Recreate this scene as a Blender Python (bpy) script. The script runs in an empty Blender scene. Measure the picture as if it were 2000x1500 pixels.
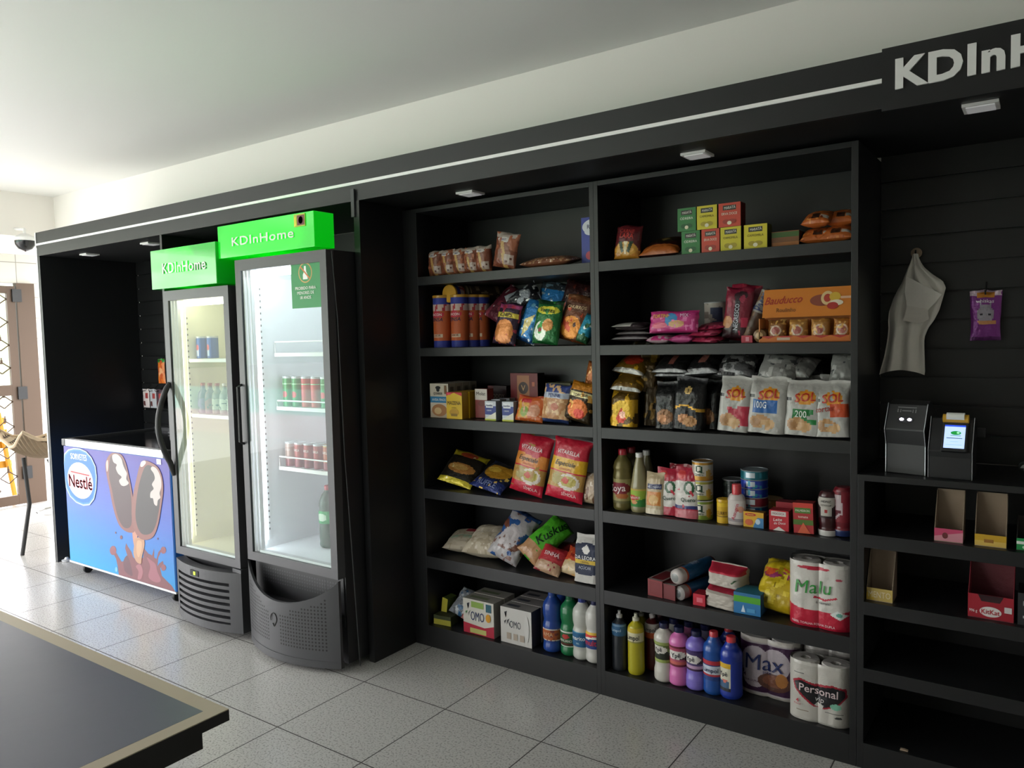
import bpy, bmesh, math, random
from mathutils import Vector, Matrix
from mathutils.geometry import tessellate_polygon
PI = math.pi
rnd = random.Random(7)
SC = bpy.context.scene
COL = SC.collection

# ---------------------------------------------------------------- camera, sky, light, exposure
cam_d = bpy.data.cameras.new('camera')
cam = bpy.data.objects.new('camera', cam_d); COL.objects.link(cam)
cam_d.sensor_fit = 'HORIZONTAL'; cam_d.sensor_width = 36.0
cam_d.lens = 1491.78 * 36 / 2000
cam_d.clip_start = 0.05; cam_d.clip_end = 200
cam_d.passepartout_alpha = 1
_r = Vector((0.81805671, 0.57466069, -0.02341623)); _u = Vector((-0.01577681, 0.06312063, 0.99788119))
_f = Vector((-0.57492114, 0.81595397, -0.06070257))
cam.matrix_world = Matrix(((_r.x, _u.x, -_f.x, 5.6993), (_r.y, _u.y, -_f.y, -2.2919), (_r.z, _u.z, -_f.z, 1.5), (0, 0, 0, 1)))
SC.camera = cam
SC.view_settings.view_transform = 'Standard'
SC.view_settings.look = 'None'
SC.view_settings.gamma = 1
SC.view_settings.use_curve_mapping = False
SC.view_settings.exposure = 0.0

W = bpy.data.worlds.new('daylight'); SC.world = W; W.use_nodes = True
nt = W.node_tree; nt.nodes.clear()
tc = nt.nodes.new('ShaderNodeTexCoord'); sx = nt.nodes.new('ShaderNodeSeparateXYZ')
nz = nt.nodes.new('ShaderNodeTexNoise'); nz.inputs['Scale'].default_value = 14; nz.inputs['Detail'].default_value = 6
ad = nt.nodes.new('ShaderNodeMath'); ad.operation = 'MULTIPLY_ADD'; ad.inputs[1].default_value = .22
rp = nt.nodes.new('ShaderNodeValToRGB')          # ground haze, tree line, white sky
bg = nt.nodes.new('ShaderNodeBackground'); ow = nt.nodes.new('ShaderNodeOutputWorld')
nt.links.new(tc.outputs['Generated'], sx.inputs[0]); nt.links.new(tc.outputs['Generated'], nz.inputs['Vector'])
nt.links.new(nz.outputs['Fac'], ad.inputs[0]); nt.links.new(sx.outputs['Z'], ad.inputs[2])
nt.links.new(ad.outputs[0], rp.inputs[0]); nt.links.new(rp.outputs[0], bg.inputs[0]); nt.links.new(bg.outputs[0], ow.inputs[0])
e = rp.color_ramp.elements
e[0].position = 0.02; e[0].color = (.34, .34, .31, 1)
e[1].position = 0.30; e[1].color = (.98, .95, .99, 1)
for p, c in ((.08, (.14, .17, .11, 1)), (.17, (.22, .26, .18, 1)), (.22, (.66, .68, .64, 1))):
    n = e.new(p); n.color = c
bg.inputs[1].default_value = 9.0

def area(name, loc, rot, sx_, sy_, power, col):
    d = bpy.data.lights.new(name, 'AREA'); d.shape = 'RECTANGLE'; d.size = sx_; d.size_y = sy_; d.energy = power; d.color = col
    o = bpy.data.objects.new(name, d); COL.objects.link(o); o.location = loc; o.rotation_euler = rot
    return o
# daylight enters through the open front of the hall (left of the camera) and the open left end: portals guide the sky's light, a soft lamp stands for the bright court
for nm, lc, rt, sx1, sy1 in (('front_opening_portal', (.95, -5.42, 1.22), (math.radians(90), 0, 0), 4.9, 2.4), ('left_opening_portal', (-1.64, -3.0, 1.2), (math.radians(90), 0, math.radians(-90)), 4.8, 2.4)):
    p = area(nm, lc, rt, sx1, sy1, 1, (1, 1, 1)); p.data.cycles.is_portal = True
area('daylight_left_end', (-1.75, -2.4, 1.25), (math.radians(90), 0, math.radians(-90)), 3.6, 2.0, 42, (.96, .98, 1))

# ---------------------------------------------------------------- materials
def lin(c):
    if isinstance(c, str):
        c = c.lstrip('#')
        if len(c) == 3: c = ''.join(k * 2 for k in c)
        c = [int(c[i:i + 2], 16) / 255 for i in (0, 2, 4)]
    return tuple((x / 12.92 if x <= .04045 else ((x + .055) / 1.055) ** 2.4) for x in c[:3]) + (1.0,)
def mat(name, col, rough=.5, metal=0, bump=0, bscale=60, spec=.5, emis=None, estr=0, coat=0):
    m = bpy.data.materials.new(name); m.use_nodes = True
    b = m.node_tree.nodes['Principled BSDF']
    b.inputs['Base Color'].default_value = lin(col)
    b.inputs['Roughness'].default_value = rough; b.inputs['Metallic'].default_value = metal
    b.inputs['Specular IOR Level'].default_value = spec
    b.inputs['Coat Weight'].default_value = coat
    if emis: b.inputs['Emission Color'].default_value = lin(emis); b.inputs['Emission Strength'].default_value = estr
    if bump: add_bump(m, bump, bscale)
    return m
def add_bump(m, s, scale):
    t = m.node_tree; b = t.nodes['Principled BSDF']
    c = t.nodes.new('ShaderNodeTexCoord'); n = t.nodes.new('ShaderNodeTexNoise'); n.inputs['Scale'].default_value = scale; n.inputs['Detail'].default_value = 4
    k = t.nodes.new('ShaderNodeBump'); k.inputs['Strength'].default_value = s; k.inputs['Distance'].default_value = .01
    t.links.new(c.outputs['Object'], n.inputs['Vector']); t.links.new(n.outputs['Fac'], k.inputs['Height']); t.links.new(k.outputs[0], b.inputs['Normal'])
def painted(name, rough, metal=0, bump=0, bscale=30, coat=0, trans=0):
    m = mat(name, '#fff', rough, metal, bump, bscale, coat=coat)
    t = m.node_tree; a = t.nodes.new('ShaderNodeAttribute'); a.attribute_name = 'Col'
    t.links.new(a.outputs['Color'], t.nodes['Principled BSDF'].inputs['Base Color'])
    return m
M = dict(
    card=painted('printed_carton', .45),
    plastic=painted('printed_film', .34, 0, .6, 24, coat=.12),
    foil=painted('printed_foil', .34, .3, .8, 30, coat=.08),
    matte=painted('printed_paper', .6, 0, .3, 40),
    tin=painted('printed_tin', .3, .25),
    bottle=painted('moulded_plastic', .28, coat=.2),
    black=mat('black_laminate', '#17181a', .42, bump=.05, bscale=9),
    blackshaded=mat('black_laminate_shaded', '#121315', .5),  # same laminate, with the shade of the recesses put into its colour
    blackplastic=mat('black_plastic', '#1c1d20', .45),
    grey=mat('dark_grey_plastic', '#3a3b3e', .42),
    doorgrey=mat('grey_door_frame', '#47474a', .4),
    steel=mat('brushed_metal', '#b9bcc0', .3, .8),
    alu=mat('white_aluminium', '#d4d6d8', .35, .3),
    chrome=mat('chrome', '#dddddd', .12, 1),
    white=mat('white_plastic', '#e6e6e4', .4),
    liner_cool=mat('white_liner', '#eef0f4', .4),
    liner_warm=mat('cream_liner', '#ece9d6', .4),
    ledstrip=mat('unlit_led_channel', '#f4f4f2', .35),
    wall=mat('white_paint', '#f0ece6', .85, bump=.02, bscale=120),
    ceil=mat('ceiling_paint', '#ededea', .5, bump=.02, bscale=90),
    brown=mat('brown_gate_paint', '#4f3c2c', .5),
    rubber=mat('black_rubber', '#131313', .6),
    yellow=mat('yellow_wood', '#c98f1e', .5, bump=.2, bscale=20),
    rattan=mat('rattan', '#bfa98c', .6),
    tabletop=mat('black_tabletop_with_reflection', '#5b5e70', .3, bump=.04, bscale=14),  # black top, its bluish reflection mixed into the base colour
    beige=mat('beige_edge_strip', '#b9ad97', .45),
    kraft=mat('kraft_board', '#9c8a76', .8, bump=.05, bscale=80),
    lampplate=mat('white_lamp_plate', '#d8d8d8', .4, emis='#ffffff', estr=.12),
)
def glassmat(name, tint, refl=1.0):
    m = bpy.data.materials.new(name); m.use_nodes = True; t = m.node_tree; t.nodes.clear()
    o = t.nodes.new('ShaderNodeOutputMaterial'); mx = t.nodes.new('ShaderNodeMixShader')
    tr = t.nodes.new('ShaderNodeBsdfTransparent'); tr.inputs[0].default_value = lin(tint)
    gl = t.nodes.new('ShaderNodeBsdfGlossy'); gl.inputs['Roughness'].default_value = .02; gl.inputs['Color'].default_value = (1, 1, 1, 1)
    fr = t.nodes.new('ShaderNodeFresnel'); fr.inputs['IOR'].default_value = 1.5
    mu = t.nodes.new('ShaderNodeMath'); mu.operation = 'MULTIPLY'; mu.inputs[1].default_value = refl
    ge = t.nodes.new('ShaderNodeNewGeometry'); fb = t.nodes.new('ShaderNodeMath'); fb.operation = 'SUBTRACT'; fb.inputs[0].default_value = 1   # only the outer face reflects
    t.links.new(ge.outputs['Backfacing'], fb.inputs[1]); m2 = t.nodes.new('ShaderNodeMath'); m2.operation = 'MULTIPLY'; m2.use_clamp = True
    t.links.new(fr.outputs[0], mu.inputs[0]); t.links.new(mu.outputs[0], m2.inputs[0]); t.links.new(fb.outputs[0], m2.inputs[1]); t.links.new(m2.outputs[0], mx.inputs[0])
    t.links.new(tr.outputs[0], mx.inputs[1]); t.links.new(gl.outputs[0], mx.inputs[2]); t.links.new(mx.outputs[0], o.inputs[0])
    return m
M['glass'] = glassmat('door_glass', '#eef3f1', .95)
M['film'] = glassmat('clear_film', '#e4e4e4', 1.6)
M['smoke'] = mat('smoked_glass_lid', '#15171a', .12)

def tile_mat():
    m = mat('pale_floor_tile', '#b9bab6', .22); t = m.node_tree; b = t.nodes['Principled BSDF']
    g = t.nodes.new('ShaderNodeNewGeometry'); s = t.nodes.new('ShaderNodeSeparateXYZ'); t.links.new(g.outputs['Position'], s.inputs[0])
    outs = []
    for ax in ('X', 'Y'):
        d = t.nodes.new('ShaderNodeMath'); d.operation = 'DIVIDE'; d.inputs[1].default_value = .4643; t.links.new(s.outputs[ax], d.inputs[0])
        f = t.nodes.new('ShaderNodeMath'); f.operation = 'FRACT'; t.links.new(d.outputs[0], f.inputs[0])
        p = t.nodes.new('ShaderNodeMath'); p.operation = 'PINGPONG'; p.inputs[1].default_value = .5; t.links.new(f.outputs[0], p.inputs[0])
        l = t.nodes.new('ShaderNodeMath'); l.operation = 'LESS_THAN'; l.inputs[1].default_value = .0052; t.links.new(p.outputs[0], l.inputs[0]); outs.append(l)
    mx = t.nodes.new('ShaderNodeMath'); mx.operation = 'MAXIMUM'; t.links.new(outs[0].outputs[0], mx.inputs[0]); t.links.new(outs[1].outputs[0], mx.inputs[1])
    n = t.nodes.new('ShaderNodeTexNoise'); n.inputs['Scale'].default_value = 130; n.inputs['Detail'].default_value = 3; t.links.new(g.outputs['Position'], n.inputs['Vector'])
    r = t.nodes.new('ShaderNodeValToRGB'); r.color_ramp.elements[0].position = .33; r.color_ramp.elements[0].color = lin('#8f8f8b'); r.color_ramp.elements[1].position = .5; r.color_ramp.elements[1].color = lin('#bcbcb8')
    t.links.new(n.outputs['Fac'], r.inputs[0])
    k = t.nodes.new('ShaderNodeMix'); k.data_type = 'RGBA'; t.links.new(mx.outputs[0], k.inputs[0]); t.links.new(r.outputs[0], k.inputs[6]); k.inputs[7].default_value = lin('#3c3a38')
    t.links.new(k.outputs[2], b.inputs['Base Color'])
    k2 = t.nodes.new('ShaderNodeMath'); k2.operation = 'MULTIPLY_ADD'; k2.inputs[1].default_value = .6; k2.inputs[2].default_value = .2; t.links.new(mx.outputs[0], k2.inputs[0]); t.links.new(k2.outputs[0], b.inputs['Roughness'])
    return m
M['tile'] = tile_mat()
def walltile_mat():
    m = mat('white_wall_tile', '#cfcdc6', .3); t = m.node_tree; b = t.nodes['Principled BSDF']
    g = t.nodes.new('ShaderNodeTexCoord'); br = t.nodes.new('ShaderNodeTexBrick')
    mp = t.nodes.new('ShaderNodeMapping'); mp.inputs['Rotation'].default_value = (PI / 2, 0, PI / 2)
    sp = t.nodes.new('ShaderNodeSeparateXYZ'); cb = t.nodes.new('ShaderNodeCombineXYZ'); aa = t.nodes.new('ShaderNodeMath'); aa.operation = 'ADD'
    t.links.new(g.outputs['Object'], sp.inputs[0]); t.links.new(sp.outputs['X'], aa.inputs[0]); t.links.new(sp.outputs['Y'], aa.inputs[1])
    t.links.new(aa.outputs[0], cb.inputs['X']); t.links.new(sp.outputs['Z'], cb.inputs['Y']); t.links.new(cb.outputs[0], br.inputs['Vector'])
    br.offset = 0; br.inputs['Scale'].default_value = 1; br.inputs['Mortar Size'].default_value = .004; br.inputs['Brick Width'].default_value = .2; br.inputs['Row Height'].default_value = .2
    br.inputs['Color1'].default_value = lin('#d0cdc4'); br.inputs['Color2'].default_value = lin('#c6c3ba'); br.inputs['Mortar'].default_value = lin('#8b8a86')
    t.links.new(br.outputs[0], b.inputs['Base Color'])
    return m
M['walltile'] = walltile_mat()
def ground_mat():
    m = mat('outdoor_paving', '#c9bdb8', .7); t = m.node_tree; b = t.nodes['Principled BSDF']
    g = t.nodes.new('ShaderNodeNewGeometry'); s = t.nodes.new('ShaderNodeSeparateXYZ'); t.links.new(g.outputs['Position'], s.inputs[0])
    r = t.nodes.new('ShaderNodeValToRGB'); r.color_ramp.interpolation = 'CONSTANT'
    mr = t.nodes.new('ShaderNodeMapRange'); mr.inputs['From Min'].default_value = -16; mr.inputs['From Max'].default_value = -4; t.links.new(s.outputs['Y'], mr.inputs['Value'])
    e = r.color_ramp.elements; e[0].position = 0; e[0].color = lin('#70755c'); e[1].position = .18; e[1].color = lin('#7db5a0')
    x = e.new(.66); x.color = lin('#c9bdb8')
    t.links.new(mr.outputs[0], r.inputs[0]); t.links.new(r.outputs[0], b.inputs['Base Color'])
    return m
M['ground'] = ground_mat()

# ---------------------------------------------------------------- mesh builder
class MB:
    def __init__(s): s.v = []; s.f = []; s.c = []
    def V(s, p): s.v.append(tuple(p)); return len(s.v) - 1
    def face(s, ids, c='#fff'): s.f.append(tuple(ids)); s.c.append(c)
    def box(s, x0, x1, y0, y1, z0, z1, c='#fff'):
        b = len(s.v)
        for z in (z0, z1):
            for x, y in ((x0, y0), (x1, y0), (x1, y1), (x0, y1)): s.v.append((x, y, z))
        for q in ((0, 3, 2, 1), (4, 5, 6, 7), (0, 1, 5, 4), (1, 2, 6, 5), (2, 3, 7, 6), (3, 0, 4, 7)):
            s.face([b + i for i in q], c)
        return s
    def lathe(s, prof, n=24, cf=None, cx=0, cy=0, axis='z', sq=1.0, cap=True):
        # prof: (r, z); cf(i, ang) -> colour for ring i
        rows = []
        for r, z in prof:
            row = []
            for k in range(n):
                a = 2 * PI * k / n
                x, y = r * math.cos(a), r * sq * math.sin(a)
                row.append(s.V((cx + x, cy + y, z) if axis == 'z' else ((cx + x, z, cy + y) if axis == 'y' else (z, cx + x, cy + y))))
            rows.append(row)
        for i in range(len(rows) - 1):
            for k in range(n):
                k2 = (k + 1) % n
                c = cf(i, 2 * PI * (k + .5) / n) if callable(cf) else (cf or '#fff')
                s.face((rows[i][k], rows[i][k2], rows[i + 1][k2], rows[i + 1][k]), c)
        if cap:
            s.face(rows[0][::-1], cf(0, 0) if callable(cf) else (cf or '#fff'))
            s.face(rows[-1], cf(len(rows) - 2, 0) if callable(cf) else (cf or '#fff'))
        return s
    def tube(s, pts, r, n=8, c='#fff', closed=False):
        pts = [Vector(p) for p in pts]; rows = []
        N = len(pts); up0 = None
        for i, p in enumerate(pts):
            a = pts[(i - 1) % N] if closed or i else p; b = pts[(i + 1) % N] if closed or i < N - 1 else p
            t = (b - a).normalized()
            if up0 is None: up0 = Vector((0, 0, 1)) if abs(t.z) < .9 else Vector((1, 0, 0))
            x = t.cross(up0).normalized(); y = x.cross(t).normalized(); up0 = y
            rr = r[i] if isinstance(r, (list, tuple)) else r
            rows.append([s.V(p + x * rr * math.cos(2 * PI * k / n) + y * rr * math.sin(2 * PI * k / n)) for k in range(n)])
        for i in range(N if closed else N - 1):
            A = rows[i]; B = rows[(i + 1) % N]
            for k in range(n): s.face((A[k], A[(k + 1) % n], B[(k + 1) % n], B[k]), c)
        if not closed: s.face(rows[0][::-1], c); s.face(rows[-1], c)
        return s
    def prism(s, poly, a0, a1, axis='x', c='#fff'):
        # poly in the plane across the axis: axis x -> (y, z); axis y -> (x, z); axis z -> (x, y)
        def P(p, a): return (a, p[0], p[1]) if axis == 'x' else ((p[0], a, p[1]) if axis == 'y' else (p[0], p[1], a))
        A = [s.V(P(p, a0)) for p in poly]; B = [s.V(P(p, a1)) for p in poly]; n = len(poly)
        for i in range(n): s.face((A[i], A[(i + 1) % n], B[(i + 1) % n], B[i]), c)
        s.face(A[::-1], c); s.face(B, c)
        return s
    def grid(s, S, nu, nv, paint=None, c='#fff', flip=False):
        ids = [[s.V(S(i / nu, j / nv)) for i in range(nu + 1)] for j in range(nv + 1)]
        for j in range(nv):
            for i in range(nu):
                col = paint((i + .5) / nu, (j + .5) / nv) if paint else c
                q = (ids[j][i], ids[j][i + 1], ids[j + 1][i + 1], ids[j + 1][i])
                s.face(q[::-1] if flip else q, col)
        return s
    def decal(s, pts, S, c):      # closed outline in (u, v) laid on surface S
        tri = tessellate_polygon([[Vector((p[0], p[1], 0)) for p in pts]])
        ids = [s.V(S(*p)) for p in pts]
        for t in tri:
            a, b_, d = [pts[i] for i in t]
            if (b_[0] - a[0]) * (d[1] - a[1]) - (b_[1] - a[1]) * (d[0] - a[0]) < 0: t = (t[0], t[2], t[1])
            s.face([ids[i] for i in t], c)
    def text(s, txt, cx, cy, h, asp, S, c, rot=0, maxw=None, shear=0):  # h = cap height in v units; asp = panel width/height
        V, T, w = glyphs(txt)
        k = h; sxs = 1
        if maxw and w * k / asp > maxw: sxs = maxw * asp / (w * k)
        ca, sa = math.cos(rot), math.sin(rot); ids = []
        for x, y in V:
            X = (x - w / 2) * k * sxs + shear * (y - .5) * k; Y = (y - .5) * k
            ids.append(s.V(S(cx + (X * ca - Y * sa) / asp, cy + X * sa + Y * ca)))
        for t in T: s.face([ids[i] for i in t], c)
    def build(s, name, m, parent=None, smooth=None, bevel=0, col=True, loc=None):
        me = bpy.data.meshes.new(name); me.from_pydata(s.v, [], s.f)
        if isinstance(m, str): m = M[m]
        me.materials.append(m)
        if col and any(c != '#fff' for c in s.c):
            at = me.color_attributes.new('Col', 'FLOAT_COLOR', 'CORNER'); buf = []
            cache = {}
            for f, c in zip(s.f, s.c):
                if c not in cache: cache[c] = lin(c)
                buf.extend(cache[c] * len(f))
            at.data.foreach_set('color', buf)
        me.update()
        if smooth:
            me.polygons.foreach_set('use_smooth', [True] * len(me.polygons)); me.set_sharp_from_angle(angle=math.radians(smooth))
        o = bpy.data.objects.new(name, me); COL.objects.link(o)
        if parent: o.parent = parent
        if loc: o.location = loc
        if bevel:
            b = o.modifiers.new('bevel', 'BEVEL'); b.width = bevel; b.segments = 2; b.limit_method = 'ANGLE'; b.harden_normals = False
        return o
_gl = {}
def glyphs(txt):
    if txt in _gl: return _gl[txt]
    cu = bpy.data.curves.new('lettering', 'FONT'); cu.body = txt; cu.size = 1; cu.resolution_u = 2; cu.offset = 0 if 'M' in txt else .009
    o = bpy.data.objects.new('lettering', cu); COL.objects.link(o)
    me = o.to_mesh()
    bm = bmesh.new(); bm.from_mesh(me); bmesh.ops.triangulate(bm, faces=bm.faces[:])
    for _ in range(2):
        ed = [e for e in bm.edges if e.calc_length() > .22]
        if ed:
            bmesh.ops.subdivide_edges(bm, edges=ed, cuts=1); bmesh.ops.triangulate(bm, faces=bm.faces[:])
    k = 1 / .69
    bm.verts.ensure_lookup_table()
    x0 = min((v.co.x for v in bm.verts), default=0); x1 = max((v.co.x for v in bm.verts), default=1)
    V = [((v.co.x - x0) * k, v.co.y * k) for v in bm.verts]
    T = [tuple(v.index for v in f.verts) if f.normal.z >= 0 else tuple(v.index for v in f.verts)[::-1] for f in bm.faces]
    w = (x1 - x0) * k
    bm.free(); o.to_mesh_clear(); bpy.data.objects.remove(o); bpy.data.curves.remove(cu)
    _gl[txt] = (V, T, w)
    return _gl[txt]
def tag(o, label=None, cat=None, group=None, kind=None):
    if label: o['label'] = label
    if cat: o['category'] = cat
    if group: o['group'] = group
    if kind: o['kind'] = kind
    return o
def empty(name, loc=(0, 0, 0), rot=(0, 0, 0)):
    o = bpy.data.objects.new(name, None); COL.objects.link(o); o.location = loc; o.rotation_euler = rot; o.empty_display_size = .05
    return o
def struct(o): o['kind'] = 'structure'; return o
def boxo(name, m, b, parent=None, bevel=0):
    # origin at the box's base centre
    x0, x1, y0, y1, z0, z1 = b; cx, cy = (x0 + x1) / 2, (y0 + y1) / 2
    mb = MB().box(x0 - cx, x1 - cx, y0 - cy, y1 - cy, 0, z1 - z0)
    return mb.build(name, m, parent, bevel=bevel, loc=(cx, cy, z0))

# ---------------------------------------------------------------- print operations on packaging
# ('b',v0,v1,c) band  ('r',u0,v0,u1,v1,c) rectangle  ('e',cx,cy,rx,ry,c) ellipse  ('p',pts,c) outline  ('n',c,scale,amount) speckle
# ('t',text,cx,cy,h,c[,rot,maxw,shear]) lettering  ('k',n,c) check pattern band
def inside(pts, u, v):
    r = False; n = len(pts); j = n - 1
    for i in range(n):
        if (pts[i][1] > v) != (pts[j][1] > v) and u < (pts[j][0] - pts[i][0]) * (v - pts[i][1]) / (pts[j][1] - pts[i][1]) + pts[i][0]: r = not r
        j = i
    return r
def hsh(a, b, s): 
    x = math.sin(a * 127.1 + b * 311.7 + s * 17.3) * 43758.5453
    return x - math.floor(x)
def vnoise(u, v, s):
    i, j = math.floor(u), math.floor(v); a, b = u - i, v - j; a = a * a * (3 - 2 * a); b = b * b * (3 - 2 * b)
    return (hsh(i, j, s) * (1 - a) + hsh(i + 1, j, s) * a) * (1 - b) + (hsh(i, j + 1, s) * (1 - a) + hsh(i + 1, j + 1, s) * a) * b
def painter(base, ops, seed=1, asp=1):
    def f(u, v):
        c = base
        for o in ops:
            k = o[0]
            if k == 'b' and o[1] <= v <= o[2]: c = o[3]
            elif k == 'r' and o[1] <= u <= o[3] and o[2] <= v <= o[4]: c = o[5]
            elif k == 'e' and ((u - o[1]) / o[3]) ** 2 + ((v - o[2]) / o[4]) ** 2 <= 1: c = o[5]
            elif k == 'p' and inside(o[1], u, v): c = o[2]
            elif k == 'n' and vnoise(u * o[2] * asp, v * o[2], seed) < o[3]: c = o[1]
            elif k == 'w' and abs(v - (o[1] + o[2] * math.sin(u * 6.3 * o[3] + seed))) < o[4]: c = o[5]
        return c
    return f
def ell(cx, cy, rx, ry, n=28): return [(cx + rx * math.cos(2 * PI * i / n), cy + ry * math.sin(2 * PI * i / n)) for i in range(n)]
def smoothp(pts, k=4):
    out = []; n = len(pts)
    for i in range(n):
        p0, p1, p2, p3 = pts[i - 1], pts[i], pts[(i + 1) % n], pts[(i + 2) % n]
        for j in range(k):
            t = j / k
            out.append(tuple(.5 * (2 * p1[d] + (p2[d] - p0[d]) * t + (2 * p0[d] - 5 * p1[d] + 4 * p2[d] - p3[d]) * t * t + (3 * p1[d] - p0[d] - 3 * p2[d] + p3[d]) * t ** 3) for d in (0, 1)))
    return out
def clampp(p): return [(min(1, max(0, a)), min(1, max(0, b))) for a, b in p]
def print_on(mb, ops, S, asp, vector=True, lift0=.0004):
    # S(u, v, lift)
    L = lift0
    for o in ops:
        k = o[0]; q = None
        if k == 't':
            mb.text(o[1], o[2], o[3], o[4], asp, lambda u, v, L=L: S(u, v, L + .0006), o[5], o[6] if len(o) > 6 else 0, o[7] if len(o) > 7 else None, o[8] if len(o) > 8 else 0)
            L += .0003; continue
        if not vector: continue
        if k == 'b': q = [(0, o[1]), (1, o[1]), (1, o[2]), (0, o[2])]; c = o[3]
        elif k == 'r': q = [(o[1], o[2]), (o[3], o[2]), (o[3], o[4]), (o[1], o[4])]; c = o[5]
        elif k == 'e': q = clampp(ell(*o[1:5])); c = o[5]
        elif k == 'p': q = clampp(o[1]); c = o[2]
        if q: mb.decal(q, lambda u, v, L=L: S(u, v, L), c); L += .0003

# ---------------------------------------------------------------- goods builders: all return (root, [mesh objects]) with the base centre at the origin, front towards -y
def mk_box(name, w, h, d, base='#fff', ops=(), side=None, top=None, m='card', sops=(), tops=(), grid=0, **k):
    mb = MB(); side = side or base; top = top or side
    x0, x1, y0, y1 = -w / 2, w / 2, -d / 2, d / 2
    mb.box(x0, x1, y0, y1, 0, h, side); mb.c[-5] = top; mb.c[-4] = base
    Sf = lambda u, v, L=0: (x0 + u * w, y0 - L, v * h)
    if grid:
        mb.grid(lambda u, v: Sf(u, v, .0003), int(grid * w / h) + 2, grid, painter(base, ops, k.get('seed', 1), w / h))
        print_on(mb, ops, Sf, w / h, False, .0008)
    else: print_on(mb, ops, Sf, w / h)
    print_on(mb, sops, lambda u, v, L=0: (x1 + L, y0 + u * d, v * h), d / h)
    print_on(mb, tops, lambda u, v, L=0: (x0 + u * w, y0 + v * d, h + L), w / d)
    o = mb.build(name, m); return o, [o]
def bag_surface(w, h, d, kind, sd):
    wob = [rnd.uniform(-1, 1) for _ in range(12)]
    def thick(u, v):
        a = max(0, 1 - abs(2 * u - 1) ** 2.6) ** .55
        if kind == 'pouch':  b = min(1, .28 + .9 * max(0, 1 - v) ** .5) * (1 - max(0, (v - .86) / .14)) if v > .03 else 1.0
        elif kind == 'block': b = 1.0 if v < .7 else max(0.03, 1 - ((v - .7) / .25) ** 1.3) if v < .95 else .03
        else: b = max(0, 1 - abs(2 * v - 1) ** 3.2) ** .6
        if kind == 'block': a = max(0, 1 - abs(2 * u - 1) ** 7) ** .5
        return a * b
    def P(u, v, side, L=0):
        t = thick(u, v)
        n1 = vnoise(u * 5 + sd, v * 7 + sd, sd) - .5; n2 = vnoise(u * 13 + sd, v * 15, sd + 3) - .5
        pinch = (.05 if kind == 'pillow' else .03) * (max(0, 1 - abs(2 * v - 1) ** 3.2) ** .6)
        x = (u - .5) * w * (1 - pinch) + w * .05 * (vnoise(v * 6 + sd, sd * 2, sd + 7) - .5) * (2 * u - 1)
        if kind == 'pouch': x = (u - .5) * w * (1 - .06 * v)
        y = side * (d / 2 * t * (1 + .16 * n1 + .10 * n2) + L) + .004 * math.sin(3 * u + wob[0]) * (1 if v > .8 else 0) * (v - .8) * 5
        if side < 0 and t > .25: y += d * .09 * (n1 + n2 * .9)
        z = v * h + .012 * h * (math.sin(u * 7 + wob[1] * 3) * (1 if v > .97 else 0) + n1 * (1 if .03 < v < .97 else 0))
        if kind in ('pillow',) and v > .93: y += .01 * math.sin(u * 9 + wob[2] * 3) * (v - .93) * 8
        z += h * .03 * (vnoise(u * 5 + sd, sd, sd + 9) - .5) * (v - .3)
        return (x, y, z)
    return P
def mk_bag(name, w, h, d, base='#fff', ops=(), back=None, m='plastic', kind='pillow', n=(36, 48), seed=1, **k):
    P = bag_surface(w, h, d, kind, seed); mb = MB(); pt = painter(base, ops, seed, w / h)
    mb.grid(lambda u, v: P(u, v, -1), n[0], n[1], pt)
    mb.grid(lambda u, v: P(u, v, 1), n[0], n[1], painter(back or base, [('n', base, 6, .5)], seed + 1, 1), flip=True)
    if kind in ('pouch', 'block'):
        nn = 12; A = [mb.V(P(i / nn, 0, -1)) for i in range(nn + 1)]; B = [mb.V(P(i / nn, 0, 1)) for i in range(nn + 1)]
        for i in range(nn): mb.face((A[i], B[i], B[i + 1], A[i + 1]), base)
    print_on(mb, ops, lambda u, v, L=0: P(u, v, -1, L + .0016), w / h, False)
    o = mb.build(name, m, smooth=60); return o, [o]
def mk_can(name, w, h, d=0, base='#fff', ops=(), rim='#b8bcc0', m='tin', lid=None, kind=None, seed=1, body='#fff', **k):
    r = w / 2; root = empty(name); mb = MB(); n = 36; rows = 30; pt = painter(base, ops, seed, PI * r / h)
    # the front half of the wrap carries the print: u 0..1 spans 180 degrees centred on -y
    def cf(i, a):
        u = (a - PI) / PI
        return pt(u if 0 <= u <= 1 else (u + 1) % 1, (i + .5) / rows)
    mb.lathe([(r * .985, h * i / rows) for i in range(rows + 1)], n, cf)
    Sf = lambda u, v, L=0: ((r * .985 + L) * math.cos(PI + u * PI), (r * .985 + L) * math.sin(PI + u * PI), v * h)
    print_on(mb, ops, Sf, PI * r / h, False, .0012)
    a = mb.build('body', m, root, smooth=40)
    t = MB()
    if lid: t.lathe([(r, h - .001), (r * 1.02, h + .001), (r * 1.02, h + .01), (r * .97, h + .012)], n, lid); b = t.build('lid', 'bottle', root, smooth=40)
    else:
        t.lathe([(r, h - .003), (r * 1.015, h), (r * .96, h + .0015), (r * .95, h - .003)], n, rim); b = t.build('rim', 'tin', root, smooth=40)
    return root, [a, b]
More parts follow.
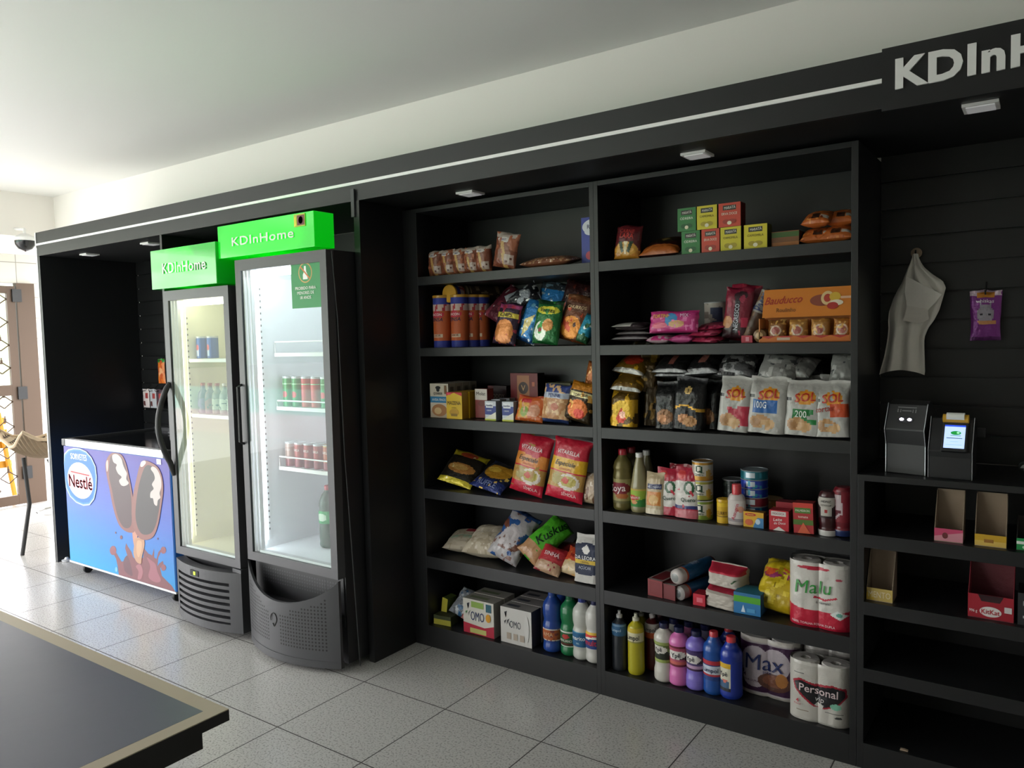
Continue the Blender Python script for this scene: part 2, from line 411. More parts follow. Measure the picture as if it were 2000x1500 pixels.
PROF = {  # outlines: (radius share, height share)
    'soda': [(.80, 0), (.97, .02), (1, .05), (.96, .10), (1, .16), (1, .30), (.97, .36), (1, .42), (1, .56), (.93, .62), (.98, .68), (.90, .76), (.62, .86), (.40, .90), (.36, .93)],
    'bleach': [(.82, 0), (1, .03), (1, .10), (.93, .17), (1, .23), (1, .45), (.86, .52), (.98, .62), (1, .72), (.92, .80), (.60, .87), (.42, .91), (.40, .93)],
    'softener': [(.85, 0), (1, .03), (1, .18), (.90, .27), (.90, .60), (1, .68), (1, .76), (.80, .83), (.46, .88), (.38, .92)],
    'dish': [(.88, 0), (1, .03), (1, .45), (.97, .60), (1, .70), (.92, .79), (.60, .84), (.38, .87), (.36, .90)],
    'cream': [(.85, 0), (1, .04), (1, .10), (.95, .30), (.98, .62), (1, .72), (.86, .79), (.62, .83), (.60, .86), (.42, .90), (.40, .92)],
    'oil': [(.85, 0), (1, .03), (1, .30), (.94, .34), (1, .38), (.95, .46), (1, .55), (.9, .64), (.98, .70), (.80, .80), (.45, .88), (.36, .92)],
    'vinegar': [(.88, 0), (1, .03), (1, .42), (.90, .50), (.70, .70), (.42, .88), (.36, .93)],
    'sauce': [(.95, 0), (1, .12), (.86, .16), (.96, .30), (1, .55), (1, .80), (.86, .93), (.70, .98)],
    'beer': [(.88, 0), (1, .03), (1, .55), (.90, .66), (.42, .80), (.38, .93)],
    'asu': [(.95, 0), (1, .05), (1, .62), (.80, .72), (.62, .76)],
}
def mk_bottle(name, w, h, d=0, prof='soda', body='#fff', liquid=None, lab=(.3, .5), base='#fff', ops=(), cap='#fff', capr=.42, captop=1.0, sq=1.0, m='bottle', stripes=(), seed=1, **k):
    r = w / 2; root = empty(name); P = PROF[prof]; n = 28
    def rad(z):
        for (r0, z0), (r1, z1) in zip(P, P[1:]):
            if z0 <= z <= z1: return r0 + (r1 - r0) * (z - z0) / max(1e-6, z1 - z0)
        return P[-1][0]
    zt = P[-1][1]; rows = 40; pr = [(r * rad(zt * i / rows), h * zt * i / rows) for i in range(rows + 1)]
    def bc(i, a):
        z = zt * (i + .5) / rows
        for z0, z1, c in stripes:
            if z0 <= z <= z1: return c
        return body if not liquid or z > liquid[1] else liquid[0]
    mb = MB().lathe(pr, n, bc, sq=sq); out = [mb.build('body', m, root, smooth=50)]
    if lab:
        l0, l1 = lab; N = 20; Sf = lambda u, v, L=0: ((r * rad(l0 + v * (l1 - l0)) + .0008 + L) * math.cos(PI + u * PI), sq * (r * rad(l0 + v * (l1 - l0)) + .0008 + L) * math.sin(PI + u * PI), h * (l0 + v * (l1 - l0)))
        lb = MB().grid(lambda u, v: Sf(u, v), 22, N, painter(base, ops, seed, PI * r / (h * (l1 - l0))))
        print_on(lb, ops, Sf, PI * r / (h * (l1 - l0)), False, .0012)
        out.append(lb.build('label', 'matte', root, smooth=50))
    if captop > 0:
        cr = r * capr; z0 = h * (zt - .015); z1 = h * captop
        cp = MB()
        if k.get('pump'):   # push-pull cap: collar and narrow spout
            cp.lathe([(cr, z0), (cr, z0 + (z1 - z0) * .4), (cr * .5, z0 + (z1 - z0) * .5), (cr * .45, z1 * .985), (cr * .55, z1)], 16, cap)
        else: cp.lathe([(cr, z0), (cr * 1.02, z0 + .002), (cr, z1 - .002), (cr * .9, z1)], 18, cap)
        out.append(cp.build('cap', 'bottle', root, smooth=40))
    return root, out
def mk_rolls(name, w, h, d, base='#fff', ops=(), seed=1, nroll=2, core='#2a2624', wrapb=(0, 1), roll='#dcd9d2', **k):
    # two rolls wide, wrapped in printed film; rolls show at the top
    root = empty(name); out = []; r = w / 4
    def sec(u):
        t = (u * 2) % 1 if u < 1 else 1; s = 2 * t - 1
        if (u < .5) == (s < 0): return r * math.sqrt(max(0, 1 - (s * .95) ** 2))     # rounded outer half
        return r * (1 - .16 * s ** 4)                                              # film stretched between the rolls
    def Sf(u, v, L=0):
        crease = .003 * (vnoise(u * 9, v * 5, seed) - .5)
        edge = .92 + .08 * min(1, min(v, 1 - v) / .04)
        return ((u - .5) * w, -(d / 2 - r) - sec(u) * edge - L + crease, v * h)
    mb = MB(); pt = painter(base, ops, seed, w / h)
    mb.grid(Sf, 96, 84, pt)
    mb.grid(lambda u, v: (Sf(u, v)[0], -Sf(u, v)[1], v * h), 40, 8, lambda u, v: base, flip=True)
    for s in (0, 1):
        y = Sf(s, .5)[1]
        mb.grid(lambda u, v: ((s - .5) * w, y + u * (-2 * y), v * h), 4, 6, lambda u, v: pt(s * .98 + .01, v), flip=(s == 0))
    print_on(mb, ops, Sf, w / h, False, .0042)
    out.append(mb.build('wrapper', 'plastic', root, smooth=40))
    for sx_ in (-1, 1):
        for sy in ((-1, 1) if d > w * .7 else (-1,)):
            cx, cy = sx_ * w / 4, sy * (d / 2 - r) if d > w * .7 else 0
            q = MB(); R = r * .92
            q.lathe([(R, .002), (R, h - .006), (R * .94, h - .001), (R * .36, h - .001), (R * .34, h - .03)], 28, roll, cx=cx, cy=cy, cap=False)
            q.face([q.V((cx + R * .34 * math.cos(a * PI / 8), cy + R * .34 * math.sin(a * PI / 8), h - .03)) for a in range(16)], core)
            out.append(q.build('paper_roll', 'matte', root, smooth=40))
    f = MB()
    def top(u, v):
        x = (u - .5) * w * .98; y = (v - .5) * 2 * (d / 2) * .92
        return (x, y, h + .004 + .009 * vnoise(u * 6, v * 6, seed) + .006 * math.sin(u * PI))
    f.grid(top, 14, 8); out.append(f.build('film_top', 'film', root, smooth=60))
    return root, out
def mk_stickroll(name, w, h, d, base='#fff', ops=(), seed=1, endc='#c9a87a', m='plastic', **k):
    # cylinder of biscuits standing or lying (axis z), h long
    mb = MB(); r = w / 2; rows = 24; pt = painter(base, ops, seed, PI * r / h)
    def cf(i, a): u = (a - PI) / PI; return pt(u if 0 <= u <= 1 else (u + 1) % 1, (i + .5) / rows)
    mb.lathe([(r * (.55 if i in (0, rows) else .97 + .05 * hsh(i, 0, seed)), h * i / rows) for i in range(rows + 1)], 24, cf)
    mb.c[-1] = endc; mb.c[-2] = endc
    print_on(mb, ops, lambda u, v, L=0: ((r * 1.02 + L) * math.cos(PI + u * PI), (r * 1.02 + L) * math.sin(PI + u * PI), v * h), PI * r / h, False, .001)
    o = mb.build(name, m, smooth=50); return o, [o]
BUILD = dict(box=mk_box, bag=mk_bag, can=mk_can, bottle=mk_bottle, rolls=mk_rolls, stick=mk_stickroll)

def settle(root, parts, xc, yf, z0, rot=(0, 0, 0), center=False):
    """stand the thing so that its lowest point is on z0, its front at yf and its middle at xc"""
    R = Matrix.Rotation(rot[2], 4, 'Z') @ Matrix.Rotation(rot[1], 4, 'Y') @ Matrix.Rotation(rot[0], 4, 'X')
    root.rotation_mode = 'XYZ'; root.rotation_euler = R.to_euler('XYZ')
    xs = []; ys = []; zs = []
    for o in parts:
        for v in o.data.vertices:
            p = R @ v.co; xs.append(p.x); ys.append(p.y); zs.append(p.z)
    hx_ = (max(xs) - min(xs)) / 2; dy_ = max(ys) - min(ys)
    for a, b in ((3.236, 4.167), (4.210, 5.154)):        # stays between the side panels and in front of the back panel
        if a < xc < b: xc = min(max(xc, a + hx_), b - hx_) if hx_ * 2 < b - a else xc; yf = max(.452, min(yf, .838 - dy_))
    root.location = (xc - (min(xs) + max(xs)) / 2, yf - min(ys), z0 + .0012 - min(zs))
    lim = [s - t for s, t in zip(ZS, TH) if s - t > z0 + .01] + [2.098]
    if a < xc < b or 3.2 < xc < 4.2:
        top = z0 + max(zs) - min(zs); l = min(lim); fl = max([s for s in ZS + [.106] if s <= z0 + .001])
        if top > l - .003:
            dz = min(top - l + .003, z0 - fl); root.location.z -= dz
            if top - dz > l - .003:
                root.scale = (1, 1, 1)
                k = (l - .004 - fl) / (max(zs) - min(zs)); root.scale = (k, k, k); root.location.z = fl + .0012 - min(zs) * k
def place(it):
    k = dict(it); kind = k.pop('kind_'); name = k.pop('name'); x0, x1, y, z0, h = k.pop('geo')
    label = k.pop('label'); cat = k.pop('cat'); group = k.pop('group', None); rot = tuple(math.radians(a) for a in k.pop('rot', (0, 0, 0)))
    w = k.pop('w', None) or (x1 - x0); hh = k.pop('h', None) or h; d = k.pop('d', .08)
    off = k.pop('off', (0, 0, 0))
    if 'bk' in k: k['kind'] = k.pop('bk')
    k['seed'] = k.get('seed', 1 + int(abs(math.sin(len(label) * 3.3 + x0 * 9)) * 900) / 10)
    root, parts = BUILD[kind](name, w, hh, d, **k)
    settle(root, parts, (x0 + x1) / 2, y, z0, rot)
    root.location += Vector(off)
    tag(root, label, cat, group)
    return root

# ---------------------------------------------------------------- the room
def slab(name, m, b):
    o = boxo(name, m, b); struct(o); return o
slab('floor', 'tile', (-6.5, 7.6, -5.4, 6.0, -.12, 0))
slab('ground', 'ground', (-40, 30, -45, -5.4, -.14, -.005))
slab('ceiling', 'ceil', (-1.28, 7.6, -5.4, .88, 2.788, 2.9))
slab('wall_back', 'wall', (-1.28, 7.6, .88, 1.0, 0, 2.788))
slab('wall_right', 'wall', (7.6, 7.75, -5.4, 1.0, 0, 2.9))
slab('wall_front_added', 'wall', (3.5, 7.6, -3.35, -3.2, 0, 2.9))  # unseen wall close behind the camera, added to dim the right side
slab('wall_corner_added', 'wall', (3.4, 3.5, -5.55, -3.2, 0, 2.9))  # unseen return wall, added to keep daylight off the right side
slab('trim_1', 'wall', (-1.55, 3.4, -5.55, -5.3, 2.45, 2.9))          # lintel over the open front
slab('trim_2', 'wall', (-1.62, -1.28, -5.4, 3.0, 2.432, 2.9))         # downstand beam at the left end
slab('ceiling', 'wall', (-3.6, -1.62, -3.4, 3.0, 2.9, 3.0))
o = slab('wall_left', 'walltile', (-2.6, -2.42, 1.13, 1.22, 0, 2.13))
o = slab('wall_left', 'walltile', (-2.6, -2.42, -.6, 1.22, 2.13, 2.405))
o = slab('wall_left', 'walltile', (-2.6, -2.42, -.6, .2, 0, 2.13))
slab('trim_3', 'wall', (-2.75, -2.35, -1.6, 3, 2.406, 2.9))

# gate of brown steel with a lattice of hexagons
g = empty('lattice_gate', (-2.42, .36, 0)); tag(g, 'brown metal lattice gate standing open to daylight beyond the stool', 'gate')
def bar(name, x0, x1, y0, y1, z0, z1, m, par, bev=0):
    return MB().box(x0, x1, y0, y1, z0, z1).build(name, m, par, bevel=bev)
GY0, GY1 = -.1, .62
mb = MB()
for b_ in ((GY0, GY0 + .07, .0, 2.1), (GY1 - .07, GY1, .0, 2.1)): mb.box(0, .04, b_[0], b_[1], b_[2] + .01, b_[3])
for z0, z1 in ((.01, .10), (1.06, 1.16), (2.03, 2.1)): mb.box(.001, .039, GY0 + .07, GY1 - .07, z0, z1)
mb.build('leaf_frame', 'brown', g)
mb = MB(); mb.box(-.02, .05, GY1 + .012, GY1 + .17, 0, 2.13); mb.build('gate_post', 'brown', g)
mb = MB()
for z0, z1 in ((.10, 1.06), (1.16, 2.03)):
    n = 4; hz = (z1 - z0) / n
    for j in range(n):
        for i in range(4):
            cy = GY0 + .07 + (i + .5) * .145; cz = z0 + (j + (.5 if i % 2 else 0)) * hz
            if cz + hz * .5 > z1 + .001: continue
            a = .0725; q = hz * .25
            for p in (((0.02, cy - a, cz + hz / 2 - q), (.02, cy, cz + hz / 2)), ((.02, cy, cz + hz / 2), (.02, cy + a, cz + hz / 2 - q)), ((.02, cy - a, cz + q), (.02, cy, cz)), ((.02, cy, cz), (.02, cy + a, cz + q)), ((.02, cy, cz + hz / 2), (.02, cy, cz + hz / 2 + q * .8))):
                p = [(x, min(GY1 - .07, max(GY0 + .07, y)), z) for x, y, z in p]
                if (Vector(p[0]) - Vector(p[1])).length > .01: mb.tube(p, .0055, 5)
            mb.tube([(.02, cy, cz + hz * .43), (.02, cy, cz + hz * .6)], .011, 5)
mb.build('lattice_pattern', 'brown', g)
for z in (.25, 1.02, 1.95): MB().box(.04, .062, GY1 - .03, GY1 + .05, z, z + .12).build('hinge', 'blackplastic', g)
# folded yellow chairs leaning beyond the gate
for i, (y, ln, lb) in enumerate(((.28, -.28, 'folded yellow wooden chair leaning outside the gate, nearer the middle of the leaf'), (.62, .06, 'folded yellow wooden chair standing outside the gate, nearer the hinges'))):
    c = empty('folding_chair', (-2.95, y + .25, 0), (0, math.radians(-6), 0)); tag(c, lb, 'chair', 'folded yellow chairs outside the gate')
    for s in (0, .16): MB().tube([(s * .2, ln * .9 + s, .0), (s * .2, s * .9, .86)], .024, 6).build('leg', 'yellow', c)
    mb = MB()
    for z in (.3, .5, .62, .74): mb.box(-.02, .012, ln * (1 - z) * .6, ln * (1 - z) * .6 + .2, z, z + .07)
    mb.build('slats', 'yellow', c)

# bar stool with rattan seat, half hidden by the end panel
s = empty('bar_stool', (-.42, .24, 0)); tag(s, 'bar stool with woven rattan seat and black tube legs, left of the black unit', 'stool')
for (fx, fy, tx, ty) in ((.02, -.34, -.06, -.16), (.36, -.10, .20, -.10), (-.22, .14, -.12, .12), (.16, .30, .14, .16)):
    MB().tube([(fx, fy + .22, 0), ((fx + tx) / 2 - .01, (fy + ty) / 2 + .22, .36), (tx, ty + .12, .70)], .014, 10).build('leg', 'rubber', s)
mb = MB(); mb.tube([(.12 + .16 * math.cos(a * PI / 8), .12 + .15 * math.sin(a * PI / 8), .30) for a in range(16)], .009, 8, closed=True); mb.build('foot_ring', 'chrome', s)
mb = MB()
def sheet(u, v): return (-.17 + .42 * u - .05 * v, -.16 + .5 * v, .70 + .10 * abs(2 * v - 1) ** 2 + .12 * abs(2 * u - 1) ** 2 + .012 * ((int(u * 24) + int(v * 24)) % 2))
mb.grid(sheet, 24, 24, lambda u, v: '#c9b79c' if (int(u * 24) + int(v * 24)) % 3 else '#4a3b30'); mb.grid(lambda u, v: tuple(Vector(sheet(u, v)) - Vector((0, 0, .015))), 24, 24, c='#8a765c', flip=True)
mb.build('seat', 'matte', s)
mb = MB().tube([sheet(0, t / 10) for t in range(11)] + [sheet(t / 10, 1) for t in range(1, 11)] + [sheet(1, 1 - t / 10) for t in range(1, 11)] + [sheet(1 - t / 10, 0) for t in range(1, 10)], .013, 8, closed=True); mb.build('seat_rim', 'rattan', s)
mb = MB().grid(lambda u, v: (-.02 + .3 * u, .33 + .03 * math.sin(u * PI), .80 + .22 * v), 16, 12, lambda u, v: '#c2ab92' if (int(u * 16) + int(v * 12)) % 2 else '#6b4a3c'); mb.grid(lambda u, v: (-.02 + .3 * u, .345 + .03 * math.sin(u * PI), .80 + .22 * v), 16, 12, c='#8a765c', flip=True); mb.build('backrest', 'matte', s)

d_ = empty('dome_camera', (-1.12, .57, 2.30)); tag(d_, 'small black dome security camera on white mount near the end beam', 'camera')
MB().lathe([(.001, -.012), (.05, .01), (.072, .045), (.076, .075)], 24).build('dome', 'smoke', d_, smooth=60)
MB().lathe([(.076, .075), (.084, .08), (.084, .1), (.03, .132)], 24).build('mount', 'white', d_, smooth=40)
MB().tube([(0, 0, .125), (0, 0, .17), (-.17, 0, .19)], .012, 8).build('bracket', 'white', d_)

# ---------------------------------------------------------------- black surround: end panel, dividers, soffit, fascia, slat walls
XL, XR = 0.0, 6.6; P0, P1, YB = .1705, .4492, .86
SOF = 2.1335; FT = 2.2935
u_ = empty('display_surround', (3.3, .5, 0)); tag(u_, 'long black laminate surround with white fascia strip along the white wall', 'display unit')
def sb(name, m, x0, x1, y0, y1, z0, z1, bev=0, par=None):
    return MB().box(x0 - 3.3, x1 - 3.3, y0 - .5, y1 - .5, z0, z1).build(name, m, par or u_, bevel=bev)
fa = sb('fascia', 'black', XL, 6.6, P0, P0 + .02, SOF, FT)
sb('led_channel', 'ledstrip', XL, 5.294, P0 - .006, P0, 2.205, 2.2175)
sb('fascia_end', 'white', XL - .012, XL, P0 - .004, P0 + .5, 2.19, FT)
sb('soffit', 'blackshaded', XL, XR, P0 + .02, YB - .001, SOF, SOF + .02)
sb('end_panel', 'black', XL + .004, XL + .03, P0 + .001, YB - .001, .0, SOF - .001)
sb('end_panel_edging', 'white', XL - .012, XL + .003, P0 - .002, YB - .02, .0, 2.18)
sb('divider_panel', 'black', 1.518, 1.538, P0 + .001, YB - .017, .95, SOF - .001)
sb('divider_panel', 'black', 3.112, 3.148, P0 - .004, YB - .001, .0, SOF - .001)
mb = MB().box(3.105 - 3.3, 3.125 - 3.3, P0 - .5 - .012, P0 - .5 - .004, 2.06, 2.185); mb.build('corner_strip', 'grey', u_)
for yy in (.22, .34): MB().lathe([(.001, 0), (.03, .002), (.034, .012), (.016, .018), (.01, .03)], 16, cx=.055 - 3.3, cy=yy - .5).build('levelling_foot', 'alu', u_, smooth=40)
def slatwall(x0, x1, z0, z1, zref, pitch=.1015):
    mb = MB(); z = zref
    while z > z0: z -= pitch
    while z < z1:
        a, b_ = max(z0, z + .0045), min(z1, z + pitch - .0045)
        if b_ > a + .01: mb.box(x0 - 3.3, x1 - 3.3, YB - .015 - .5, YB - .5, a, b_)
        z += pitch
    mb.box(x0 - 3.3, x1 - 3.3, YB - .5, YB - .5 + .012, z0, z1)
    return mb.build('slat_panel', 'black', u_)
slatwall(.031, 1.54, .1, SOF - .001, 1.324)
slatwall(5.18, XR, 1.016, SOF - .001, 1.324)
sb('back_panel', 'blackshaded', 1.541, 3.112, YB, YB + .012, .0, SOF - .001)

# sign board with raised letters
sg = empty('sign_board', (5.95, .155, 2.125)); tag(sg, 'black shop sign board with large white letters, top right corner', 'sign')
MB().box(-.6555, .8, 0, .0155, -.003, .172).build('board', 'black', sg)
def solid_text(txt, h, depth, name, m, par, loc, bold=.03, width=None, sx_=1.0):
    cu = bpy.data.curves.new('t', 'FONT'); cu.body = txt; cu.size = h / .69; cu.extrude = depth; cu.offset = bold * h; cu.resolution_u = 3; cu.space_character = 1.08
    o = bpy.data.objects.new('t', cu); COL.objects.link(o); me = bpy.data.meshes.new_from_object(o); bpy.data.objects.remove(o); bpy.data.curves.remove(cu)
    me.name = name; me.materials.clear(); me.materials.append(M[m] if isinstance(m, str) else m)
    xs = [v.co.x for v in me.vertices]; k = (width / (max(xs) - min(xs))) if width else sx_
    for v in me.vertices: v.co = Vector(((v.co.x - min(xs)) * k, -v.co.z, v.co.y))
    o = bpy.data.objects.new(name, me); COL.objects.link(o); o.parent = par; o.location = loc
    return o
solid_text('KDInHome', .076, .004, 'lettering', 'white', sg, (5.330 - 5.95, -.003, .055), bold=.055, width=.585)

# recessed lamp plates in the soffit
for x, y, lb in ((.357, .347, 'white square lamp in the black soffit nearest the end panel, above the ice cream freezer'), (1.16, .324, 'white square lamp in the black soffit beside the divider, above the freezer'),
              (3.63, .364, 'white square lamp in the soffit above the left shelf bay'), (4.67, .339, 'white square lamp in the soffit above the right shelf bay'), (5.528, .318, 'white square lamp in the soffit under the shop sign')):
    l = empty('soffit_lamp', (x, y, SOF - .012)); tag(l, lb, 'lamp', 'square lamps in the soffit')
    MB().box(-.045, .045, -.045, .045, .003, .0115).build('frame', 'white', l)
    MB().box(-.035, .035, -.035, .035, 0, .0029).build('diffuser', 'lampplate', l)

# ---------------------------------------------------------------- shelf bays
ZS = [1.797, 1.460, 1.1246, .7817, .449]; TH = [.040, .040, .044, .048, .058]
def bay(x0, x1, xi0, xi1, lb):
    b = empty('shelving_unit', ((x0 + x1) / 2, .65, 0)); tag(b, lb, 'shelves', 'black grocery shelving bays')
    cx = (x0 + x1) / 2
    def q(name, m, a0, a1, y0, y1, z0, z1): return MB().box(a0 - cx, a1 - cx, y0 - .65, y1 - .65, z0, z1).build(name, m, b, bevel=.0008)
    q('side_panel', 'black', x0, xi0, P1, YB - .001, 0, 2.118); q('side_panel', 'black', xi1, x1, P1, YB - .001, 0, 2.118)
    q('top_panel', 'black', xi0, xi1, P1, YB - .001, 2.099, 2.118)
    q('back_panel', 'black', xi0, xi1, YB - .018, YB - .001, .1, 2.098)
    for z, t in zip(ZS, TH): q('shelf', 'black', xi0, xi1, P1, YB - .019, z - t, z)
    q('base', 'black', xi0, xi1, P1, YB - .019, 0, .106)
    return b
bay(3.1485, 4.1885, 3.234, 4.169, 'left of the two tall black shelving bays, beside the fridges')
bay(4.1887, 5.178, 4.208, 5.156, 'right of the two tall black shelving bays, beside the checkout niche')

# checkout counter
k = empty('checkout_counter', (5.9, .65, 0)); tag(k, 'low black counter cabinet with open shelves under the payment terminals', 'counter')
def q(name, m, a0, a1, y0, y1, z0, z1): return MB().box(a0 - 5.9, a1 - 5.9, y0 - .65, y1 - .65, z0, z1).build(name, m, k, bevel=.0008)
q('side_panel', 'black', 5.179, 5.200, P1, YB - .001, 0, .994); q('side_panel', 'black', 6.579, 6.6, P1, YB - .001, 0, .994)
q('worktop', 'black', 5.179, 6.6, P1 - .002, YB - .016, .994, 1.015)
q('back_panel', 'blackshaded', 5.2, 6.579, YB - .018, YB - .001, .06, .993)
for z, t in ((.813, .045), (.582, .045), (.352, .045)): q('shelf', 'black', 5.2, 6.579, P1, YB - .019, z - t, z)
q('base', 'black', 5.2, 6.579, P1, YB - .019, 0, .09)

# ---------------------------------------------------------------- chest freezer
FX0, FX1, FY0, FY1 = .372, 1.628, .1, .74; FZ0, FZ1 = .085, .905
fz = empty('chest_freezer', ((FX0 + FX1) / 2, (FY0 + FY1) / 2, 0)); tag(fz, 'blue printed chest freezer for ice cream with glass lids, at the far left', 'freezer')
cx, cy = (FX0 + FX1) / 2, (FY0 + FY1) / 2; fw, fd, fh = FX1 - FX0, FY1 - FY0, FZ1 - FZ0
def hx(a, b, t): 
    A = [int(a[i:i + 2], 16) for i in (1, 3, 5)]; B = [int(b[i:i + 2], 16) for i in (1, 3, 5)]
    return '#' + ''.join('%02x' % int(round(x + (y - x) * t)) for x, y in zip(A, B))
def blue(u, v):
    t = v + .10 * (u - .5)
    return hx('#1685bb', '#4b69b6', min(1, max(0, t / .5))) if t < .5 else hx('#4b69b6', '#4b4194', min(1, (t - .5) / .5))
mb = MB().box(-fw / 2, fw / 2, -fd / 2, fd / 2, FZ0, FZ1 - .045, '#2c6fc4'); mb.build('body', 'card', fz, bevel=.008)
mb = MB()
Sf = lambda u, v, L=0: (-fw / 2 + .006 + u * (fw - .012), -fd / 2 - .0015 - L, FZ0 + .004 + v * (fh - .055))
mb.grid(Sf, 10, 40, blue)
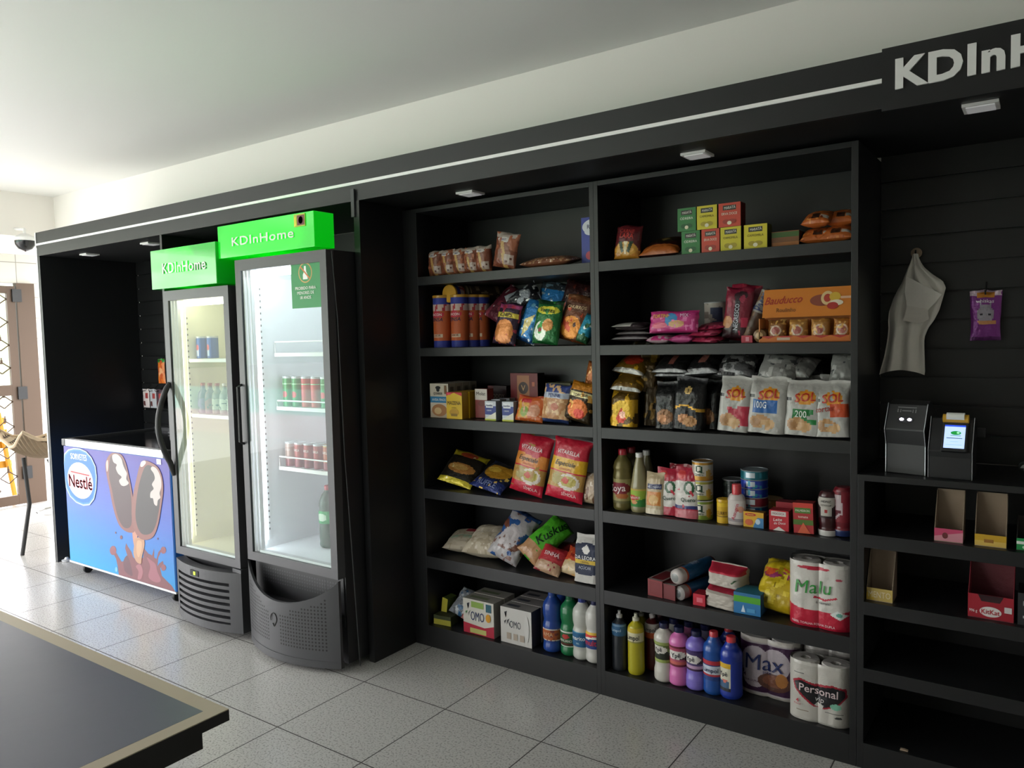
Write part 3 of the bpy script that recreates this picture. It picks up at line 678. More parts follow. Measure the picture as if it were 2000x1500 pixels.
ART = [
([(0.4421,0.1899),(0.4815,0.1248),(0.4944,0.0546),(0.4984,-0.0104),(0.5916,-0.0078),(0.6897,-0.0026),(0.832,-0.0065),(0.9526,-0.0143),(1.004,-0.0091),(0.9703,0.039),(0.9277,0.0676),(0.8915,0.0936),(0.8794,0.1521),(0.9116,0.1808),(0.9059,0.2146),(0.8738,0.186),(0.8569,0.1599),(0.869,0.2328),(0.8939,0.2796),(0.9035,0.3095),(0.8714,0.2744),(0.8521,0.2146),(0.8328,0.2237),(0.8368,0.2952),(0.8151,0.2341),(0.7838,0.2406),(0.7468,0.2744),(0.7347,0.2003),(0.6841,0.1599),(0.6439,0.1782),(0.6302,0.2185),(0.5997,0.2549),(0.5844,0.2796),(0.5732,0.2341),(0.59,0.1808),(0.5667,0.1313),(0.5322,0.1157),(0.5088,0.1456),(0.4767,0.1899)],'#6b3c42',0),
([(0.549,0.1196),(0.5611,0.0429),(0.6262,0.0234),(0.6222,0.0871),(0.6093,0.1417),(0.5868,0.1795)],'#54303a',1),
([(0.7669,0.2081),(0.7942,0.1443),(0.7733,0.0546),(0.8336,0.0286),(0.881,0.0559),(0.8545,0.1183),(0.8424,0.1704),(0.8127,0.1912)],'#8a5560',1),
([(0.6648,0.1118),(0.6865,0.0754),(0.6752,0.0143),(0.7074,0.0234),(0.7275,0.0858),(0.7066,0.1365)],'#8f5c64',1),
([(0.4879,0.1977),(0.4823,0.1769),(0.4703,0.1599),(0.4534,0.1508),(0.4381,0.1521),(0.4277,0.1638),(0.4244,0.1821),(0.4301,0.2029),(0.4429,0.2198),(0.459,0.2289),(0.4743,0.2276),(0.4847,0.2159)],'#7a444c',1),
([(0.9389,0.3043),(0.9357,0.29),(0.926,0.277),(0.9148,0.2718),(0.9035,0.2718),(0.8955,0.2809),(0.8939,0.2939),(0.8971,0.3082),(0.9059,0.3199),(0.918,0.3264),(0.9293,0.3251),(0.9365,0.3173)],'#7a444c',1),
([(0.9317,0.1678),(0.9277,0.1547),(0.9196,0.1443),(0.9084,0.1378),(0.8979,0.1378),(0.8907,0.1456),(0.8891,0.1573),(0.8923,0.1704),(0.9003,0.1821),(0.9116,0.1886),(0.922,0.1873),(0.9293,0.1795)],'#7a444c',1),
([(0.5555,0.3199),(0.5531,0.3121),(0.5482,0.3043),(0.5426,0.3017),(0.5362,0.3017),(0.5322,0.3069),(0.5314,0.3147),(0.5338,0.3238),(0.5386,0.3303),(0.5442,0.3342),(0.5498,0.3329),(0.5539,0.3277)],'#6b3c42',1),
([(0.4992,0.3459),(0.4984,0.342),(0.4952,0.3381),(0.492,0.3355),(0.4879,0.3368),(0.4863,0.3394),(0.4855,0.3433),(0.4863,0.3472),(0.4895,0.3511),(0.4928,0.3537),(0.496,0.3524),(0.4984,0.3498)],'#5a343a',1),
([(0.8786,0.3797),(0.8778,0.3758),(0.8762,0.3719),(0.8738,0.3706),(0.8714,0.3706),(0.8698,0.3745),(0.8698,0.3784),(0.8706,0.3823),(0.8722,0.3862),(0.8746,0.3875),(0.877,0.3862),(0.8786,0.3836)],'#5a343a',1),
([(0.4912,0.0416),(0.4895,0.0312),(0.4839,0.0221),(0.4775,0.0182),(0.4719,0.0195),(0.4678,0.026),(0.467,0.0364),(0.4695,0.0468),(0.4743,0.0559),(0.4807,0.0598),(0.4863,0.0585),(0.4904,0.052)],'#6fa8ca',1),
([(0.6527,0.3875),(0.6857,0.4018),(0.6945,0.3407),(0.6736,0.2575),(0.6568,0.2965)],'#b08070',1),
([(0.6704,0.3342),(0.7436,0.3576),(0.7564,0.3043),(0.7259,0.199),(0.7154,0.1456),(0.6752,0.1508),(0.6511,0.2094),(0.6624,0.2835)],'#a8836c',1),
([(0.6905,0.3173),(0.7291,0.3264),(0.7307,0.2705),(0.6986,0.1925),(0.6801,0.2302)],'#b8967a',1),
([(0.4678,0.9701),(0.5217,1.0013),(0.5884,0.9909),(0.6254,0.9311),(0.6479,0.8349),(0.6688,0.7113),(0.6744,0.5839),(0.6616,0.4538),(0.6736,0.3927),(0.615,0.3732),(0.5498,0.3953),(0.5113,0.4538),(0.4791,0.5644),(0.4582,0.6918),(0.4365,0.8062),(0.4317,0.8934)],'#7a4f4c',1),
([(0.4807,0.9493),(0.5297,0.9909),(0.5836,0.9753),(0.6166,0.9155),(0.6367,0.8192),(0.6559,0.7087),(0.6576,0.5813),(0.6439,0.4369),(0.5836,0.4031),(0.5338,0.4577),(0.5016,0.5683),(0.4807,0.6957),(0.4606,0.8088)],'#4a3a3e',1),
([(0.5032,0.9766),(0.5466,0.9909),(0.586,0.9623),(0.5997,0.9142),(0.6141,0.8804),(0.6318,0.8466),(0.623,0.8023),(0.6439,0.7711),(0.6053,0.7438),(0.5723,0.7451),(0.5547,0.7789),(0.5804,0.8114),(0.5482,0.8362),(0.5305,0.8765),(0.541,0.9064),(0.5096,0.9246)],'#b9b0ae',1),
([(0.4397,0.909),(0.459,0.9324),(0.4574,0.8674),(0.4421,0.8362)],'#c9a8a0',1),
([(0.7805,0.9662),(0.8424,0.9649),(0.9092,0.9311),(0.9397,0.8609),(0.9445,0.7672),(0.922,0.6424),(0.8883,0.4993),(0.8424,0.3927),(0.7749,0.3472),(0.7114,0.3511),(0.6704,0.4135),(0.6543,0.5241),(0.6744,0.6697),(0.7162,0.8166),(0.7492,0.9181)],'#7e5450',1),
([(0.8014,0.9246),(0.8561,0.935),(0.8995,0.9038),(0.918,0.8309),(0.9196,0.723),(0.8971,0.5969),(0.8633,0.4798),(0.8175,0.4083),(0.7452,0.3862),(0.7042,0.4343),(0.6905,0.5306),(0.7122,0.6749),(0.7476,0.8062)],'#3e3a3c',1),
([(0.8633,0.9324),(0.9003,0.9168),(0.9277,0.8596),(0.9309,0.7919),(0.9124,0.736),(0.918,0.7022),(0.8947,0.6775),(0.8842,0.6346),(0.8617,0.645),(0.8537,0.6853),(0.8312,0.6879),(0.836,0.7295),(0.8641,0.762),(0.8513,0.7945),(0.8778,0.8388),(0.8714,0.8791),(0.8489,0.9103)],'#bcb3b0',1),
([(0.7685,0.9558),(0.7998,0.9688),(0.8079,0.9506),(0.7773,0.9194),(0.7588,0.922)],'#d2bfba',1)]
Lc = .0003
for pts, c, sm in ART:
    P = smoothp(pts, 4) if sm else pts
    mb.decal(clampp(P), lambda u, v, L=Lc: Sf(u, v, L), c); Lc += .00016
asp = (fw - .012) / (fh - .055)
LX, LY, LR = ((0.16303529411764708,0.7696176470588236),(0.1656,0.723,0.135,0.155),[(0.1817,0.9987),(0.246,0.9818),(0.2974,0.9363),(0.3344,0.8661),(0.3408,0.7776),(0.328,0.6723),(0.3006,0.5852),(0.2508,0.5267),(0.1841,0.5098),(0.1093,0.5228),(0.0442,0.5657),(0.0048,0.6372),(-0.0153,0.7438),(-0.0129,0.8531),(0.0072,0.9337),(0.0555,0.9779),(0.115,0.9948)])
ring = lambda f: [(LX[0] + (a - LX[0]) * f, LX[1] + (b - LX[1]) * f) for a, b in LR]
for f, c in ((1.0, '#a4b2c2'), (.95, '#3f7fba'), (.9, '#2068ae')):
    mb.decal(clampp(ring(f)), lambda u, v, L=Lc: Sf(u, v, L), c); Lc += .00016
mb.decal(ell(LY[0], LY[1], LY[2], LY[3]), lambda u, v, L=Lc: Sf(u, v, L), '#bfc0cc'); Lc += .0003
mb.text('SORVETES', LX[0], LX[1] + .155, .05, asp, lambda u, v, L=Lc: Sf(u, v, L), '#f2f7fb', 0, .17)
mb.text('Nestlé', LY[0], LY[1] - .01, .105, asp, lambda u, v, L=Lc: Sf(u, v, L), '#b81f22', 0, .25); mb.text('Nestlé', LY[0] + .003, LY[1] - .012, .105, asp, lambda u, v, L=Lc: Sf(u, v, L), '#b81f22', 0, .25)
mb.decal([(LY[0] - .095, LY[1] + .06), (LY[0] + .1, LY[1] + .05), (LY[0] + .1, LY[1] + .062), (LY[0] - .095, LY[1] + .072)], lambda u, v, L=Lc: Sf(u, v, L), '#b81f22')
mb.build('printed_front', 'card', fz)
MB().box(-fw / 2 - .001, fw / 2 + .001, -fd / 2 - .004, -fd / 2 + .006, FZ0 - .008, FZ0 + .003).build('bottom_edging', 'alu', fz)
mb = MB().box(-fw / 2 + .05, fw / 2 - .05, -fd / 2 - .012, -fd / 2 + .03, FZ1 - .046, FZ1); mb.build('front_rail', 'alu', fz, bevel=.004)
for sx_ in (-1, 1):
    a = sx_ * fw / 2; b_ = sx_ * (fw / 2 - .05)
    MB().box(min(a, b_), max(a, b_), -fd / 2 - .013, -fd / 2 + .05, FZ1 - .048, FZ1 + .001).build('corner_cap', 'grey', fz, bevel=.008)
    MB().box(min(a, a - sx_ * .03), max(a, a - sx_ * .03), -fd / 2 + .051, fd / 2, FZ1 - .046, FZ1).build('side_rail', 'grey', fz, bevel=.003)
MB().box(-fw / 2 + .03, fw / 2 - .03, fd / 2 - .03, fd / 2, FZ1 - .046, FZ1 + .012).build('rear_rail', 'grey', fz, bevel=.003)
for i, (a, b_) in enumerate(((-fw / 2 + .031, .02), (-.02, fw / 2 - .031))):
    l = MB().box(a, b_, -fd / 2 + .031, fd / 2 - .031, FZ1 - .02 + .009 * i, FZ1 - .012 + .009 * i).build('glass_lid', 'smoke', fz)
mb = MB().box(-.25, .0, .19, .22, FZ1 - .011, FZ1 + .006); mb.build('lid_handle', 'grey', fz, bevel=.005)
MB().box(fw / 2 - .13, fw / 2 - .085, -fd / 2 - .0045, -fd / 2 - .001, FZ1 - .085, FZ1 - .055).build('badge', 'alu', fz)
for sx_ in (-1, 1):
    for sy in (-1, 1):
        c = MB().box(sx_ * (fw / 2 - .1) - .018, sx_ * (fw / 2 - .1) + .018, sy * (fd / 2 - .07) - .025, sy * (fd / 2 - .07) + .02, .045, FZ0).build('caster', 'grey', fz)
        w_ = MB().lathe([(.028, -.011), (.031, -.006), (.031, .006), (.028, .011)], 20, axis='x'); w_.v = [(x + sx_ * (fw / 2 - .1), y + sy * (fd / 2 - .07) - .005, z + .031) for x, y, z in w_.v]
        w_.build('wheel', 'rubber', c)
# goods hanging on the slat wall behind the freezer
def hangpack(name, x, z, w, h, base, ops, lb, cat, y=.80, yaw=0, grp=None, m='plastic', hook='blackplastic'):
    r = empty(name, (x, y, z)); r.rotation_euler = (0, 0, yaw); tag(r, lb, cat, grp)
    P = bag_surface(w, h, .02, 'pillow', 3.1 + x); b_ = MB(); pt = painter(base, ops, 2, w / h)
    b_.grid(lambda u, v: P(u, v, -1), 22, 28, pt); b_.grid(lambda u, v: P(u, v, 1), 8, 8, c=base, flip=True)
    print_on(b_, ops, lambda u, v, L=0: P(u, v, -1, L + .0014), w / h, False); b_.build('pack', m, r, smooth=60)
    MB().tube([(0, YB - .0185 - y, h + .03), (0, .0, h - .012), (0, -.03, h - .014), (0, -.034, h)], .0025, 6).build('hook', hook, r)
    return r
hangpack('snack_packet', .39, 1.225, .09, .18, '#d9762a', [('b', .86, 1, '#2f8a3a'), ('e', .5, .45, .3, .2, '#e8a878'), ('n', '#c2552a', 9, .25)], 'orange snack packet with green top hanging on the slat wall behind the freezer', 'snack')
for i, (x, c, lb) in enumerate(((.165, '#d8cdcd', 'leftmost pale card pack hanging low on the slat wall behind the freezer'), (.26, '#b9bcc4', 'middle pale card pack hanging low behind the freezer'), (.345, '#4a3a44', 'rightmost dark card pack hanging low, nearest the fridge handle'))):
    hangpack('hanging_card_pack', x, 1.04, .085, .14, c, [('r', .15, .1, .5, .35, '#5a2b2b'), ('r', .55, .5, .9, .8, '#a03a3a')], lb, 'packet', grp='card packs hung behind the freezer', m='card')

# ---------------------------------------------------------------- fridges
def emis(name, c, s, base=None):
    return mat(name, base or c, .3, emis=c, estr=s)
M['tube_cool'] = emis('cool_led_bar', '#f4f8ff', 17); M['tube_warm'] = emis('warm_led_bar', '#fbf6dc', 9)
def sign_mat(name, cxy, s0, s1, rad, flat=False):
    m = mat(name, '#22b83c', .12, coat=.5); t = m.node_tree; b = t.nodes['Principled BSDF']
    tc = t.nodes.new('ShaderNodeTexCoord'); mp = t.nodes.new('ShaderNodeMapping'); mp.vector_type = 'POINT'
    mp.inputs['Location'].default_value = (-cxy[0] / rad[0], 0, -cxy[1] / rad[1]); mp.inputs['Scale'].default_value = (1 / rad[0], 0, 1 / rad[1])
    g = t.nodes.new('ShaderNodeVectorMath'); g.operation = 'LENGTH'
    r = t.nodes.new('ShaderNodeMapRange'); r.interpolation_type = 'SMOOTHSTEP'; r.inputs['From Min'].default_value = 0; r.inputs['From Max'].default_value = 1; r.inputs['To Min'].default_value = s0; r.inputs['To Max'].default_value = s1
    t.links.new(tc.outputs['Object'], mp.inputs[0]); t.links.new(mp.outputs[0], g.inputs[0]); t.links.new(g.outputs['Value'], r.inputs['Value']); t.links.new(r.outputs[0], b.inputs['Emission Strength'])
    b.inputs['Emission Color'].default_value = (.0, 1, .005, 1)
    return m
def fridge(name, lb, x0, x1, yd, yb, zdoor0, zdoor1, zb, liner, tube, fr, tint):
    f = empty(name, ((x0 + x1) / 2, (yd + yb) / 2, 0)); tag(f, lb, 'fridge', 'glass door drinks fridges')
    ox, oy = (x0 + x1) / 2, (yd + yb) / 2
    def B(n, m, a0, a1, b0, b1, c0, c1, par=f, bev=0): return MB().box(a0 - ox, a1 - ox, b0 - oy, b1 - oy, c0, c1).build(n, m, par, bevel=bev)
    t = .035; yc = yd + .045
    mb = MB()
    for b_ in ((x0, x0 + t, yc, yb, zb, zdoor1), (x1 - t, x1, yc, yb, zb, zdoor1), (x0 + t, x1 - t, yb - t, yb, zb, zdoor1), (x0 + t, x1 - t, yc, yb - t, zdoor1 - t, zdoor1), (x0 + t, x1 - t, yc, yb - t, zb, zdoor0 + .03)):
        mb.box(b_[0] - ox, b_[1] - ox, b_[2] - oy, b_[3] - oy, b_[4], b_[5])
    mb.build('cabinet', 'blackplastic', f)
    mb = MB(); i0, i1, z0, z1 = x0 + t + .001, x1 - t - .001, zdoor0 + .031, zdoor1 - t - .001; th = .008
    for b_ in ((i0, i0 + th, yc, yb - t - .001, z0, z1), (i1 - th, i1, yc, yb - t - .001, z0, z1), (i0 + th, i1 - th, yb - t - th - .001, yb - t - .001, z0, z1), (i0 + th, i1 - th, yc, yb - t - th - .001, z1 - th, z1), (i0 + th, i1 - th, yc, yb - t - th - .001, z0, z0 + th)):
        mb.box(b_[0] - ox, b_[1] - ox, b_[2] - oy, b_[3] - oy, b_[4], b_[5])
    for x in (i0 + th, i1 - th - .004):                                   # shelf standards with slots
        for yy in (yc + .05, yb - t - .06):
            mb.box(x - ox, x + .004 - ox, yy - oy, yy + .012 - oy, z0 + .05, z1 - .05)
    mb.build('liner', liner, f)
    mb = MB(); z = z0 + .1
    while z < z1 - .1:
        for yy in (yc + .05, yb - t - .06): mb.box(i0 + th + .0041 - ox, i0 + th + .005 - ox, yy + .003 - oy, yy + .009 - oy, z, z + .010)
        z += .03
    mb.build('shelf_slots', 'grey', f)
    # door
    d = MB(); fw_ = .042
    for b_ in ((x0, x0 + fw_, zdoor0, zdoor1), (x1 - fw_, x1, zdoor0, zdoor1), (x0 + fw_, x1 - fw_, zdoor1 - fw_ - .01, zdoor1), (x0 + fw_, x1 - fw_, zdoor0, zdoor0 + fw_)):
        d.box(b_[0] - ox, b_[1] - ox, yd - oy, yd + .044 - oy, b_[2], b_[3])
    door = d.build('door', 'doorgrey', f)
    ga = MB()
    for k_ in range(3):
        e0 = fw_ + .001 + k_ * .012
        ga.box(x0 + e0 - ox, x0 + e0 + .008 - ox, yd + .012 + .01 * k_ - oy, yd + .03 - oy + .01 * k_, zdoor0 + fw_ + .001, zdoor1 - fw_ - .011)
    ga.box(x1 - fw_ - .009 - ox, x1 - fw_ - .001 - ox, yd + .012 - oy, yd + .04 - oy, zdoor0 + fw_ + .001, zdoor1 - fw_ - .011)
    ga.box(x0 + fw_ + .04 - ox, x1 - fw_ - .011 - ox, yd + .012 - oy, yd + .04 - oy, zdoor0 + fw_ + .001, zdoor0 + fw_ + .012)
    ga.build('gasket', 'alu', door)
    MB().box(x0 + fw_ + .0005 - ox, x1 - fw_ - .0005 - ox, yd + .006 - oy, yd + .010 - oy, zdoor0 + fw_ + .0005, zdoor1 - fw_ - .0105).build('glass_pane', 'glass', door)
    # LED bar behind the door frame and its light
    B('lamp', tube, i0 + .05, i1 - .05, yc + .02, yc + .05, z1 - .045, z1 - .012)
    B('lamp', tube, i0 + th + .001, i0 + th + .014, yc + .004, yc + .016, z0 + .04, z1 - .06)
    return f, B, door, (i0 + th, i1 - th, yc, yb - t - th, z0 + th, z1)
def wire_shelf(B_par, ox, oy, a0, a1, b0, b1, z, guard=0, name='shelf'):
    mb = MB()
    mb.box(a0 + .008 - ox, a1 - .008 - ox, b0 - oy, b0 + .008 - oy, z - .018, z)
    mb.box(a0 + .008 - ox, a1 - .008 - ox, b1 - .01 - oy, b1 - .002 - oy, z - .012, z)
    n = 22
    for i in range(n + 1):
        x = a0 + .012 + (a1 - a0 - .024) * i / n - ox
        mb.tube([(x, b0 + .008 - oy, z - .004), (x, b1 - .01 - oy, z - .004)], .002, 5)
    if guard:
        mb.tube([(a0 + .012 - ox, b0 + .004 - oy, z - .002), (a0 + .012 - ox, b0 + .004 - oy, z + guard), (a1 - .012 - ox, b0 + .004 - oy, z + guard), (a1 - .012 - ox, b0 + .004 - oy, z - .002)], .004, 6)
    return mb.build(name, 'white', B_par)

# narrower fridge (left)
Lx0, Lx1, Lyd = 1.815, 2.388, .0
fL, BL_, doorL, inL = fridge('drinks_fridge', 'narrower glass door drinks fridge with long bow handle, left of the two', Lx0, Lx1, Lyd, .62, .37, 1.79, .03, 'liner_warm', 'tube_warm', 0, '')
oxL, oyL = (Lx0 + Lx1) / 2, (Lyd + .62) / 2
for z in (1.425, 1.125): wire_shelf(fL, oxL, oyL, inL[0], inL[1], .1, inL[3], z)
hp = [(Lx0 + .02 - oxL, -oyL + .0, 1.30), (Lx0 + .02 - oxL, -oyL - .02, 1.27)] + [(Lx0 + .02 - oxL - .004, -oyL - .02 - .055 * math.sin(PI * t / 12), 1.27 - .40 * t / 12) for t in range(1, 12)] + [(Lx0 + .02 - oxL, -oyL - .02, .87), (Lx0 + .02 - oxL, -oyL + .0, .80)]
MB().tube(hp, [.012] + [.015] * (len(hp) - 2) + [.012], 10).build('handle', 'blackplastic', doorL, smooth=60)
# bowed grille of the left fridge
def bow(x, x0, x1, yd, b): s_ = 2 * (x - x0) / (x1 - x0) - 1; return yd - b * (1 - s_ * s_)
def bowstrip(mb, x0, x1, yd, b, z0, z1, th, ox, oy, n=20, c='#fff', zf=None):
    P = []
    for i in range(n + 1):
        x = x0 + (x1 - x0) * i / n; y = bow(x, gx0, gx1, yd, b); q_ = zf(x) if zf else 0
        P.append([mb.V((x - ox, y - oy, z0)), mb.V((x - ox, y - oy, z1 + q_)), mb.V((x - ox, y + th - oy, z1 + q_)), mb.V((x - ox, y + th - oy, z0))])
    for i in range(n):
        A, B_ = P[i], P[i + 1]
        for k_ in range(4): mb.face((A[k_], B_[k_], B_[(k_ + 1) % 4], A[(k_ + 1) % 4])[::-1], c)
    mb.face(P[0][::-1], c); mb.face(P[-1], c)
gx0, gx1 = Lx0, Lx1
gr = MB()
bowstrip(gr, Lx0, Lx1, Lyd, .055, .035, .075, .05, oxL, oyL)
bowstrip(gr, Lx0, Lx1, Lyd, .055, .29, .345, .05, oxL, oyL)
for a, b_ in ((Lx0, Lx0 + .035), (Lx1 - .07, Lx1)): bowstrip(gr, a, b_, Lyd, .055, .075, .29, .05, oxL, oyL, 4)
for i in range(6): bowstrip(gr, Lx0 + .035, Lx1 - .07, Lyd, .05, .085 + i * .034, .103 + i * .034, .03, oxL, oyL)
grl = gr.build('grille', 'grey', fL)
MB().box(Lx0 + .036 - oxL, Lx1 - .071 - oxL, Lyd + .02 - oyL, Lyd + .03 - oyL, .076, .289).build('grille_backing', 'rubber', fL)
db = MB().box(Lx0 + .22 - oxL, Lx0 + .29 - oxL, Lyd - .058 - oyL, Lyd - .05 - oyL, .298, .328); db = db.build('thermostat_display', 'rubber', grl)
MB().box(Lx0 + .25 - oxL, Lx0 + .266 - oxL, Lyd - .0595 - oyL, Lyd - .0582 - oyL, .304, .322).build('digit', emis('green_digit', '#a8d020', 1.5), db)
BL_('base', 'blackplastic', Lx0 + .01, Lx1, .052, .5, .03, .36)
BL_('hinge', 'grey', Lx1 - .06, Lx1 + .01, -.006, .04, .347, .366)
# header sign of the left fridge
M['sign_left'] = sign_mat('backlit_green_sign_left', (-.03, .10), 1.7, .08, (.17, .17))
hL = empty('header_sign', oxL and ((1.762 + 2.345) / 2 - oxL, -.03 - oyL, 1.80)); hL.parent = fL
MB().box(-.2915, .2915, 0, .19, 0, .205).build('light_box', 'sign_left', hL, bevel=.003)
solid_text('KDInHome', .052, .002, 'lettering', 'white', hL, (-.175, -.003, .078), bold=.015, width=.385)

# wider fridge (right)
Rx0, Rx1, Ryd = 2.452, 3.105, .0
fR, BR_, doorR, inR = fridge('drinks_fridge', 'wider glass door drinks fridge with green age notice, right of the two', Rx0, Rx1, Ryd, .66, .432, 1.905, .03, 'liner_cool', 'tube_cool', 0, '')
oxR, oyR = (Rx0 + Rx1) / 2, (Ryd + .66) / 2
wire_shelf(fR, oxR, oyR, inR[0], inR[1], .17, inR[3], 1.45, .055)
wire_shelf(fR, oxR, oyR, inR[0], inR[1], .17, inR[3], 1.18, .03)
wire_shelf(fR, oxR, oyR, inR[0], inR[1], .17, inR[3], .875, .05)
MB().tube([(Rx0 + .012 - oxR, -oyR - .0, 1.30), (Rx0 + .012 - oxR, -oyR - .022, 1.29), (Rx0 + .012 - oxR, -oyR - .022, 1.02), (Rx0 + .012 - oxR, -oyR, 1.01)], .007, 8).build('handle', 'blackplastic', doorR)
gx0, gx1 = Rx0, Rx1
BUL = .085
gm = MB(); N = 48
dip = lambda x: -.125 * max(0, 1 - (2 * (x - Rx0) / (Rx1 - Rx0) - 1) ** 2) ** .8
bowstrip(gm, Rx0, Rx1, Ryd, BUL, .055, .425, .014, oxR, oyR, N, zf=dip)
bowstrip(gm, Rx0, Rx1, Ryd, BUL * 1.04, .022, .0548, .02, oxR, oyR, 30)
grR = gm.build('grille', 'grey', fR, smooth=40)
hol = MB()
def hole(x, z, s_=.0048):
    ids = []
    for a in range(6):
        X = x + s_ * math.cos(a * PI / 3); Z = z + s_ * math.sin(a * PI / 3); ids.append(hol.V((X - oxR, bow(X, Rx0, Rx1, Ryd, BUL) - .0006 - oyR, Z)))
    hol.face(ids)
for a0, a1 in ((Rx0 + .035, Rx0 + .25), (Rx0 + .345, Rx1 - .055)):
    x = a0
    while x < a1:
        z = .105
        while z < .40:
            if z < .425 + dip(x) - .035 - (.02 if Rx0 + .2 < x < Rx0 + .4 else 0): hole(x, z)
            z += .0165
        x += .0165
hol.build('hole_pattern', 'rubber', grR)
em = MB().tube([(Rx0 + .298 - oxR + .022 * math.cos(a), bow(Rx0 + .298, Rx0, Rx1, Ryd, BUL) - .002 - oyR, .215 + .026 * math.sin(a)) for a in [PI * (1.15 - .13 * i) for i in range(11)]] + [(Rx0 + .30 - oxR, bow(Rx0 + .298, Rx0, Rx1, Ryd, BUL) - .002 - oyR, .178), (Rx0 + .29 - oxR, bow(Rx0 + .298, Rx0, Rx1, Ryd, BUL) - .002 - oyR, .192)], .002, 5); em.build('emblem', 'rubber', grR)
# recessed perforated scoop above the bulging grille
sc = MB().box(Rx0 + .01 - oxR, Rx1 - .01 - oxR, Ryd + .04 - oyR, Ryd + .05 - oyR, .2, .431); sc.prism([(x_ - oxR, bow(x_, Rx0, Rx1, Ryd, BUL) + .016 - oyR) for x_ in [Rx0 + .03 + (Rx1 - Rx0 - .06) * i_ / 20 for i_ in range(21)]] + [(Rx1 - .03 - oxR, Ryd + .039 - oyR), (Rx0 + .03 - oxR, Ryd + .039 - oyR)], .255, .262, 'z')
sc = sc.build('scoop', 'blackplastic', fR)
h2 = MB()
for i in range(30):
    for j in range(5):
        x = Rx0 + .07 + i * .018; z = .33 + j * .016
        h2.face([h2.V((x + .005 * math.cos(a * PI / 3) - oxR, Ryd + .0392 - oyR, z + .005 * math.sin(a * PI / 3))) for a in range(6)])
h2.build('hole_pattern', 'grey', sc)
BR_('base', 'blackplastic', Rx0 + .01, Rx1 - .001, .052, .6, .03, .43)
M['sign_right'] = sign_mat('backlit_green_sign_right', (-.02, .075), 1.4, .36, (.36, .20))
hR = empty('header_sign', ((2.345 + 3.055) / 2 - oxR, -.015 - oyR, 1.92)); hR.parent = fR
MB().box(-.353, .353, 0, .115, 0, .156).build('light_box', 'sign_right', hR, bevel=.002)
solid_text('KDInHome', .040, .002, 'lettering', 'white', hR, (-.235, -.003, .052), bold=.012, width=.455)
st = MB().box(-.03, .045, -.004, -.0005, 0, .055, '#b8c832'); Ss = lambda u, v, L=0: (-.03 + u * .075, -.0042 - L, v * .055)
for q_ in (([(.3, .1), (.95, .1), (.95, .9), (.3, .9)], '#6b2a2a'), (ell(.62, .5, .2, .3), '#e86a5a'), ([(.05, .1), (.22, .1), (.22, .8), (.05, .8)], '#e8e03a')): st.decal(q_[0], lambda u, v: Ss(u, v, .0006), q_[1])
st.build('sticker', 'card', hR).location = (.255, 0, .095)
# age notice on the glass
nx0, nx1, nz0, nz1 = 2.862, 3.058, 1.655, 1.868
nb = MB(); Sn = lambda u, v, L=0: (nx0 + u * (nx1 - nx0) - oxR, Ryd + .0045 - L - oyR, nz0 + v * (nz1 - nz0))
nb.grid(lambda u, v: Sn(u, v, 0), 1, 1, c='#138a45')
an = (nx1 - nx0) / (nz1 - nz0)
ops_ = [('e', .5, .74, .235, .215, '#c9a05a'), ('e', .5, .74, .205, .188, '#138a45'), ('p', [(.47, .88), (.53, .88), (.54, .76), (.58, .70), (.58, .60), (.42, .60), (.42, .70), (.46, .76)], '#f2f2ee'), ('p', [(.33, .86), (.36, .88), (.67, .62), (.64, .60)], '#c9702a'),
        ('t', 'PROIBIDO PARA', .5, .42, .062, '#eef2ec', 0, .8), ('t', 'MENORES DE', .5, .32, .062, '#eef2ec', 0, .66), ('t', '18 ANOS', .5, .22, .062, '#eef2ec', 0, .42)]
print_on(nb, ops_, lambda u, v, L=0: Sn(u, v, L), an)
nb.build('age_notice', 'card', doorR)
# power cables down the side of the fridge niche
c_ = MB().tube([(3.1095, .03, 1.9), (3.1105, .05, 1.6), (3.112, .06, 1.0), (3.118, .08, .5), (3.12, .1, .006)], .0035, 6)
tag(c_.build('power_cable', 'grey', None), 'thin grey power cable running down beside the wider fridge', 'cable')

# ---------------------------------------------------------------- foreground table
T = empty('dining_table', (3.0, -2.0, 0)); tag(T, 'black topped table with beige edge strip in the lower left foreground', 'table')
TX0, TX1, TY0, TY1, TZ = 1.9, 4.345, -2.45, -1.397, .76
MB().box(TX0 + .04 - 3, TX1 - .035 - 3, TY0 + .04 + 2, TY1 - .035 + 2, TZ - .0175, TZ + .0002).build('tabletop', 'tabletop', T)
mb = MB()
for b_ in ((TX0, TX1, TY1 - .035, TY1), (TX0, TX1, TY0, TY0 + .04), (TX0, TX0 + .04, TY0 + .04, TY1 - .035), (TX1 - .035, TX1, TY0 + .04, TY1 - .035)): mb.box(b_[0] - 3, b_[1] - 3, b_[2] + 2, b_[3] + 2, TZ - .002, TZ)
mb.build('edge_strip', 'beige', T)
MB().box(TX0 - 3, TX1 - 3, TY0 + 2, TY1 + 2, TZ - .022, TZ - .0178).build('underside_board', 'rubber', T)
mb = MB()
for b_ in ((TX0, TX1, TY1 - .004, TY1 + .0005), (TX1 - .004, TX1 + .0005, TY0, TY1)): mb.box(b_[0] - 3, b_[1] - 3, b_[2] + 2, b_[3] + 2, TZ - .024, TZ - .0021)
mb.build('edge_lip', 'rubber', T)
MB().box(TX0 + .05 - 3, TX1 - .05 - 3, TY0 + .05 + 2, TY1 - .03 + 2, TZ - .085, TZ - .0225).build('apron', 'rubber', T)
for x in (TX0 + .12, TX1 - .35):
    for y in (TY0 + .10, TY1 - .28): MB().box(x - .03 - 3, x + .03 - 3, y - .03 + 2, y + .03 + 2, 0, TZ - .086).build('leg', 'rubber', T)

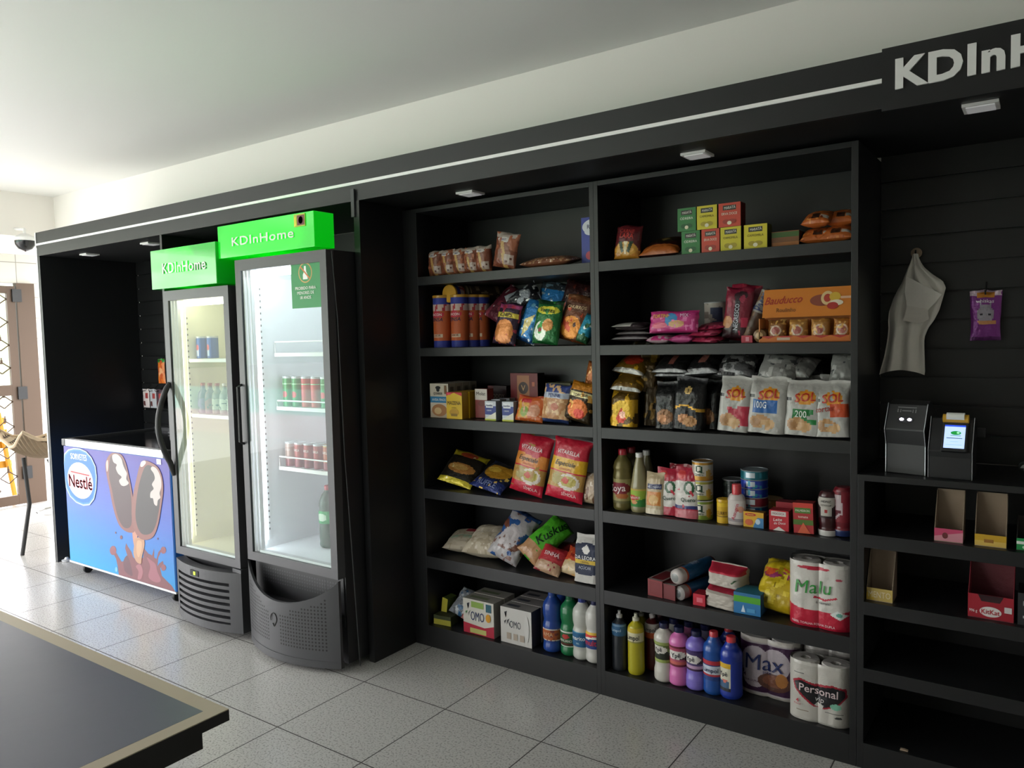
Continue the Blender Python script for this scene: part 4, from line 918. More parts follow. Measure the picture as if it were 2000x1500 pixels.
# ---------------------------------------------------------------- checkout niche
# hanging plastic bag
hb = empty('carrier_bag', (5.30, .80, 1.33)); tag(hb, 'white plastic carrier bag hung from a hook on the slat wall', 'bag')
rows_ = [(1.331, -.115, .034), (1.345, -.112, .036), (1.40, -.098, .034), (1.464, -.088, .032), (1.50, -.085, .045), (1.525, -.086, .062), (1.56, -.084, .078), (1.607, -.070, .090), (1.64, -.055, .098), (1.664, -.042, .088), (1.69, -.032, .055), (1.715, -.022, .030), (1.732, -.014, .020), (1.75, -.009, .012), (1.765, -.006, .010)]
def bagp(side):
    def S(u, v):
        f = v * (len(rows_) - 1); i = min(int(f), len(rows_) - 2); t = f - i
        z, a, b_ = [rows_[i][k_] * (1 - t) + rows_[i + 1][k_] * t for k_ in range(3)]
        th = .022 * math.sin(PI * min(1, max(0, u))) ** .6 * (1 if v < .8 else .6); wr = .012 * (vnoise(u * 5 + 1, v * 6, 4) - .5) + .006 * math.sin(u * 16 + v * 5)
        z2 = z - 1.33 + (.018 * (1 - 4 * (u - .5) ** 2) * max(0, 1 - v * 8))
        return (a + (b_ - a) * u, side * th + wr * (side < 0), z2)
    return S
mb = MB().grid(bagp(-1), 24, 44, c='#efece4'); mb.grid(bagp(1), 24, 44, c='#efece4', flip=True); mb.build('bag_body', 'matte', hb, smooth=60)
mb = MB()
fl = [(-.022, .355), (.09, .285), (.072, .262), (.04, .225), (-.02, .25), (-.028, .30)]
ids = [mb.V((x, -.040 + .01 * i_ / 6, z)) for i_, (x, z) in enumerate(fl)]; ids2 = [mb.V((x, -.034 + .01 * i_ / 6, z)) for i_, (x, z) in enumerate(fl)]
mb.face(ids, '#f6f3ec'); mb.face(ids2[::-1], '#f6f3ec')
for i_ in range(6): mb.face((ids[i_], ids2[i_], ids2[(i_ + 1) % 6], ids[(i_ + 1) % 6]), '#f6f3ec')
fl = [(-.018, .25), (.045, .235), (.05, .20), (.018, .185), (-.032, .198)]
ids = [mb.V((x, -.036, z)) for x, z in fl]; ids2 = [mb.V((x, -.031, z)) for x, z in fl]
mb.face(ids, '#ece8e0'); mb.face(ids2[::-1], '#ece8e0')
mb.build('folded_flap', 'matte', hb)
hk = tag(empty('wall_hook', (5.302, .82, 1.77)), 'round pale hook on the slat wall holding the carrier bag', 'hook')
mb = MB().lathe([(.004, -.006), (.018, -.004), (.018, .004), (.004, .006)], 20, axis='y'); mb.build('disc', 'kraft', hk, smooth=40)
MB().tube([(0, -.005, -.004), (0, -.02, -.012), (0, -.024, 0), (0, -.022, .008)], .003, 6).build('prong', 'rubber', hk)
MB().tube([(0, .006, 0), (0, .026, 0)], .004, 6).build('stem', 'rubber', hk)
hangpack('pet_food_pouch', 5.517, 1.452, .094, .172, '#7d2f86', [('b', .9, 1, '#c9b2c4'), ('r', .25, .86, .75, .98, '#c9822a'), ('e', .5, .52, .27, .2, '#9a93a0'), ('p', [(.28, .6), (.34, .78), (.45, .66)], '#8f8896'), ('p', [(.55, .66), (.66, .78), (.72, .6)], '#8f8896'), ('e', .38, .52, .05, .03, '#2a2530'), ('e', .62, .52, .05, .03, '#2a2530'), ('e', .55, .36, .32, .05, '#c98a5a'), ('b', .0, .06, '#5a2262'), ('t', 'whiskas', .48, .79, .07, '#e6dcea', 0, .6)],
         'purple pet food pouch with a grey cat hanging right of the carrier bag', 'pet food', y=.815, m='foil')
# barcode scanner stand
scn = empty('barcode_scanner', (5.325, .565, 1.015), (0, 0, math.radians(-14))); tag(scn, 'black self checkout barcode scanner with two bright lights on the counter', 'scanner')
pr_ = [(-.05, 0), (.05, 0), (.05, .20), (.0, .245), (-.03, .232), (-.062, .15), (-.05, .10)]
bo = MB().prism(pr_, -.062, .062).build('housing', 'blackplastic', scn, bevel=.003)
mb = MB().prism([(-.0525, .002), (-.0505, .002), (-.0505, .10), (-.0625, .15), (-.031, .234), (-.033, .236), (-.0645, .15), (-.0525, .098)], -.0635, -.0615); mb.build('edge_trim', 'steel', scn)
mb = MB().prism([(-.0525, .002), (-.0505, .002), (-.0505, .10), (-.0625, .15), (-.031, .234), (-.033, .236), (-.0645, .15), (-.0525, .098)], .0615, .0635); mb.build('edge_trim', 'steel', scn)
M['led'] = emis('scanner_led', '#f2e6ff', 25)
nrm = Vector((0, -.93, .36)).normalized(); tang = Vector((0, .36, .93)).normalized(); o0 = Vector((0, -.0500, .183))
def onface(x, t, lift): return Vector((x, 0, 0)) + o0 + tang * t + nrm * lift
mb = MB(); ids = [mb.V(onface(.027 * math.cos(a * PI / 10), .012 * math.sin(a * PI / 10), .001)) for a in range(20)]; mb.face(ids); mb.build('window', 'smoke', scn)
for x in (-.012, .013):
    mb = MB(); mb.face([mb.V(onface(x + .0065 * math.cos(a * PI / 6), .0045 * math.sin(a * PI / 6), .0025)) for a in range(12)]); mb.build('led', 'led', scn)
mb = MB()
S5 = lambda u, v, L=0: tuple(onface((u - .5) * .06, .024 + v * .02, .0012 + L))
for q_ in ([(0, .8), (1, .8), (1, .95), (0, .95)], [(0, 0), (.06, 0), (.06, .6), (0, .6)], [(.94, 0), (1, 0), (1, .6), (.94, .6)], [(.15, 0), (.2, 0), (.2, .55), (.15, .55)], [(.8, 0), (.85, 0), (.85, .55), (.8, .55)], [(.25, .2), (.75, .2), (.75, .4), (.25, .4)]): mb.decal(q_, S5, '#77777a')
mb.build('printed_mark', 'card', scn)
# card payment terminal
pt_ = empty('payment_terminal', (5.448, .545, 1.015), (0, 0, math.radians(-3))); tag(pt_, 'black payment terminal with lit screen and yellow printer on the counter', 'terminal')
MB().prism([(-.06, 0), (.05, 0), (.05, .13), (.02, .19), (-.012, .192), (-.064, .09), (-.06, .07)], -.060, .060).build('housing', 'blackplastic', pt_, bevel=.003)
for s_ in (-1, 1):
    MB().prism([(-.0625, .002), (-.0605, .002), (-.0605, .07), (-.0645, .09), (-.0125, .194), (-.0145, .196), (-.0665, .09), (-.0625, .068)], min(s_ * .0605, s_ * .0625), max(s_ * .0605, s_ * .0625)).build('edge_trim', 'steel', pt_)
nrm2 = Vector((0, -.891, .454)); tan2 = Vector((0, .454, .891)); o2 = Vector((.012, -.064, .09))
def of2(x, t, lift): return o2 + Vector((x, 0, 0)) + tan2 * t + nrm2 * lift
mb = MB(); P8 = [of2(a, t, l) for l in (.001, .016) for a, t in ((-.036, -.004), (.036, -.004), (.036, .118), (-.036, .118))]
for p in P8: mb.V(p)
for q_ in ((0, 3, 2, 1), (4, 5, 6, 7), (0, 1, 5, 4), (1, 2, 6, 5), (2, 3, 7, 6), (3, 0, 4, 7)): mb.face(q_)
mb.build('card_reader', 'blackplastic', pt_, bevel=.003)
def emis_paint(name, s):
    m = painted(name, .3); b = m.node_tree.nodes['Principled BSDF']; a = [n for n in m.node_tree.nodes if n.type == 'ATTRIBUTE'][0]
    m.node_tree.links.new(a.outputs['Color'], b.inputs['Emission Color']); b.inputs['Emission Strength'].default_value = s
    return m
M['screen'] = emis_paint('lit_screen', .9)
mb = MB(); S6 = lambda u, v, L=0: tuple(of2((u - .5) * .058, .006 + v * .078, .0168 + L))
mb.grid(lambda u, v: S6(u, v), 1, 1, c='#b9d2ff')
print_on(mb, [('b', .93, 1, '#2a50d8'), ('e', .55, .66, .25, .085, '#1a8a3a'), ('e', .66, .67, .07, .045, '#9adfb0'), ('e', .36, .66, .05, .04, '#1a8a3a'), ('r', .3, .53, .8, .55, '#2a6a4a'), ('r', .12, .41, .88, .44, '#4a5a66'), ('r', .3, .27, .7, .285, '#8fa6c9'), ('r', .12, .13, .88, .145, '#8fa6c9')], lambda u, v, L=0: S6(u, v, L), .75)
mb.build('screen', 'screen', pt_)
mb = MB().tube([of2(-.036, .106, .018), of2(.036, .106, .018)], .014, 14); mb.build('printer_cover', mat('yellow_plastic', '#c99a2a', .4), pt_, smooth=60)
mb = MB().tube([of2(-.025, .110, .026), of2(.025, .110, .026)], .0125, 16); mb.build('paper_roll', 'matte' if 0 else 'white', pt_, smooth=60)
for nm, x, z, w_, h_, lb, c, mm in (('light_switch', 5.184, 1.048, .05, .066, 'pale grey blank switch plate on the black panel left of the scanner', 'switch', 'steel'), ('power_socket', 5.507, 1.127, .026, .034, 'small dark socket on the slat wall right of the payment terminal', 'socket', 'grey')):
    if nm == 'light_switch': x = 5.225
    r_ = empty(nm, (x, YB - .0155, z)); tag(r_, lb, c)
    MB().box(-w_ / 2, w_ / 2, -.006, 0, -h_ / 2, h_ / 2).build('plate', mm, r_, bevel=.002)
    MB().box(-w_ * .3, w_ * .3, -.0075, -.006, -h_ * .3, h_ * .3).build('rocker' if c == 'switch' else 'insert', mm, r_)
kn = empty('door_knob', (5.64, YB - .016, 1.012)); tag(kn, 'round grey button at the right edge above the counter', 'button')
kn.name = 'push_button'
MB().lathe([(.001, -.03), (.016, -.028), (.02, -.015), (.02, -.004), (.024, 0)], 20, axis='y').build('button_cap', 'steel', kn, smooth=50)
# small scrap of paper on the counter base
tag(MB().prism([(-.012, .0), (.012, .001), (.013, .004), (0, .0055), (-.011, .004)], -.005, .005, 'y').build('paper_scrap', 'kraft', loc=(5.322, .47, .0902)), 'small white scrap of paper lying inside the bottom of the counter', 'paper')

# open display cartons on the counter shelves
def display(name, x0, x1, z, h, front, depth, base, ops, lb, y=.478, inner='#a08e7a', cat='carton', fa_=.33, wall='#8a7a68'):
    w_ = x1 - x0; r = empty(name, ((x0 + x1) / 2, y, z)); tag(r, lb, cat, 'open display cartons under the counter')
    t = .002; a = w_ / 2; fh = h * fa_
    b_ = MB().box(-a, a, depth - t, depth, 0, h, inner); b_.box(-a, a, 0, depth - t, 0, t, inner)
    for s_ in (-1, 1): b_.prism([(t, t), (depth - t, t), (depth - t, h), (depth * .75, h * .98), (t, fh)], min(s_ * a, s_ * (a - t)), max(s_ * a, s_ * (a - t)), c=wall)
    b_.build('tray', 'matte', r)
    f_ = MB().box(-a, a, 0, t, t, fh, base)
    S = lambda u, v, L=0: (-a + u * w_, -L, t + v * (fh - t)); print_on(f_, ops, S, w_ / fh)
    f_.build('front_panel', 'card', r); return r
display('display_carton', 5.404, 5.484, .813, .155, 0, .09, '#c2456a', [('p', [(0, 0), (1, 0), (1, .8), (.55, .6), (0, .35)], '#cf8a98'), ('e', .38, .45, .1, .25, '#6b2a30')], 'open brown carton with a pink front, empty, on the top counter shelf', fa_=.27)
display('display_carton', 5.516, 5.600, .813, .155, 0, .09, '#c9a02a', [('b', 0, .45, '#d6b45a'), ('r', .3, .3, .6, .6, '#9a6a2a')], 'open brown carton with a yellow front on the top counter shelf', fa_=.24)
display('display_carton', 5.626, 5.70, .813, .09, 0, .09, '#1f8a4a', [('b', .5, .75, '#e0e6e0'), ('e', .4, .25, .2, .2, '#bfe0c4')], 'green and white carton cut by the right edge on the top counter shelf', fa_=.42, inner='#2a2320', wall='#26201e')
display('display_carton', 5.203, 5.283, .582, .16, 0, .09, '#bca45a', [('t', 'MENTO', .5, .5, .5, '#d9cfae', 0, .85), ('r', .0, .0, .3, .6, '#c9a838')], 'open brown carton with a pale yellow front at the left of the second counter shelf', fa_=.27)
kk = display('display_carton', 5.500, 5.622, .582, .165, 0, .11, '#9a1c2c', [('p', [(.22, 1), (.78, 1), (.70, .72), (.30, .72)], '#2a1218'), ('e', .5, .3, .24, .22, '#d8d2d0'), ('t', 'KitKat', .5, .3, .2, '#b01a2a', 0, .4), ('t', '996 g', .12, .28, .12, '#e6d6d6', 0, .18), ('r', .8, .35, .96, .6, '#c9c2c2')], 'open red chocolate bar carton with white oval on the second counter shelf', fa_=.46, inner='#6a3038', wall='#7a2430')
display('display_carton', 5.632, 5.70, .575 + .007, .10, 0, .11, '#26282c', [('r', .2, .6, .8, .75, '#9a9a9a'), ('r', .2, .2, .6, .28, '#b0b0b0')], 'black carton with grey lettering cut by the right edge, beside the red carton', fa_=.99, inner='#26282c', wall='#26282c')

# ---------------------------------------------------------------- goods on the shelves
bd = empty('biscuit_display', (4.996, .476, 1.4612)); tag(bd, 'orange wafer display box with red script name at the right of the second right shelf', 'box')
bw = .308; Z1 = .19
mb = MB().box(-bw / 2, bw / 2, .068, .071, 0, Z1, '#c06a1c'); mb.box(-bw / 2, bw / 2, 0, .067, 0, .003, '#c06a1c'); mb.box(-bw / 2, -bw / 2 + .003, 0, .067, .0035, .085, '#d98a4a'); mb.box(bw / 2 - .003, bw / 2, 0, .067, .0035, .085, '#c06a1c')
mb.build('tray', 'card', bd)
mb = MB(); Sd = lambda u, v, L=0: (-bw / 2 + u * bw, .067 - L - .028 * (1 - v), .088 + v * (Z1 - .088))
mb.grid(lambda u, v: Sd(u, v), 4, 4, c='#d07a1e'); mb.grid(lambda u, v: (Sd(u, v)[0], Sd(u, v)[1] + .002, Sd(u, v)[2]), 1, 1, c='#a8621c', flip=True)
print_on(mb, [('t', 'Bauducco', .24, .62, .26, '#a82a20', .04, .42, .35), ('t', 'Roulinho', .27, .26, .14, '#7a4a18', 0, .22), ('e', .66, .55, .13, .2, '#8a4430'), ('e', .72, .62, .07, .24, '#e0c08a'), ('e', .72, .62, .04, .14, '#b03a2a'), ('e', .80, .66, .06, .15, '#d8b03a'), ('e', .82, .45, .07, .1, '#e6d8c0'), ('e', .78, .35, .06, .12, '#b0302a'), ('r', .86, .58, .99, .66, '#e0b090')], Sd, bw / (Z1 - .088))
mb.build('header_card', 'card', bd)
mb = MB().box(-bw / 2 + .004, bw / 2 - .004, 0, .002, .0035, .022, '#c86a1e')
print_on(mb, [('p', [(.0, 1), (.1, .5), (.2, 1), (.3, .5), (.4, 1), (.5, .5), (.6, 1), (.7, .5), (.8, 1), (.9, .5), (1, 1)], '#b02c20'), ('r', .2, .2, .35, .7, '#c9b09a')], lambda u, v, L=0: (-bw / 2 + .004 + u * (bw - .008), -L, .0035 + v * .0185), 16)
mb.build('front_lip', 'card', bd)
ITEMS = [
{'d':0.06,'w':0.088,'h':0.122,'base':'#7e4530','ops':[('b',0.86,1,'#b9aaa0'),('e',0.45,0.8,0.3,0.07,'#d8d0cc'),('t','FIRST',0.45,0.8,0.05,'#2c2c6a',0,0.4),('p',[(0.55,0.0),(0.75,0.0),(0.45,0.75),(0.3,0.75)],'#c2995a'),('n','#a8664a',9,0.3),('r',0.55,0.1,0.95,0.4,'#b8a298'),('r',0.62,0.16,0.72,0.22,'#5a3020'),('r',0.8,0.26,0.9,0.32,'#5a3020')],'m':'plastic','group':'wafer packs standing on the top left shelf','rot':(0,0,0),'kind_':'bag','name':'wafer_pack','cat':'biscuits','label':'leftmost brown and cream wafer pack of the upright row on the top left shelf','geo':(3.261,3.341,0.482,1.797,0.114),'off':(-0.002,0.0,0.0)},
{'d':0.06,'w':0.088,'h':0.122,'base':'#7e4530','ops':[('b',0.86,1,'#b9aaa0'),('e',0.45,0.8,0.3,0.07,'#d8d0cc'),('t','FIRST',0.45,0.8,0.05,'#2c2c6a',0,0.4),('p',[(0.55,0.0),(0.75,0.0),(0.45,0.75),(0.3,0.75)],'#c2995a'),('n','#a8664a',9,0.3),('r',0.55,0.1,0.95,0.4,'#b8a298'),('r',0.62,0.16,0.72,0.22,'#5a3020'),('r',0.8,0.26,0.9,0.32,'#5a3020')],'m':'plastic','group':'wafer packs standing on the top left shelf','rot':(0,0,0),'kind_':'bag','name':'wafer_pack','cat':'biscuits','label':'second brown wafer pack from the left in the upright row on the top left shelf','geo':(3.334,3.412,0.482,1.797,0.115),'off':(0.003,0.0,0.0)},
{'d':0.06,'w':0.088,'h':0.122,'base':'#7e4530','ops':[('b',0.86,1,'#b9aaa0'),('e',0.45,0.8,0.3,0.07,'#d8d0cc'),('t','FIRST',0.45,0.8,0.05,'#2c2c6a',0,0.4),('p',[(0.55,0.0),(0.75,0.0),(0.45,0.75),(0.3,0.75)],'#c2995a'),('n','#a8664a',9,0.3),('r',0.55,0.1,0.95,0.4,'#b8a298'),('r',0.62,0.16,0.72,0.22,'#5a3020'),('r',0.8,0.26,0.9,0.32,'#5a3020')],'m':'plastic','group':'wafer packs standing on the top left shelf','rot':(0,0,0),'kind_':'bag','name':'wafer_pack','cat':'biscuits','label':'middle brown wafer pack of the upright row on the top left shelf','geo':(3.406,3.482,0.482,1.797,0.116),'off':(0.004,0.0,0.0)},
{'d':0.06,'w':0.088,'h':0.122,'base':'#7e4530','ops':[('b',0.86,1,'#b9aaa0'),('e',0.45,0.8,0.3,0.07,'#d8d0cc'),('t','FIRST',0.45,0.8,0.05,'#2c2c6a',0,0.4),('p',[(0.55,0.0),(0.75,0.0),(0.45,0.75),(0.3,0.75)],'#c2995a'),('n','#a8664a',9,0.3),('r',0.55,0.1,0.95,0.4,'#b8a298'),('r',0.62,0.16,0.72,0.22,'#5a3020'),('r',0.8,0.26,0.9,0.32,'#5a3020')],'m':'plastic','group':'wafer packs standing on the top left shelf','rot':(0,0,0),'kind_':'bag','name':'wafer_pack','cat':'biscuits','label':'fourth brown wafer pack from the left in the upright row on the top left shelf','geo':(3.476,3.551,0.482,1.797,0.117),'off':(0.003,0.0,0.0)},
{'d':0.06,'w':0.088,'h':0.122,'base':'#7e4530','ops':[('b',0.86,1,'#b9aaa0'),('e',0.45,0.8,0.3,0.07,'#d8d0cc'),('t','FIRST',0.45,0.8,0.05,'#2c2c6a',0,0.4),('p',[(0.55,0.0),(0.75,0.0),(0.45,0.75),(0.3,0.75)],'#c2995a'),('n','#a8664a',9,0.3),('r',0.55,0.1,0.95,0.4,'#b8a298'),('r',0.62,0.16,0.72,0.22,'#5a3020'),('r',0.8,0.26,0.9,0.32,'#5a3020')],'m':'plastic','group':'wafer packs standing on the top left shelf','rot':(0,0,0),'kind_':'bag','name':'wafer_pack','cat':'biscuits','label':'rightmost brown wafer pack of the tight upright row on the top left shelf','geo':(3.545,3.615,0.482,1.797,0.111),'off':(0.004,0.0,0.0)},
{'d':0.05,'w':0.125,'h':0.155,'base':'#7e4530','ops':[('b',0.86,1,'#b9aaa0'),('e',0.45,0.8,0.3,0.07,'#d8d0cc'),('t','FIRST',0.45,0.8,0.05,'#2c2c6a',0,0.4),('p',[(0.55,0.0),(0.75,0.0),(0.45,0.75),(0.3,0.75)],'#c2995a'),('n','#a8664a',9,0.3),('r',0.55,0.1,0.95,0.4,'#b8a298'),('r',0.62,0.16,0.72,0.22,'#5a3020'),('r',0.8,0.26,0.9,0.32,'#5a3020')],'rot':(0,12,0),'kind_':'bag','name':'wafer_pack','cat':'biscuits','label':'brown and cream wafer pack leaning alone to the right of the upright row','geo':(3.649,3.782,0.48,1.797,0.131)},
{'w':0.26,'h':0.12,'d':0.045,'base':'#7a4a34','ops':[('n','#b08866',14,0.4),('n','#d8c2b0',22,0.2),('t','FIRST',0.2,0.5,0.3,'#3a2a5a',0,0.2)],'rot':(-82,0,0),'kind_':'bag','name':'wafer_pack','cat':'biscuits','label':'long brown wafer pack lying flat near the middle of the top left shelf','geo':(3.802,4.053,0.48,1.797,0.047)},
{'w':0.1,'d':0.05,'base':'#2f3d9c','ops':[('e',0.6,0.8,0.55,0.16,'#dfe0ea'),('e',0.45,0.7,0.3,0.08,'#dfe0ea'),('t','Ro',0.42,0.8,0.085,'#222a5a'),('e',0.4,0.2,0.2,0.09,'#c03a50'),('p',[(0.45,0.55),(0.7,0.5),(0.6,0.3)],'#b7c2e6')],'kind_':'box','name':'cereal_box','cat':'box','label':'tall blue box with white cloud,half hidden at the end of the top left shelf','geo':(4.085,4.165,0.56,1.797,0.2)},
{'base':'#b9592c','ops':[('b',0.88,1,'#27348c'),('b',0,0.13,'#27348c'),('b',0.72,0.88,'#c9b0a8'),('p',[(0.1,0.72),(0.2,0.72),(0.3,0.88),(0.2,0.88)],'#a8303a'),('p',[(0.4,0.72),(0.5,0.72),(0.6,0.88),(0.5,0.88)],'#a8303a'),('p',[(0.7,0.72),(0.8,0.72),(0.9,0.88),(0.8,0.88)],'#a8303a'),('e',0.5,0.66,0.3,0.06,'#c22d42'),('t','BACON',0.5,0.66,0.05,'#f2dede',0,0.4),('t','SENSA',0.5,0.56,0.07,'#151d4a',0,0.5,0.2),('r',0.3,0.2,0.7,0.28,'#d9c2a8'),('t','SABOR',0.5,0.24,0.045,'#8a3a1a',0,0.3)],'lid':'#b98a28','group':'snack canisters on the second left shelf','m':'matte','w':0.088,'h':0.235,'kind_':'can','name':'snack_canister','cat':'canister','label':'leftmost orange and blue snack canister on the second left shelf','geo':(3.265,3.37,0.48,1.46,0.216),'off':(-0.003,0.0,0.0)},
{'base':'#b9592c','ops':[('b',0.88,1,'#27348c'),('b',0,0.13,'#27348c'),('b',0.72,0.88,'#c9b0a8'),('p',[(0.1,0.72),(0.2,0.72),(0.3,0.88),(0.2,0.88)],'#a8303a'),('p',[(0.4,0.72),(0.5,0.72),(0.6,0.88),(0.5,0.88)],'#a8303a'),('p',[(0.7,0.72),(0.8,0.72),(0.9,0.88),(0.8,0.88)],'#a8303a'),('e',0.5,0.66,0.3,0.06,'#c22d42'),('t','BACON',0.5,0.66,0.05,'#f2dede',0,0.4),('t','SENSA',0.5,0.56,0.07,'#151d4a',0,0.5,0.2),('r',0.3,0.2,0.7,0.28,'#d9c2a8'),('t','SABOR',0.5,0.24,0.045,'#8a3a1a',0,0.3)],'lid':'#b98a28','group':'snack canisters on the second left shelf','m':'matte','w':0.088,'h':0.235,'kind_':'can','name':'snack_canister','cat':'canister','label':'second orange and blue snack canister from the left','geo':(3.356,3.453,0.5,1.46,0.212),'off':(0.002,0.0,0.0)},
{'base':'#b9592c','ops':[('b',0.88,1,'#27348c'),('b',0,0.13,'#27348c'),('b',0.72,0.88,'#c9b0a8'),('p',[(0.1,0.72),(0.2,0.72),(0.3,0.88),(0.2,0.88)],'#a8303a'),('p',[(0.4,0.72),(0.5,0.72),(0.6,0.88),(0.5,0.88)],'#a8303a'),('p',[(0.7,0.72),(0.8,0.72),(0.9,0.88),(0.8,0.88)],'#a8303a'),('e',0.5,0.66,0.3,0.06,'#c22d42'),('t','BACON',0.5,0.66,0.05,'#f2dede',0,0.4),('t','SENSA',0.5,0.56,0.07,'#151d4a',0,0.5,0.2),('r',0.3,0.2,0.7,0.28,'#d9c2a8'),('t','SABOR',0.5,0.24,0.045,'#8a3a1a',0,0.3)],'lid':'#b98a28','group':'snack canisters on the second left shelf','m':'matte','w':0.088,'h':0.235,'kind_':'can','name':'snack_canister','cat':'canister','label':'third snack canister from the left,in shade behind the second','geo':(3.395,3.47,0.56,1.46,0.212)},
{'base':'#b9592c','ops':[('b',0.88,1,'#27348c'),('b',0,0.13,'#27348c'),('b',0.72,0.88,'#c9b0a8'),('p',[(0.1,0.72),(0.2,0.72),(0.3,0.88),(0.2,0.88)],'#a8303a'),('p',[(0.4,0.72),(0.5,0.72),(0.6,0.88),(0.5,0.88)],'#a8303a'),('p',[(0.7,0.72),(0.8,0.72),(0.9,0.88),(0.8,0.88)],'#a8303a'),('e',0.5,0.66,0.3,0.06,'#c22d42'),('t','BACON',0.5,0.66,0.05,'#f2dede',0,0.4),('t','SENSA',0.5,0.56,0.07,'#151d4a',0,0.5,0.2),('r',0.3,0.2,0.7,0.28,'#d9c2a8'),('t','SABOR',0.5,0.24,0.045,'#8a3a1a',0,0.3)],'lid':'#b98a28','group':'snack canisters on the second left shelf','m':'matte','w':0.088,'h':0.235,'kind_':'can','name':'snack_canister','cat':'canister','label':'rightmost snack canister,in shade next to the chips','geo':(3.426,3.488,0.6,1.46,0.212)},
{'w':0.083,'h':0.2,'base':'#b9592c','ops':[('b',0.88,1,'#27348c'),('b',0,0.13,'#27348c'),('b',0.72,0.88,'#c9b0a8'),('p',[(0.1,0.72),(0.2,0.72),(0.3,0.88),(0.2,0.88)],'#a8303a'),('p',[(0.4,0.72),(0.5,0.72),(0.6,0.88),(0.5,0.88)],'#a8303a'),('p',[(0.7,0.72),(0.8,0.72),(0.9,0.88),(0.8,0.88)],'#a8303a'),('e',0.5,0.66,0.3,0.06,'#c22d42'),('t','BACON',0.5,0.66,0.05,'#f2dede',0,0.4),('t','SENSA',0.5,0.56,0.07,'#151d4a',0,0.5,0.2),('r',0.3,0.2,0.7,0.28,'#d9c2a8'),('t','SABOR',0.5,0.24,0.045,'#8a3a1a',0,0.3)],'lid':'#c9962c','m':'matte','rot':(90,0,0),'kind_':'can','name':'snack_canister','cat':'canister','label':'snack canister lying on top of the row with its yellow lid facing out','geo':(3.323,3.414,0.5,1.709,0.04),'off':(0.003,0.012,0.0015)},
{'w':0.083,'h':0.2,'base':'#3a2a20','ops':[('n','#80705a',9,0.25)],'lid':'#3a3226','m':'matte','rot':(90,0,-20),'kind_':'can','name':'snack_canister','cat':'canister','label':'dark snack canister lying on top of the row behind the yellow lid','geo':(3.372,3.501,0.56,1.709,0.029),'off':(0.003,0.012,0.0015)},
{'w':0.15,'h':0.2,'d':0.055,'base':'#5c2030','ops':[('n','#8a3a4a',7,0.3),('n','#c9c2c6',11,0.12)],'m':'foil','rot':(-40,25,-10),'group':'chips piled on the second left shelf','kind_':'bag','name':'chips_bag','cat':'chips','label':'maroon foil bag of chips lying low at the left of the chips pile','geo':(3.537,3.711,0.56,1.56,0.092)},
{'w':0.125,'h':0.19,'d':0.055,'base':'#3a2a40','ops':[('b',0.85,0.95,'#a8487a'),('b',0.62,0.76,'#d8c24a'),('t','CHIPS',0.5,0.69,0.09,'#2a1a2a',0,0.7,0.2),('e',0.5,0.3,0.42,0.28,'#d98a4a'),('n','#c0445a',9,0.22),('e',0.5,0.12,0.36,0.1,'#e0925a')],'m':'foil','rot':(-12,8,0),'group':'chips piled on the second left shelf','kind_':'bag','name':'chips_bag','cat':'chips','label':'dark chips bag with pink top and yellow name band,left front of the pile','geo':(3.642,3.776,0.475,1.46,0.148)},
{'w':0.115,'h':0.19,'d':0.055,'base':'#2a78b8','ops':[('n','#7ab8dc',8,0.3),('b',0,0.08,'#1d4f8e'),('p',[(0.3,0.5),(0.7,0.7),(0.6,0.3),(0.4,0.1)],'#d8c88a'),('n','#e4ecf2',15,0.15)],'m':'foil','rot':(-12,20,0),'group':'chips piled on the second left shelf','kind_':'bag','name':'chips_bag','cat':'chips','label':'light blue chips bag leaning between the dark bag and the green bag','geo':(3.747,3.862,0.485,1.46,0.138),'off':(0.004,0.032,0.0)},
{'w':0.11,'h':0.16,'d':0.055,'base':'#9aa0a8','ops':[('n','#26282e',7,0.45),('n','#f2f4f6',12,0.2)],'m':'foil','rot':(-30,62,-15),'group':'chips piled on the second left shelf','kind_':'bag','name':'chips_bag','cat':'chips','label':'silver and black foil bag lying slantwise across the middle of the pile','geo':(3.67,3.81,0.56,1.6,0.104),'off':(-0.004,0.0,0.0015)},
{'w':0.15,'h':0.2,'d':0.055,'base':'#2176b8','ops':[('b',0.8,1,'#39414a'),('n','#7a96ac',9,0.28),('n','#dce6ee',15,0.14)],'m':'foil','rot':(-16,10,0),'group':'chips piled on the second left shelf','kind_':'bag','name':'chips_bag','cat':'chips','label':'blue foil chips bag upright in the upper row of the pile','geo':(3.776,3.933,0.57,1.575,0.155),'off':(0.004,0.032,0.0)},
{'w':0.135,'h':0.19,'d':0.055,'base':'#1f6a34','ops':[('b',0.9,1,'#163f24'),('e',0.52,0.76,0.44,0.095,'#d8cf3a'),('t','Veneza',0.52,0.76,0.1,'#1d3a1c',-0.05,0.76,0.15),('e',0.35,0.28,0.24,0.22,'#dfe4da'),('e',0.62,0.42,0.2,0.14,'#c98a4a'),('n','#3f9a4a',8,0.2),('e',0.35,0.3,0.07,0.06,'#7a2a2a')],'m':'foil','rot':(-10,6,0),'group':'chips piled on the second left shelf','kind_':'bag','name':'chips_bag','cat':'chips','label':'green chips bag with yellow oval name at the front of the pile','geo':(3.861,3.996,0.47,1.46,0.14)},
